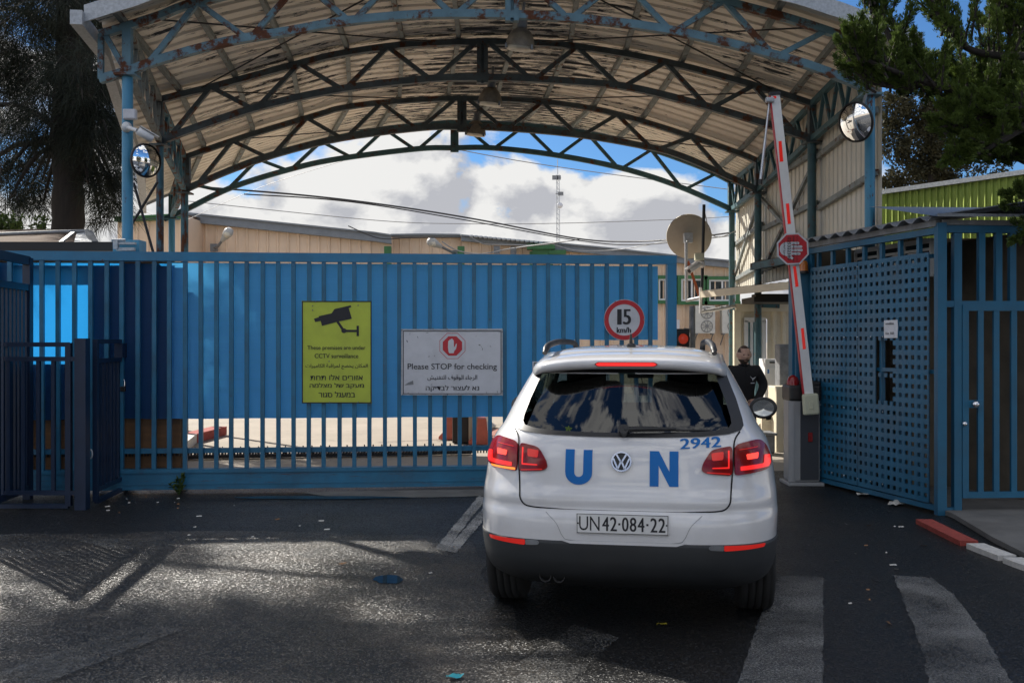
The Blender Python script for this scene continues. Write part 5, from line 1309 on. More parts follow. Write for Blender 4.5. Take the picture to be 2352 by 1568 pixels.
# needle littered lean-to roof left, beyond the beam
sh = thing('shed_roof', 'low shed roof of bent sheets covered in dry needles behind the beam', 'roof', P(90, 560, 13.2))
m = MB(); rows = []
for j in range(8):
    rows.append([P(-160 + 48 * i, 566 - 38 * (j / 7) + (6 if i == 7 else 0), 13.0 + 2.4 * j / 7) + Vector((0, 0, .05 * mnoise.noise(Vector((i * .9, j * .8, 3))))) for i in range(8)])
m.grid(rows); build('sheets', m, m_needles, sh)
m = MB(); m.tube([P(-60, 541, 13.6), P(130, 533, 13.6), P(203, 531, 13.6)], .03, 6); m.bar(P(140, 556, 13.0), P(168, 534, 13.2), .07, .02); m.bar(P(203, 531, 13.4), P(216, 556, 13.1), .10, .03); build('flashing', m, m_galvdark, sh)
m = MB(); m.prism([P(170, 557, 12.95), P(212, 557, 12.95), P(196, 533, 13.6), P(176, 535, 13.6)], Vector((0, .02, 0))); build('bent_sheet', m, m_galv, sh)
m = MB(); m.prism([P(-170, 600, 12.9), P(215, 600, 12.9), P(215, 559, 12.9), P(-170, 559, 12.9)], Vector((0, 3, 0))); build('wall', m, m_blacksteel, sh)
# ================================================================ buildings and things inside the yard
def ribbed_face(mb, px, Z, zb, pitch, depth=.05, ribw=.10, d=None):
    """upright ribbed cladding below a top edge given in photo points (x, y) at distance Z"""
    d = d or (lambda X: 0); pts = [P(x, y, Z) for x, y in px]; X0, X1 = pts[0].x, pts[-1].x; n = int((X1 - X0) / pitch)
    lo = []; hi = []; tab = [(p.x, p.z) for p in pts]
    for k in range(n):
        for u, h in ((0, 0), ((pitch - ribw) / pitch, 0), ((pitch - ribw * .7) / pitch, 1), ((pitch - ribw * .3) / pitch, 1)):
            X = X0 + pitch * (k + u); z = lerp_poly(tab, X); y = Z + d(X) - depth * h; hi.append(Vector((X, y, z))); lo.append(Vector((X, y, zb)))
    hi.append(Vector((X1, Z + d(X1), tab[-1][1]))); lo.append(Vector((X1, Z + d(X1), zb)))
    mb.grid([lo, hi], 0, False); return tab
def hall(label, px, Z, fh, depth=9, fascia=m_greyroof, trim=None):
    c = P(px[0][0], 784, Z); t = thing('warehouse', label, 'warehouse', Vector((c.x, Z, 0)), group='peach coloured warehouse units behind the gate')
    m = MB(); tab = ribbed_face(m, px, Z, 0, .34); build('wall', m, m_peach, t)
    m = MB(); X0, X1 = tab[0][0], tab[-1][0]
    m.add([(X0, Z, 0), (X0, Z + depth, 0), (X0, Z + depth, tab[0][1]), (X0, Z, tab[0][1])], [(0, 1, 2, 3)]); m.add([(X1, Z, 0), (X1, Z + depth, 0), (X1, Z + depth, tab[-1][1]), (X1, Z, tab[-1][1])], [(0, 1, 2, 3)]); build('side_wall', m, m_peach, t)
    m = MB(); rf = []
    for X, z in tab: rf.append((Vector((X, Z - .25, z + .03)), Vector((X, Z + depth, z + .5))))
    m.grid([[a for a, b in rf], [b for a, b in rf]], 0, False); r_ = build('roof', m, m_galv, t)
    m = MB(); f = [(Vector((X, Z - .26, z + .02)), Vector((X, Z - .26, z + .02 - fh))) for X, z in tab]; m.grid([[a for a, b in f], [b for a, b in f], [b + Vector((0, .25, 0)) for a, b in f]], 0, False); m.sweep([a + Vector((0, -.03, .02)) for a, b in f], .10, .05, (0, 0, 1)); build('fascia', m, fascia, r_)
    return t
ZW = 33.0
hall('peach warehouse unit at the left with a green roof edge', [(270, 505), (302, 504), (360, 501), (432, 497)], ZW - 1.5, .10, fascia=m_greenpaint)
hall('largest peach warehouse unit with a broad grey sloping roof edge', [(430, 494), (650, 517), (861, 539), (901, 545)], ZW, .26)
w2 = hall('narrow peach warehouse unit with a thin grey roof edge and green posts', [(900, 544), (980, 543), (1059, 544)], ZW + .4, .05)
w3 = hall('peach warehouse unit with tiled ridge and green post in the centre', [(1060, 545), (1160, 554), (1266, 563)], ZW + .2, .16)
w4 = hall('peach warehouse unit at the right with green framed windows and air conditioners', [(1266, 562), (1400, 575), (1553, 592), (1700, 606)], ZW - .2, .20)
for par, x in ((w2, 891), (w3, 1059), (w3, 1224), (w4, 1262)):
    m = MB(); p = P(x, 560, ZW - .45); m.box((p.x, p.y, 2.4), (.22, .25, 4.8 + (0 if x < 1200 else -.35))); build('green_post', m, m_greenpaint, par)
m = MB(); p = P(1242, 572, ZW - .5); m.box(p + Vector((0, 0, .06)), (.9, .5, .16)); m.box(P(1280, 580, ZW - .5), (.55, .4, .14)); m.box(p + Vector((0, .1, -.2)), (.55, .5, .4), 0); build('green_box_trim', m, m_greenpaint, w4)
m = MB()
for k in range(16):
    p = P(1083 + 10.6 * k, 547.5 + 1.02 * k, ZW - .1); m.box(p + Vector((0, 0, .06)), (.12, .5, .07), bev=.02)
build('ridge_tiles', m, m_galv, w3)
for x, y in ((1141, 574), (1179, 576)):
    m = MB(); m.box(P(x, y, ZW - .05), (.2, .06, .26)); build('vent', m, m_galvdark, w3)
# windows with green surrounds
def gwin(x0, x1, y0, y1, par):
    a, b = P(x0, y1, ZW - .3), P(x1, y0, ZW - .3); c = (a + b) / 2; w, h = b.x - a.x, b.z - a.z
    m = MB()
    for s in (-1, 1): m.box((c.x, c.y, c.z + s * (h / 2 + .05)), (w + .3, .12, .11)); m.box((c.x + s * (w / 2 + .06), c.y, c.z), (.12, .12, h))
    wf = build('window', m, m_greenpaint, par)
    m = MB()
    for s in (-1, 1): m.box((c.x, c.y + .02, c.z + s * (h / 2 - .03)), (w, .07, .06)); m.box((c.x + s * (w / 2 - .03), c.y + .02, c.z), (.06, .07, h - .12))
    m.box((c.x, c.y + .02, c.z), (.05, .06, h - .12)); build('frame', m, m_white, wf)
    m = MB(); m.box((c.x, c.y + .06, c.z), (w, .02, h)); build('pane', m, m_windowglass, wf)
gwin(1512, 1545, 640, 690, w4); gwin(1564, 1614, 640, 692, w4); gwin(1628, 1690, 642, 692, w4)
def aircon(x0, x1, y0, y1, label):
    a, b = P(x0, y1, ZW - .75), P(x1, y0, ZW - .75); c = (a + b) / 2; w, h = b.x - a.x, b.z - a.z
    t = thing('air_conditioner', label, 'air conditioner', Vector((c.x, c.y, a.z)), group='outdoor air conditioning units on the warehouse wall')
    m = MB(); m.box(c, (w, .4, h), bev=.02); build('casing', m, m_acwhite, t)
    for s in (-1, 1):
        m = MB(); r = h * .21; q = c + Vector((w * .08, -.2, s * h * .24)); m.lathe([(r, -.001), (r * 1.02, .012), (r * .92, .016)], q, (0, -1, 0), 24)
        for k in range(9): aa = 2 * math.pi * k / 9; m.bar(q + Vector((0, -.01, 0)), q + Vector((math.cos(aa) * r, -.012, math.sin(aa) * r)), .02, .012)
        m.lathe([(r * .3, .014), (.001, .02)], q, (0, -1, 0), 14); f = build('fan_grille', m, m_acdark, t)
    for sg in (-1, 1): m = MB(); m.bar(c + Vector((sg * w * .4, .2, -h / 2 - .02)), c + Vector((sg * w * .4, -.2, -h / 2 - .02)), .05, .04); m.bar(c + Vector((sg * w * .4, .38, -h * .9)), c + Vector((sg * w * .4, -.15, -h / 2)), .03, .03); build('wall_bracket', m, m_galvdark, t)
aircon(1594, 1640, 702, 766, 'left twin fan air conditioner on the peach wall'); aircon(1656, 1700, 702, 766, 'right air conditioner half hidden by the teal column')
m_lamphead = M('lamp_head_grey', (.42, .42, .40), .5, var=.1)
# wall lamps
def wall_lamp(label, base, elbow, head, hr):
    t = thing('street_lamp', label, 'lamp', base, group='cobra head lamps on the warehouse')
    m = MB(); m.tube([base, elbow, head], .045, 8); m.box(base, (.22, .16, .25)); build('arm', m, m_galvdark, t)
    d = (head - elbow).normalized(); m = MB(); m.lathe([(.02, -.28), (.06, -.24), (.10, -.08), (.15, .08), (.155, .17), (.11, .27), (.001, .30)], head, d, 18); build('lamp_head', m, m_lamphead, t)
    m = MB(); m.lathe([(.115, 0), (.10, -.04), (.001, -.06)], head + d * .11 + Vector((0, -.085, -.06)), (0, .8, .6), 16); build('lens', m, m_lampglass, t)
wall_lamp('cobra head lamp leaning right on the peach wall at the left', P(492, 569, ZW - .2), P(500, 566, ZW - .8), P(519, 541, ZW - .98), .3)
wall_lamp('cobra head lamp leaning left above the middle of the gate', P(1046, 584, ZW - .2), P(1040, 580, ZW - .5), P(1000, 560, ZW - .9), .3)
# green clad shed on the right
gs = thing('green_shed', 'lime green ribbed metal shed below the dark conifers', 'shed', P(2012, 784, 16.5) * Vector((1, 1, 0)) if False else Vector((6.03, 16.5, 0)))
m = MB(); A_, B_ = P(2010, 449, 16.5), P(2420, 392, 14.2); n = 26
lo, hi = [], []
for k in range(n):
    for u, h in ((0, 0), (.78, 0), (.86, .05), (.94, .05)):
        p = A_.lerp(B_, (k + u) / n) + Vector((-.02, -h, 0)); hi.append(p); lo.append(Vector((p.x, p.y, 0)))
m.grid([lo, hi], 0, False); build('wall', m, m_greenclad, gs)
m = MB(); m.bar(A_ + Vector((0, 0, .03)), B_ + Vector((0, 0, .03)), .16, .07); build('eaves_trim', m, m_galv, gs)
m = MB(); m.add([A_, B_, B_ + Vector((1, 5, .7)), A_ + Vector((1, 5, .7))], [(0, 1, 2, 3)]); build('roof', m, m_galvdark, gs)
m = MB(); m.tube([P(2022, 449, 16.3), P(2014, 465, 16.3), P(2013, 540, 16.3)], .035, 8); build('drain_pipe', m, m_white, gs)
# ---------------------------------------------------------------- cream cabin at the inner right
ZC = 17.9
def CC(x, y, z=ZC): return P(x, y, z)
cb = thing('guard_cabin', 'cream corrugated container cabin behind the guard', 'cabin', CC(1690, 1000))
m = MB(); zt = CC(1690, 712).z; ribbed_face(m, [(1692, 712), (1708, 712)], ZC, 0, .08, .03, .05); ribbed_face(m, [(1762, 712), (1960, 712)], ZC, 0, .17, .045, .10); build('wall', m, m_container, cb)
m = MB(); xa, xb = CC(1706, 0).x, CC(1764, 0).x; m.box(((xa + xb) / 2, ZC + .03, CC(0, 722).z), (xb - xa, .05, .16)); m.box((CC(1692, 0).x, ZC - .02, zt / 2), (.12, .12, zt)); m.box(((CC(1690, 0).x + CC(1960, 0).x) / 2, ZC - .02, zt + .04), (CC(1960, 0).x - CC(1690, 0).x, .14, .14)); build('corner_frame', m, m_container, cb)
dz0, dz1 = 0.1, CC(0, 737).z; m = MB(); xa, xb = CC(1708, 0).x, CC(1757, 0).x
for X in (xa + .03, xb - .03): m.box((X, ZC - .03, (dz0 + dz1) / 2), (.07, .10, dz1 - dz0))
m.box(((xa + xb) / 2, ZC - .03, dz1 + .02), (xb - xa, .10, .08)); m.box(((xa + xb) / 2 - .06, ZC - .02, (dz0 + dz1) / 2), (.05, .08, dz1 - dz0)); dd = build('door', m, m_white, cb)
m = MB(); m.box(((xa + xb) / 2, ZC + .0, (dz0 + dz1) / 2), (xb - xa - .1, .02, dz1 - dz0)); build('pane', m, m_tealglass, dd)
m = MB(); xk = P(1700, 0, ZC + 3).x; m.add([(CC(1690, 0).x, ZC, 0), (xk, ZC + 3, 0), (xk, ZC + 3, zt), (CC(1690, 0).x, ZC, zt)], [(0, 1, 2, 3)]); m.add([(CC(1690, 0).x, ZC, zt), (xk, ZC + 3, zt), (CC(1960, 0).x, ZC + 3, zt), (CC(1960, 0).x, ZC, zt)], [(0, 1, 2, 3)]); build('side_wall', m, m_container, cb)
m = MB(); m.bar(CC(1748, 700, ZC - .1), CC(1790, 702, ZC - .1), .06, .09); build('blue_rail', m, m_steelteal, cb)
# awnings
def awning(label, c0, c1, c2, c3, mat):
    t = thing('awning', label, 'awning', c0, group='tin awnings over the cream cabin'); m = MB(); n = 22; lo = []; hi = []
    for k in range(n + 1):
        h = .03 if k % 2 else 0; lo.append(c0.lerp(c1, k / n) + Vector((0, 0, h + .04))); hi.append(c3.lerp(c2, k / n) + Vector((0, 0, h + .04)))
    m.grid([lo, hi], 0, False); build('tin_sheet', m, m_galvdark, t)
    m = MB()
    for a, b in ((c0, c1), (c0, c3), (c1, c2), (c3, c2)): m.bar(a, b, .06, .11)
    for k in (1, 2): m.bar(c0.lerp(c1, k / 3) - Vector((0, 0, .02)), c3.lerp(c2, k / 3) - Vector((0, 0, .02)), .04, .06)
    build('frame', m, mat, t)
    return t
awning('lower cream awning jutting left over the guard cabin door', P(1612, 676, 17.2), P(1822, 655, 14.9), P(1850, 655, 17.4), P(1690, 668, 19.2), m_container)
awning('upper steel canopy shelf between the teal columns and the barrier', P(1727, 613, 16.6), P(1846, 590, 14.6), P(1880, 590, 17.2), P(1760, 600, 18.6), m_steelteal)
m = MB(); m.box(P(1785, 690, 16.9), (1.0, .9, .09)); m.box(P(1800, 684, 16.6), (1.0, .3, .12)); tag(build('awning_beam', m, m_blacksteel, loc=P(1785, 690, 16.9)), 'dark charred beam under the lower awning', 'beam')
# white meter cabinet, louvred unit, bin
mc = thing('meter_cabinet', 'white metal cabinet with a narrow slot behind the guard', 'cabinet', P(1777, 940, 16.6))
a, b = P(1757, 938, 16.6), P(1801, 824, 16.6); c = (a + b) / 2; m = MB(); m.box(c + Vector((0, .2, 0)), (b.x - a.x, .4, b.z - a.z), bev=.008); build('casing', m, m_white, mc)
m = MB(); m.box(c + Vector((.0, -.006, -.06)), ((b.x - a.x) * .86, .02, (b.z - a.z) * .80), bev=.004); dd = build('door', m, m_white, mc); m = MB(); m.box(c + Vector((-.01, -.006, (b.z - a.z) * .43)), (.15, .02, .025)); build('slot', m, m_black, mc)
w = MB(); letter(w, '1', c.x - .12, c.x - .10, 0, .07, lambda x, y, k=0: Vector((x, c.y - .018 - k * .0005, c.z + .24 - y)), bold=.003); build('number', w, m_blue, dd)
m = MB()
for dx, dz in ((-.9, -.01), (0, 0)): pass
lv = thing('louvred_unit', 'cream louvred metal cabinet standing left of the barrier', 'cabinet', P(1803, 1043, 15.3))
a, b = P(1783, 1040, 15.4), P(1822, 888, 15.4); c = (a + b) / 2; m = MB(); m.box(c + Vector((0, .25, 0)), (b.x - a.x, .5, b.z - a.z), bev=.015); build('casing', m, m_container, lv)
for k in range(9): m = MB(); m.box(Vector((c.x + .06, c.y - .015, P(0, 928 + 8.4 * k, 15.4).z)), (.16, .035, .025), rot=Matrix.Rotation(R(30), 3, 'X')); build('louvre', m, m_white, lv)
m = MB(); m.bar(P(1752, 964, 15.8), P(1790, 1000, 15.8), .5, .03, (0, 1, 0)); m.bar(P(1752, 958, 15.9), P(1783, 955, 15.9), .4, .06, (0, 0, 1)); m.box(P(1764, 978, 15.9), (.3, .4, .5)); tag(build('workbench', m, m_container, loc=P(1764, 1000, 15.9)), 'cream metal bench with sloping front beside the louvred cabinet', 'bench')
m = MB(); a, b = P(1745, 1042, 15.0), P(1781, 997, 15.0); c = (a + b) / 2; m.box(c + Vector((0, .2, 0)), (b.x - a.x, .4, b.z - a.z), bev=.03); m.box(c + Vector((0, .2, (b.z - a.z) / 2)), (b.x - a.x + .05, .45, .04), bev=.012); tag(build('storage_bin', m, m_galvdark, loc=(c.x, c.y, 0)), 'grey lidded bin standing low beside the car', 'bin')
m = MB(); m.box(P(1806, 850, 16.2), (.30, .3, .85), bev=.02); tag(build('steel_box', m, m_galvdark, loc=P(1806, 880, 16.2)), 'plain steel box right of the white meter cabinet', 'box')
# ---------------------------------------------------------------- satellite dish, aerial pole with camera
ds = thing('satellite_dish', 'large beige satellite dish seen from behind on a bracket pole', 'satellite dish', P(1577, 690, 19))
dc = P(1581, 545, 18.6); dn = Vector((.28, .95, .28)).normalized(); m = MB(); r = .415
m.lathe([(r * k / 10, .10 * (k / 10) ** 2) for k in range(1, 11)], dc, dn, 40); m.lathe([(.001, -.012)] + [(r * k / 10, .10 * (k / 10) ** 2 - .012) for k in range(1, 11)], dc, dn, 40); m.lathe([(r, .085), (r * 1.02, .10), (r, .105)], dc, dn, 40); build('reflector', m, m_dish, ds)
pt_ = P(1576, 570, 18.3); m = MB(); m.tube([pt_ + Vector((0, 0, .12)), P(1577, 690, 18.3)], .03, 10); m.tube([P(1577, 690, 18.3), P(1612, 683, 18.0)], .03, 10); m.box(dc - dn * .08, (.16, .14, .18)); m.tube([pt_ + Vector((0, -.02, .05)), dc], .025, 8); build('pole', m, m_galv, ds)
m = MB(); m.bar(P(1580, 600, 18.3), P(1606, 680, 18.1), .045, .03, (0, 1, 0)); build('brace', m, m_orange, ds)
ap = thing('aerial_pole', 'thin black pole rising beside the satellite dish', 'pole', P(1612, 712, 17.6))
m = MB(); m.tube([P(1609, 712, 17.6), P(1613, 640, 17.6), P(1617, 470, 17.6)], .028, 10); build('pole_tube', m, m_black, ap)
m = MB(); m.tube([P(1609, 716, 17.5), P(1690, 703, 17.9)], .03, 8); m.tube([P(1609, 660, 17.5), P(1609, 720, 17.5)], .025, 8); build('rail', m, m_white, ap)
m = MB(); m.box(P(1606, 590, 17.5), (.16, .12, .13), bev=.01); tag(build('junction_box', m, m_cream, loc=P(1606, 590, 17.5)), 'cream junction box on the black aerial pole', 'box')
k0 = P(1612, 607, 17.5); cctv('cream bullet camera on the black aerial pole below the dish', k0, P(1606, 606, 17.35), P(1583, 622, 17.2), .05)
# traffic light
tl_ = thing('traffic_light', 'black traffic light showing red just above the car roof', 'traffic light', P(1586, 784, 16) * Vector((1, 1, 0)) if False else Vector((P(1586, 784, 16).x, 16, 0)))
m = MB(); a = P(1566, 778, 15.8); m.box(a + Vector((.01, .06, .01)), (.23, .12, .30), bev=.02); hs_ = build('housing', m, m_black, tl_)
m = MB(); m.lathe([(.082, .0), (.07, .025), (.001, .038)], a + Vector((.02, 0, .0)), (0, -1, 0), 22); build('red_lens', m, M('dim_red_signal_lens', (.5, .05, .03), .3, var=.05, emit=(1, .10, .05), estr=.12), hs_)
m = MB(); m.lathe([(.09, .0), (.094, .09), (.088, .09), (.084, .0)], a + Vector((.02, 0, .0)), (0, -1, 0), 22); build('visor', m, m_black, hs_)
m = MB(); p = P(1590, 745, 16); m.tube([(p.x, p.y, 0), (p.x, p.y, p.z + .3)], .05, 12); m.tube([p + Vector((0, 0, -.1)), P(1572, 757, 15.9)], .03, 8); build('pole', m, m_galvdark, tl_)
m = MB(); m.prism([P(1551, 757, ZW - .4), P(1561, 757, ZW - .4), P(1561, 734, ZW - .4), P(1551, 734, ZW - .4)], Vector((0, .01, 0))); tag(build('wall_notice', m, m_paper, loc=P(1556, 757, ZW - .4)), 'small white printed notice on the peach wall right of the gate post', 'notice')
# barriers and post on the yard behind the gate
def jersey(label, x0, x1, y0, y1, Z, mat, yaw):
    a = G((x0 + x1) / 2, y1); w = (x1 - x0) * a.y / F; h = (y1 - y0) * a.y / F; rot = Matrix.Rotation(yaw, 3, 'Z')
    sec = [(-.22, 0), (-.22, .12), (-.09, .45), (-.07, 1), (.07, 1), (.09, .45), (.22, .12), (.22, 0)]; m = MB()
    l0 = [a + rot @ Vector((s * w / .44 * .5 if False else -.6, t, z * h)) for t, z in sec for s in (0,)]; l1 = [p + rot @ Vector((1.2, 0, 0)) for p in l0]
    m.grid([l0, l1], 0, False); m.add(l0, [tuple(range(8))]); m.add(l1, [tuple(reversed(range(8)))]); return tag(build('plastic_barrier', m, mat, loc=a), label, 'barrier', 'plastic road barriers in the yard')
jersey('faded red plastic barrier behind the wooden post in the yard', 1044, 1075, 952, 1002, 17, m_plasticred, R(75)); jersey('faded red plastic barrier leaning right of the wooden post', 1096, 1110, 955, 1012, 17, m_plasticred, R(95)); jersey('faded white plastic barrier farther back right of the post', 1090, 1112, 955, 985, 19, m_plasticwhite, R(80))
p = G(1087, 1018); m = MB(); m.box((p.x, p.y, .55), (.15, .15, 1.1)); tag(build('timber_post', m, m_woodgrey, loc=p), 'short grey timber post seen under the plastic sheet near the car', 'post')
p = G(1058, 1018); m = MB(); m.box((p.x, p.y + .2, .35), (.28, .4, .7), bev=.02); m.box((p.x, p.y + .2, .71), (.33, .45, .04), bev=.01); tag(build('dark_crate', m, M('dark_brown_crate', (.02, .014, .010), .6), loc=p), 'dark brown bin left of the grey timber post', 'bin')
sheet('red_kerb_island', jag(gpoly([(1106, 1018), (1112, 985), (1400, 985), (1400, 1018)]), .02, .2, 6), .002, M('red_painted_concrete', (.36, .16, .12), .85, var=.2))
# radio mast far off
ms_ = thing('radio_mast', 'thin lattice radio mast far beyond the warehouses', 'mast', P(1282, 784, 95) * Vector((1, 1, 0)))
B0, B1 = P(1282, 600, 95), P(1281, 402, 95); m = MB(); q = .16
for dx, dy in ((-q, -q), (q, -q), (0, q)): m.tube([B0 + Vector((dx, dy, 0)), B1 + Vector((dx * .8, dy, 0))], .032, 5)
n = 34
for k in range(n):
    s = 1 if k % 2 else -1; m.tube([B0.lerp(B1, k / n) + Vector((-q * s, -q, 0)), B0.lerp(B1, (k + 1) / n) + Vector((q * s, -q, 0))], .018, 4)
m.tube([B1, P(1280.5, 366, 95)], .035, 5); build('lattice', m, m_galv, ms_)
for x, y, w, h in ((1275, 408, .55, .42), (1284, 408, .35, .42), (1288, 445, .5, .36)):
    m = MB(); c = P(x, y, 94.6); m.box(c, (w, .05, h)); m.box(P(1282, y, 94.8), (w, .08, .06)); build('panel_antenna', m, m_galvdark, ms_)
m = MB(); m.lathe([(.28, 0), (.26, .1), (.001, .14)], P(1286, 472, 94.6), (0, -1, 0), 16); build('dish_antenna', m, m_signwhite, ms_)
# ---------------------------------------------------------------- overhead cables
def cable(label, pts, r, mat=m_cable, sub=8):
    ps = catmull([P(x, y, Z) for x, y, Z in pts], sub); m = MB(); m.tube(ps, r, 5, cap=False); return tag(build('overhead_cable', m, mat, loc=ps[0]), label, 'cable', 'overhead cables crossing the yard')
cable('thick black cable sagging from the left truss towards the dish', [(440, 428, 22), (700, 449, 23), (900, 473, 24), (1100, 505, 26), (1326, 548, 28), (1450, 555, 27), (1570, 548, 25), (1690, 533, 24)], .022)
cable('second black cable twisted under the thick one', [(560, 446, 22), (800, 463, 23), (1060, 504, 26), (1326, 552, 28), (1470, 562, 27), (1690, 540, 24)], .016)
cable('thin grey cable nearly level across the middle of the sky', [(430, 462, 24), (861, 506, 26), (1060, 514, 27), (1280, 513, 27), (1550, 504, 26), (1690, 497, 25)], .010, m_cablegrey)
cable('thin cable running from the crown of the rear truss to the right', [(1000, 334, 22), (1200, 371, 24), (1400, 400, 25), (1680, 436, 24)], .011, m_cablegrey)
cable('thin wire rising from left to right under the rear truss', [(430, 505, 30), (600, 430, 27), (800, 366, 25)], .007, m_cablegrey)
cable('looped pale cable hanging along the warehouse roof edge', [(1015, 555, 32), (1050, 575, 32), (1105, 583, 32), (1180, 570, 32), (1330, 550, 30)], .02, m_cablegrey)
cable('pale cable drooping beneath the central warehouse eaves', [(1082, 545, 32), (1110, 560, 32), (1150, 562, 32), (1240, 563, 32), (1290, 555, 31)], .016, m_cablegrey)
cable('long pale cable dipping in front of the right warehouse unit', [(1268, 560, 32), (1330, 576, 32), (1430, 572, 31), (1560, 548, 27)], .014, m_cablegrey)
cable('dark cable fixed along the left warehouse fascia', [(800, 519, 32), (870, 547, 31.8), (940, 546, 31.8), (1058, 545, 31.8)], .018)
cable('white loop of wire hanging from the black aerial pole', [(1617, 478, 17.6), (1630, 530, 18), (1652, 545, 18.5), (1690, 530, 19.5)], .008, m_cablegrey)
cable('cable hanging left of the first column behind the shed', [(-40, 520, 25), (120, 516, 25), (290, 507, 26), (420, 496, 27)], .012)
for lab, (a, b) in (('left diagonal stay wire crossing beside the first column', ((362, 418, 13), (300, 520, 13))), ('right diagonal stay wire crossing beside the first column', ((307, 420, 13), (352, 580, 13)))):
    m = MB(); m.tube([P(*a), P(*b)], .018, 6); tag(build('stay_wire', m, m_black, loc=P(*b)), lab, 'wire', 'stay wires')
# ================================================================ people
def skin_mesh(verts, edges, radii, sub=2):
    me = bpy.data.meshes.new('figure'); me.from_pydata([tuple(v) for v in verts], edges, []); o = bpy.data.objects.new('figure', me); COL.objects.link(o)
    md = o.modifiers.new('s', 'SKIN'); md.use_smooth_shade = True
    for i, r in enumerate(radii):
        d = me.skin_vertices[0].data[i]; d.radius = r if isinstance(r, tuple) else (r, r)
    me.skin_vertices[0].data[0].use_root = True
    s = o.modifiers.new('u', 'SUBSURF'); s.levels = sub; s.render_levels = sub
    out = bpy.data.meshes.new_from_object(o.evaluated_get(bpy.context.evaluated_depsgraph_get())); bpy.data.objects.remove(o)
    m = MB(); m.add([v.co.copy() for v in out.vertices], [tuple(p.vertices) for p in out.polygons], 0, True); return m
def head_mesh(c, r, yaw, pitch=0.0):
    """a head with brow, nose, mouth, chin and ears; c = centre, r = half height, faces -Y then turned"""
    m = MB(); nu, nv = 40, 30; rows = []
    for j in range(nv + 1):
        t = math.pi * j / nv; row = []
        for i in range(nu):
            a = 2 * math.pi * i / nu; x, y, z = math.sin(t) * math.cos(a), math.sin(t) * math.sin(a), math.cos(t)
            front = max(0, -y); X, Y, Z = x * .70, y * .84 + .06, z
            if z < 0: X *= 1 - .28 * (-z) ** 1.3; Y *= 1 - .10 * (-z)
            if front > .1:
                g = lambda px, pz, sx, sz: math.exp(-((x - px) / sx) ** 2 - ((z - pz) / sz) ** 2) * front
                Y -= .20 * g(0, -.16, .13, .17) + .09 * g(0, .02, .09, .2); Y += .085 * (g(.33, .06, .17, .12) + g(-.33, .06, .17, .12)); Y -= .05 * (g(.3, .25, .3, .09) + g(-.3, .25, .3, .09))
                Y -= .055 * g(0, -.48, .22, .05) + .055 * g(0, -.58, .2, .05) - .05 * g(0, -.53, .2, .025); Y -= .10 * g(0, -.82, .26, .16)
            if abs(x) > .75 and abs(z + .02) < .25 and abs(y) < .3: X *= 1.16
            row.append(Vector((X, Y, Z)) * r)
        rows.append(row)
    rot = Matrix.Rotation(yaw, 3, 'Z') @ Matrix.Rotation(pitch, 3, 'X')
    m.grid([[c + rot @ p for p in rw] for rw in rows], 0, True, True)
    return m, rot
def hair_cap(c, r, rot, test, k=1.035):
    q = MB(); nu, nv = 40, 30; vs = []
    for j in range(nv + 1):
        t = math.pi * j / nv
        for i in range(nu):
            a = 2 * math.pi * i / nu; x, y, z = math.sin(t) * math.cos(a), math.sin(t) * math.sin(a), math.cos(t); X, Y = x * .70, y * .84 + .06
            if z < 0: X *= 1 - .28 * (-z) ** 1.3; Y *= 1 - .10 * (-z)
            if z < -.3 and y < 0: Y -= .10 * math.exp(-(x / .26) ** 2 - ((z + .82) / .16) ** 2) + .03 * math.exp(-(x / .3) ** 2 - ((z + .5) / .1) ** 2)
            vs.append((Vector((x, y, z)), c + rot @ (Vector((X, Y, z)) * r * k)))
    q.v = [b for a, b in vs]
    for j in range(nv):
        for i in range(nu):
            f = [j * nu + i, j * nu + (i + 1) % nu, (j + 1) * nu + (i + 1) % nu, (j + 1) * nu + i]; d = sum((vs[k_][0] for k_ in f), Vector()) / 4
            if test(d): q.f.append(f); q.mi.append(0); q.sm.append(True)
    return q
def fingers(wr, d, side, mb, s=1.0):
    """palm and five fingers hanging from the wrist along d"""
    d = d.normalized(); n = d.cross(side).normalized(); side = side.normalized()
    for k, (o, l) in enumerate(((-.03, .068), (-.010, .08), (.010, .076), (.029, .06))):
        b = wr + d * .085 * s + side * o * s; mb.tube([wr + d * .01, b, b + d * l * .5 * s + n * .008, b + d * l * .85 * s + n * .026, b + d * l * s + n * .036], [.016 * s, .0105 * s, .0095 * s, .0085 * s, .006 * s], 8)
    b = wr + d * .03 * s - side * .03 * s; mb.tube([wr + d * .005, b, b + d * .035 * s - side * .02 * s + n * .012, b + d * .06 * s - side * .018 * s + n * .024], [.015 * s, .013 * s, .010 * s, .007 * s], 8); mb.box(wr + d * .05 * s, (.05 * s, .05 * s, .07 * s), bev=.015 * s)
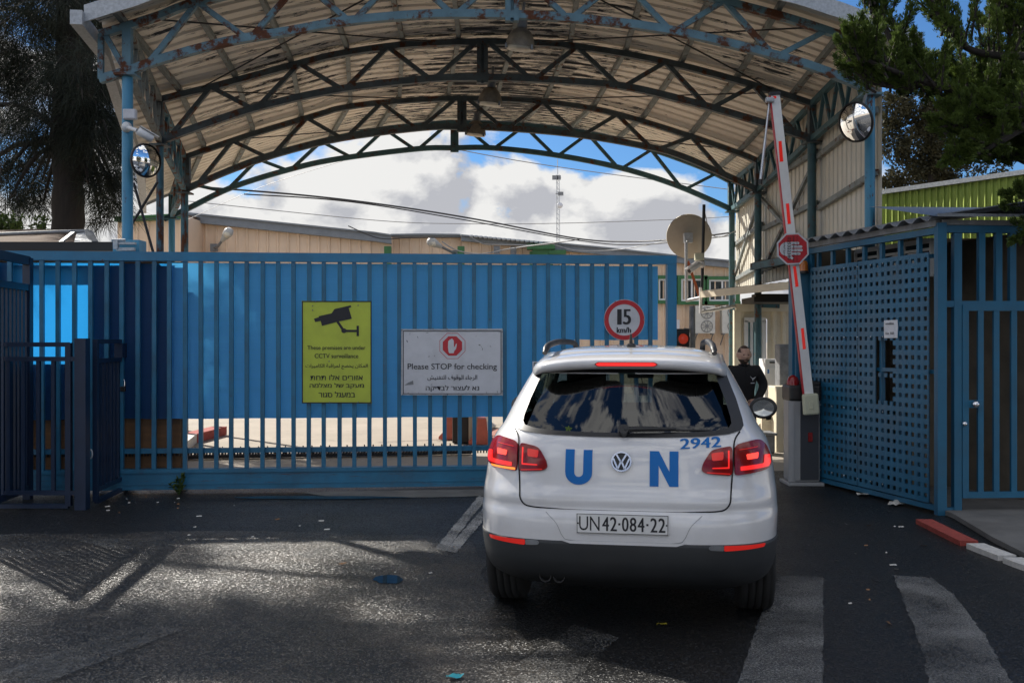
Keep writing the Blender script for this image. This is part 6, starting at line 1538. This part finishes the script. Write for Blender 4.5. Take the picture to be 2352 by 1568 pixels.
def guard(x, y_top, Z):
    top = P(x, y_top, Z); ht = top.z; X, Y = top.x, top.y; k = ht / 1.70; o = Vector((X, Y, 0))
    g = thing('person', 'man in a black fleece jacket with a short beard standing beyond the car mirror', 'person', o)
    def V(a, b, c): return o + Vector((a * k, b * k, c * k))
    yaw = R(6)
    V_ = [V(0, .03, .92), V(0, .02, 1.05), V(.01, 0, 1.20), V(.015, -.01, 1.34), V(.015, 0, 1.42), V(.01, -.015, 1.50),
          V(-.17, 0, 1.375), V(-.25, -.02, 1.16), V(-.20, -.16, .98), V(-.16, -.22, .93),
          V(.19, .0, 1.375), V(.30, -.01, 1.16), V(.20, -.10, .99), V(.13, -.15, .96),
          V(-.10, .02, .86), V(-.12, .0, .50), V(-.13, .03, .10), V(-.14, -.10, .045), V(.10, .02, .86), V(.12, -.02, .50), V(.13, .02, .10), V(.15, -.11, .045)]
    E_ = [(0, 1), (1, 2), (2, 3), (3, 4), (4, 5), (3, 6), (6, 7), (7, 8), (8, 9), (3, 10), (10, 11), (11, 12), (12, 13), (0, 14), (14, 15), (15, 16), (16, 17), (0, 18), (18, 19), (19, 20), (20, 21)]
    rd = [(.17, .12), (.175, .125), (.185, .135), (.17, .12), (.085, .085), (.062, .066), .088, .070, .056, .042, .088, .072, .056, .042, .10, .072, .048, .042, .10, .072, .048, .042]
    rd = [tuple(q * k for q in r) if isinstance(r, tuple) else r * k for r in rd]
    m = skin_mesh(V_, E_, rd)
    hands = MB(); fingers(V(-.16, -.22, .93), Vector((.5, -.3, -.6)), Vector((.8, .2, .3)), hands, k); fingers(V(.13, -.15, .96), Vector((-.6, -.3, -.6)), Vector((.7, -.2, -.4)), hands, k)
    hc = V(.005, -.035, 1.585); hm, rot = head_mesh(hc, .136 * k, yaw, R(4))
    for i, f in enumerate(m.f):
        c = sum((m.v[j] for j in f), Vector()) / len(f) - o
        m.mi[i] = 0 if c.z > 1.462 * k else 1 if c.z > .86 * k else 2
        if abs(c.x) > .05 and c.z < 1.02 * k and c.z > .86 * k and c.y < -.12 * k: m.mi[i] = 1
    m.add(hm.v, hm.f, 0, True); m.add(hands.v, hands.f, 0, True)
    body = build('body', m, [m_skin, m_jacket, m_trousers], g)
    build('hair', hair_cap(hc, .136 * k, rot, lambda d: d.z > .74 or (d.y > .1 and d.z > -.25) or (d.z > .3 and abs(d.x) > .70), 1.015), m_buzz, g)
    build('beard', hair_cap(hc, .136 * k, rot, lambda d: d.z < -.40 and d.y < .25 and not (abs(d.z + .54) < .05 and abs(d.x) < .3) and d.z > -.97, 1.02), m_buzz, g)
    q = MB()
    for s in (-1, 1): q.lathe([(.009 * k, 0), (.001, .006)], hc + rot @ Vector((s * .036 * k, -.094 * k, .012 * k)), rot @ Vector((0, -1, 0)), 10)
    build('eyes', q, m_black, g)
    q = MB(); q.lathe([(.082 * k, -.03), (.078 * k, .05), (.084 * k, .045)], V(.012, -.005, 1.405), (0, -.12, 1), 20); q.bar(V(.0, -.128, 1.08), V(.008, -.10, 1.44), .012, .008, (0, -1, 0)); build('jacket_collar', q, m_jacket, g)
    q = MB(); c = V(.105, -.128, 1.245); q.prism([c + Vector((a, 0, b)) * k for a, b in ((-.04, .045), (-.005, .0), (.0, -.02), (.012, .0), (.045, .035), (.012, .022), (.0, .012))], Vector((0, -.012, 0))); q.box(c + Vector((0, 0, -.05)), (.05, .012, .012)); build('chest_emblem', q, m_signwhite, g)
guard(1707, 797, 13.6)
# driver, a dark shape through the rear glass
def driver():
    c = car.matrix_world if False else Matrix.Translation(car.location) @ Matrix.Rotation(-CARY, 4, 'Z')
    o = c @ Vector((-.40, 2.28, .70)); d = thing('person', 'driver seated at the left inside the white car, seen dimly through the rear glass', 'person', o, -CARY)
    def V(a, b, z): return Vector((a, b, z))
    V_ = [V(0, 0, .05), V(0, -.02, .25), V(0, -.03, .45), V(0, -.02, .54), V(.0, .0, .60), V(-.2, 0, .44), V(-.26, .15, .25), V(-.16, .42, .28), V(.2, 0, .44), V(.26, .15, .25), V(.12, .42, .28), V(-.12, .35, .02), V(.12, .35, .02), V(-.14, .6, -.25), V(.14, .6, -.25)]
    E_ = [(0, 1), (1, 2), (2, 3), (3, 4), (2, 5), (5, 6), (6, 7), (2, 8), (8, 9), (9, 10), (0, 11), (0, 12), (11, 13), (12, 14)]
    m = skin_mesh(V_, E_, [(.17, .12), (.17, .12), (.17, .11), .07, .06, .085, .065, .045, .085, .065, .045, .09, .09, .07, .07])
    hm, rot = head_mesh(Vector((.02, -.0, .72)), .13, R(150)); m.mi = [1] * len(m.f); m.add(hm.v, hm.f, 0, True)
    h = MB(); fingers(V(-.16, .42, .28), Vector((.2, .6, .3)), Vector((.8, 0, 0)), h, 1); fingers(V(.12, .42, .28), Vector((-.2, .6, .3)), Vector((.8, 0, 0)), h, 1); m.add(h.v, h.f, 0, True)
    build('body', m, [m_skin, m_jacket], d, local=True); build('hair', hair_cap(Vector((.02, 0, .72)), .13, rot, lambda q: q.z > .4 or (q.y > .1 and q.z > -.3), 1.04), m_hair, d, local=True)
driver()
# ================================================================ trees
def trunk_mesh(pts, rs, seed, n=14):
    ps = catmull(pts, 6); q = len(ps); rr = [pchip([(i / (len(rs) - 1), r) for i, r in enumerate(rs)], k / (q - 1)) for k in range(q)]
    m = MB(); m.tube(ps, rr, n)
    m.v = [v + Vector((mnoise.noise(v * 3 + Vector((seed, 0, 0))), mnoise.noise(v * 3 + Vector((0, seed, 9))), 0)) * .05 for v in m.v]; return m
class Leaves:
    def __init__(s): s.v = []; s.f = []
    def strand(s, p, d, l, w, droop, r):
        # one drooping needle twig: three joints
        side = d.cross(Vector((r.uniform(-1, 1), r.uniform(-1, 1), r.uniform(-1, 1)))).normalized() * w; q = p; o = len(s.v)
        for k in range(4):
            t = 1 - .22 * k; s.v += [q - side * t, q + side * t]; d = (d + Vector((0, 0, -droop))).normalized(); q = q + d * (l / 3)
        for k in range(3): a = o + 2 * k; s.f.append((a, a + 1, a + 3, a + 2))
    def leaf(s, p, d, l, w, r):
        side = d.cross(Vector((r.uniform(-1, 1), r.uniform(-1, 1), r.uniform(-1, 1)))).normalized() * w; o = len(s.v)
        s.v += [p - side * .6, p + side * .6, p + d * l * .6 + side, p + d * l, p + d * l * .6 - side]; s.f.append((o, o + 1, o + 2, o + 3, o + 4))
    def make(s, name, mat, parent, base):
        me = bpy.data.meshes.new(name); b = Vector(base); me.from_pydata([tuple(v - b) for v in s.v], [], s.f); me.materials.append(mat); me.update()
        o = bpy.data.objects.new(name, me); COL.objects.link(o); o.parent = parent; return o
def rv(r): 
    while True:
        v = Vector((r.uniform(-1, 1), r.uniform(-1, 1), r.uniform(-1, 1)))
        if v.length < 1: return v
# casuarina on the left
tb0 = P(160, 784, 17.5); tb0.z = 0
ct = thing('casuarina_tree', 'tall dark casuarina with drooping needles behind the left canopy column', 'tree', tb0)
def T(x, y, Z=17.5): return P(x, y, Z)
m = trunk_mesh([tb0 + Vector((.03, 0, 0)), T(156, 545), T(158, 420), T(165, 300), T(172, 120), T(160, -100), T(150, -420)], [.30, .27, .27, .36, .30, .22, .10], 3); trk = build('trunk', m, m_bark, ct)
r = random.Random(11); lf = Leaves(); limbs = MB()
# masses in photo units: x, y, radius, depth offset, number of sprays
masses = [(60, 60, 85, 0, 95), (150, 40, 80, -.3, 100), (240, 60, 62, .2, 85), (90, 190, 85, .4, 95), (190, 190, 75, -.5, 110), (255, 190, 48, .3, 70), (20, 150, 60, .6, 60), (120, 290, 72, -.3, 70), (215, 300, 58, -.4, 75), (265, 300, 32, .5, 40), (30, 290, 60, .2, 45), (55, 385, 50, .6, 40), (10, 400, 45, -.2, 32), (95, 420, 28, .3, 14), (225, 400, 38, .1, 34), (262, 420, 24, .5, 24), (240, 470, 20, .2, 14), (278, 360, 22, .4, 20), (65, 445, 26, .4, 16), (20, 462, 22, -.3, 12), (98, 470, 14, .2, 7), (232, 505, 15, .3, 8), (205, 430, 16, -.2, 9), (268, 470, 14, .5, 8), (100, -80, 110, .2, 90), (220, -70, 80, .4, 75), (0, -60, 110, .3, 80), (-60, 40, 70, .5, 50), (-60, 260, 60, .2, 40), (-70, 420, 40, .3, 20), (150, -260, 120, 0, 70), (20, -280, 110, .4, 55), (310, -180, 70, .5, 34), (70, -430, 100, .2, 45)]
# boughs reaching forward over the road, above the frame: their shade dapples the asphalt
shade = [(240, 1475, 8.6, .45, 60), (480, 1450, 8.9, .40, 48), (120, 1550, 9.2, .42, 50), (720, 1530, 9.0, .45, 60), (400, 1545, 8.8, .4, 44), (1010, 1338, 8.2, .36, 36), (1100, 1312, 8.4, .36, 40), (660, 1425, 8.9, .25, 18), (1150, 1400, 8.6, .3, 30), (800, 1350, 8.4, .22, 14), (250, 1285, 8.2, .62, 90), (60, 1265, 8.4, .5, 50), (870, 1560, 9.0, .3, 28), (40, 1420, 8.8, .28, 20), (980, 1500, 9.2, .2, 12)]  # dense left boughs added to cover the tall fence's bar shadow
boughs = [(G(x_, y_).x, G(x_, y_).y, h_, r_, n_) for x_, y_, h_, r_, n_ in shade]
allm = [(T(mx_, my_, 17.5 + dz * 2.2), mr * 17.5 / F, my_, num) for mx_, my_, mr, dz, num in masses]
allm += [(Vector((gx_, gy_, 0)) + sund * (h_ / sund.z), rad_, -500, num) for gx_, gy_, h_, rad_, num in boughs]
for c, rad, my_, num in allm:
    tk = T(165, min(my_ + 60, 330)); limbs.tube(catmull([tk, tk.lerp(c, .55) + Vector((0, 0, .35)), c], 4), [.09, .075, .06, .05, .045, .04, .03, .022, .012], 6)
    for _ in range(int(num * 1.15)):
        v = rv(r); p = c + Vector((v.x * rad, v.y * rad * 1.3, v.z * rad)); out = Vector((v.x, v.y, .1)).normalized() if v.length > .1 else Vector((1, 0, 0))
        if r.random() < .25: limbs.tube([p, p + out * .25, p + out * .45 + Vector((0, 0, -.25))], [.012, .008, .004], 4, cap=False)
        for _k in range(20):
            d = (out * r.uniform(.1, .8) + rv(r) * .55 + Vector((0, 0, -.25))).normalized(); lf.strand(p + rv(r) * .16, d, r.uniform(.18, .62), r.uniform(.0035, .0065), r.uniform(.16, .42), r)
build('limbs', limbs, m_bark, trk); lf.make('crown', m_casuarina, ct, tb0)
# juniper whose branches reach in from the upper right
jb0 = P(2560, 784, 10.2); jb0.z = 0
jt = thing('juniper_tree', 'bright green juniper reaching in from the right over the cage roof', 'tree', jb0)
lf = Leaves(); limbs = MB(); r = random.Random(23); JZ = 9.6
def J(x, y, dz=0): return P(x, y, JZ + dz)
trk = build('trunk', trunk_mesh([jb0, jb0 + Vector((.05, 0, 2.2)), J(2520, 250, .5), J(2490, 60, .4), J(2440, -250, .3)], [.22, .19, .16, .12, .05], 5), m_bark, jt)
def plume(base, tip, wid, num):
    ax = tip - base; L = ax.length; d = ax.normalized(); limbs.tube([base, base.lerp(tip, .6), tip], [.014, .009, .003], 5, cap=False)
    for k in range(num):
        t = r.random() ** .8; p = base + ax * t; rad = wid * (1 - .8 * t) * r.random() ** .5; o = rv(r); o = (o - d * o.dot(d)); o = o.normalized() if o.length > .01 else Vector((1, 0, 0))
        q = p + o * rad; dd = (d * .9 + o * .7 + Vector((0, 0, .3)) + rv(r) * .35).normalized()
        for _ in range(12): lf.leaf(q + rv(r) * .022, (dd + rv(r) * .35).normalized(), r.uniform(.02, .045), r.uniform(.0022, .005), r)
def branch(pts, plumes, up=(-.25, 0, 1), l=(.22, .5), wid=.062, num=48, rad=.05):
    ps = catmull([J(*p) for p in pts], 6); n = len(ps); limbs.tube(ps, [rad * (1 - .8 * k / n) for k in range(n)], 7)
    for k in range(plumes):
        t = (k + r.random()) / plumes; i = min(int(t * (n - 1)), n - 2); b = ps[i].lerp(ps[i + 1], t * (n - 1) - i) + rv(r) * .10
        u = (Vector(up) + rv(r) * .75).normalized(); plume(b, b + u * r.uniform(*l) * (1.1 - .35 * t), wid * r.uniform(.8, 1.4), int(num * r.uniform(.7, 1.3)))
branch([(2480, 260, .3), (2300, 235, .1), (2130, 190, 0), (2020, 150, -.1), (1955, 120, -.1)], 62, (-.15, 0, 1), (.28, .55))
branch([(2130, 190, 0), (2060, 110, .1), (2020, 40, .2), (2004, 5, .2)], 30, (-.1, 0, 1), (.28, .5))
branch([(2100, 200, 0), (2010, 190, .1), (1965, 165, .1)], 26, (-.4, 0, .7))
branch([(2490, 120, .3), (2330, 130, .1), (2220, 110, 0), (2160, 40, 0), (2140, -30, .1)], 50, (-.15, 0, 1), (.35, .65))
branch([(2490, 60, .3), (2400, 30, 0), (2310, 60, 0), (2290, 0, 0)], 44, (-.1, 0, 1), (.3, .6))
branch([(2490, 230, .3), (2350, 250, -.2), (2260, 270, -.2), (2190, 290, -.3)], 52, (-.5, 0, .3))
branch([(2350, 290, -.2), (2270, 340, -.3), (2195, 375, -.3)], 26, (-.5, 0, .1), (.12, .28))
branch([(2490, 330, .2), (2380, 310, 0), (2300, 285, 0), (2200, 235, 0)], 60, (-.3, 0, .7))
branch([(2490, 200, .4), (2330, 190, .4), (2200, 190, .4), (2080, 205, .4)], 56, (-.3, 0, .6))
branch([(2490, 400, .2), (2420, 440, -.2), (2340, 455, -.3)], 22, (-.5, 0, .3), (.12, .3))
branch([(2490, 480, .2), (2420, 520, -.3), (2345, 535, -.3)], 12, (-.5, 0, .3), (.1, .25))
branch([(2490, 330, .4), (2390, 345, .3), (2300, 355, .3), (2235, 340, .3)], 48, (-.25, 0, .6), (.15, .35))
branch([(2490, 300, .7), (2390, 310, .7), (2290, 320, .7), (2190, 300, .7)], 48, (-.25, 0, .6), (.15, .35))
for q in ((2280, 330), (2330, 365), (2230, 310), (2250, 160), (2290, 240), (2200, 215), (2330, 310), (2130, 215), (2260, 60), (2340, 110)): branch([(2480, 250, .7), ((2480 + q[0]) / 2, q[1] + 10, .7), (q[0], q[1], .6)], 26, (-.2, 0, .8), (.2, .45))
build('limbs', limbs, m_bark, trk); lf.make('crown', m_juniper, jt, jb0)
# dull conifer farther back
kb = P(2140, 784, 24); kb.z = 0; kt = thing('conifer_tree', 'dull brownish conifer behind the right canopy column', 'tree', kb)
build('trunk', trunk_mesh([kb, P(2140, 420, 24), P(2135, 200, 24)], [.2, .13, .04], 7), m_bark, kt); lf = Leaves(); r = random.Random(31)
for mx_, my_, mr, num in ((2060, 250, 36, 60), (2110, 240, 45, 70), (2050, 330, 38, 60), (2120, 330, 50, 90), (2075, 400, 38, 70), (2040, 425, 20, 22), (2170, 400, 50, 70), (2200, 300, 60, 70), (2040, 290, 22, 24), (2120, 170, 40, 50), (2260, 380, 60, 60), (2140, 370, 45, 80), (2140, 280, 45, 70), (2160, 430, 40, 50)):
    c = P(mx_, my_, 24); rad = mr * 24 / F
    for _ in range(num):
        v = rv(r); p = c + v * rad
        for _k in range(26): lf.leaf(p + rv(r) * .14, (v + rv(r) * .8 + Vector((0, 0, -.1))).normalized(), r.uniform(.05, .11), r.uniform(.012, .026), r)
lf.make('crown', m_conifer, kt, kb)
# sprigs of a broadleaf shrub above the shed roof
for x0, x1, y0, n, lab in ((-30, 45, 505, 60, 'yellowish leafy bush above the shed roof at the left edge'), (62, 112, 515, 16, 'thin leafy twigs standing above the shed roof beside the trunk')):
    b = P((x0 + x1) / 2, 560, 16.2); t = thing('leafy_shrub', lab, 'shrub', b); lf = Leaves(); st_ = MB(); r = random.Random(x1)
    for k in range(n):
        p = P(r.uniform(x0, x1), 548, 16.2 + r.uniform(-.3, .3)); q = p + Vector((r.uniform(-.1, .1), 0, r.uniform(.12, .42))); st_.tube([p, q], [.006, .003], 4, cap=False)
        for _ in range(14 if n > 20 else 9): lf.leaf(p.lerp(q, r.uniform(.3, 1)) + rv(r) * .05, (rv(r) + Vector((0, 0, .6))).normalized(), .07, .018, r)
    build('stem', st_, m_bark, t); lf.make('leaves', m_shrubleaf, t, b)
# weed at the foot of the gate
b = gx(GP(420, 1120).x, 0, -.12); t = thing('weed', 'small green weed growing at the foot of the sliding gate', 'plant', b); lf = Leaves(); st_ = MB(); r = random.Random(5)
for k in range(9):
    q = b + Vector((r.uniform(-.10, .10), r.uniform(-.05, .02), r.uniform(.08, .24))); st_.tube([b, q], [.004, .002], 4, cap=False)
    for _ in range(5): lf.leaf(b.lerp(q, r.uniform(.4, 1)), (rv(r) + Vector((0, 0, .8))).normalized(), .06, .014, r)
build('stem', st_, m_shrubleaf, t); lf.make('leaves', m_shrubleaf, t, b)

# trees added out of view to cut skylight on car and road, dark in mirrors
proto = None
for i, (x_, y_, sc_, lab) in enumerate(((-6.5, -6.5, 1.0, 'unseen tree added behind the camera on the left for shade'), (7.5, -6, 1.05, 'unseen tree added behind the camera on the right for shade'), (10.5, 2.0, .9, 'unseen tree added right of the car to cut skylight'))):
    if proto is None:
        proto = thing('added_shade_tree', lab, 'tree', (0, 0, 0), group='unseen trees added to cut the skylight'); r = random.Random(77)
        build('trunk', trunk_mesh([Vector((0, 0, 0)), Vector((.1, 0, 2)), Vector((0, .1, 4)), Vector((.2, 0, 7.5))], [.30, .24, .2, .06], 2), m_bark, proto); lf = Leaves()
        for _ in range(240):
            v = rv(r); c = Vector((v.x * 3.4, v.y * 3.0, 5.2 + v.z * 2.9))
            for _k in range(26): lf.leaf(c + rv(r) * .55, rv(r).normalized(), r.uniform(.15, .28), r.uniform(.05, .09), r)
        lf.make('crown', m_conifer, proto, (0, 0, 0)); cur = proto
    else:
        cur = proto.copy(); COL.objects.link(cur); cur['label'] = lab
        for ch in list(proto.children):
            q = ch.copy(); COL.objects.link(q); q.parent = cur
    cur.location = (x_, y_, 0); cur.scale = (sc_, sc_, sc_); cur.rotation_euler = (0, 0, i * 1.3)
bpy.context.view_layer.update()
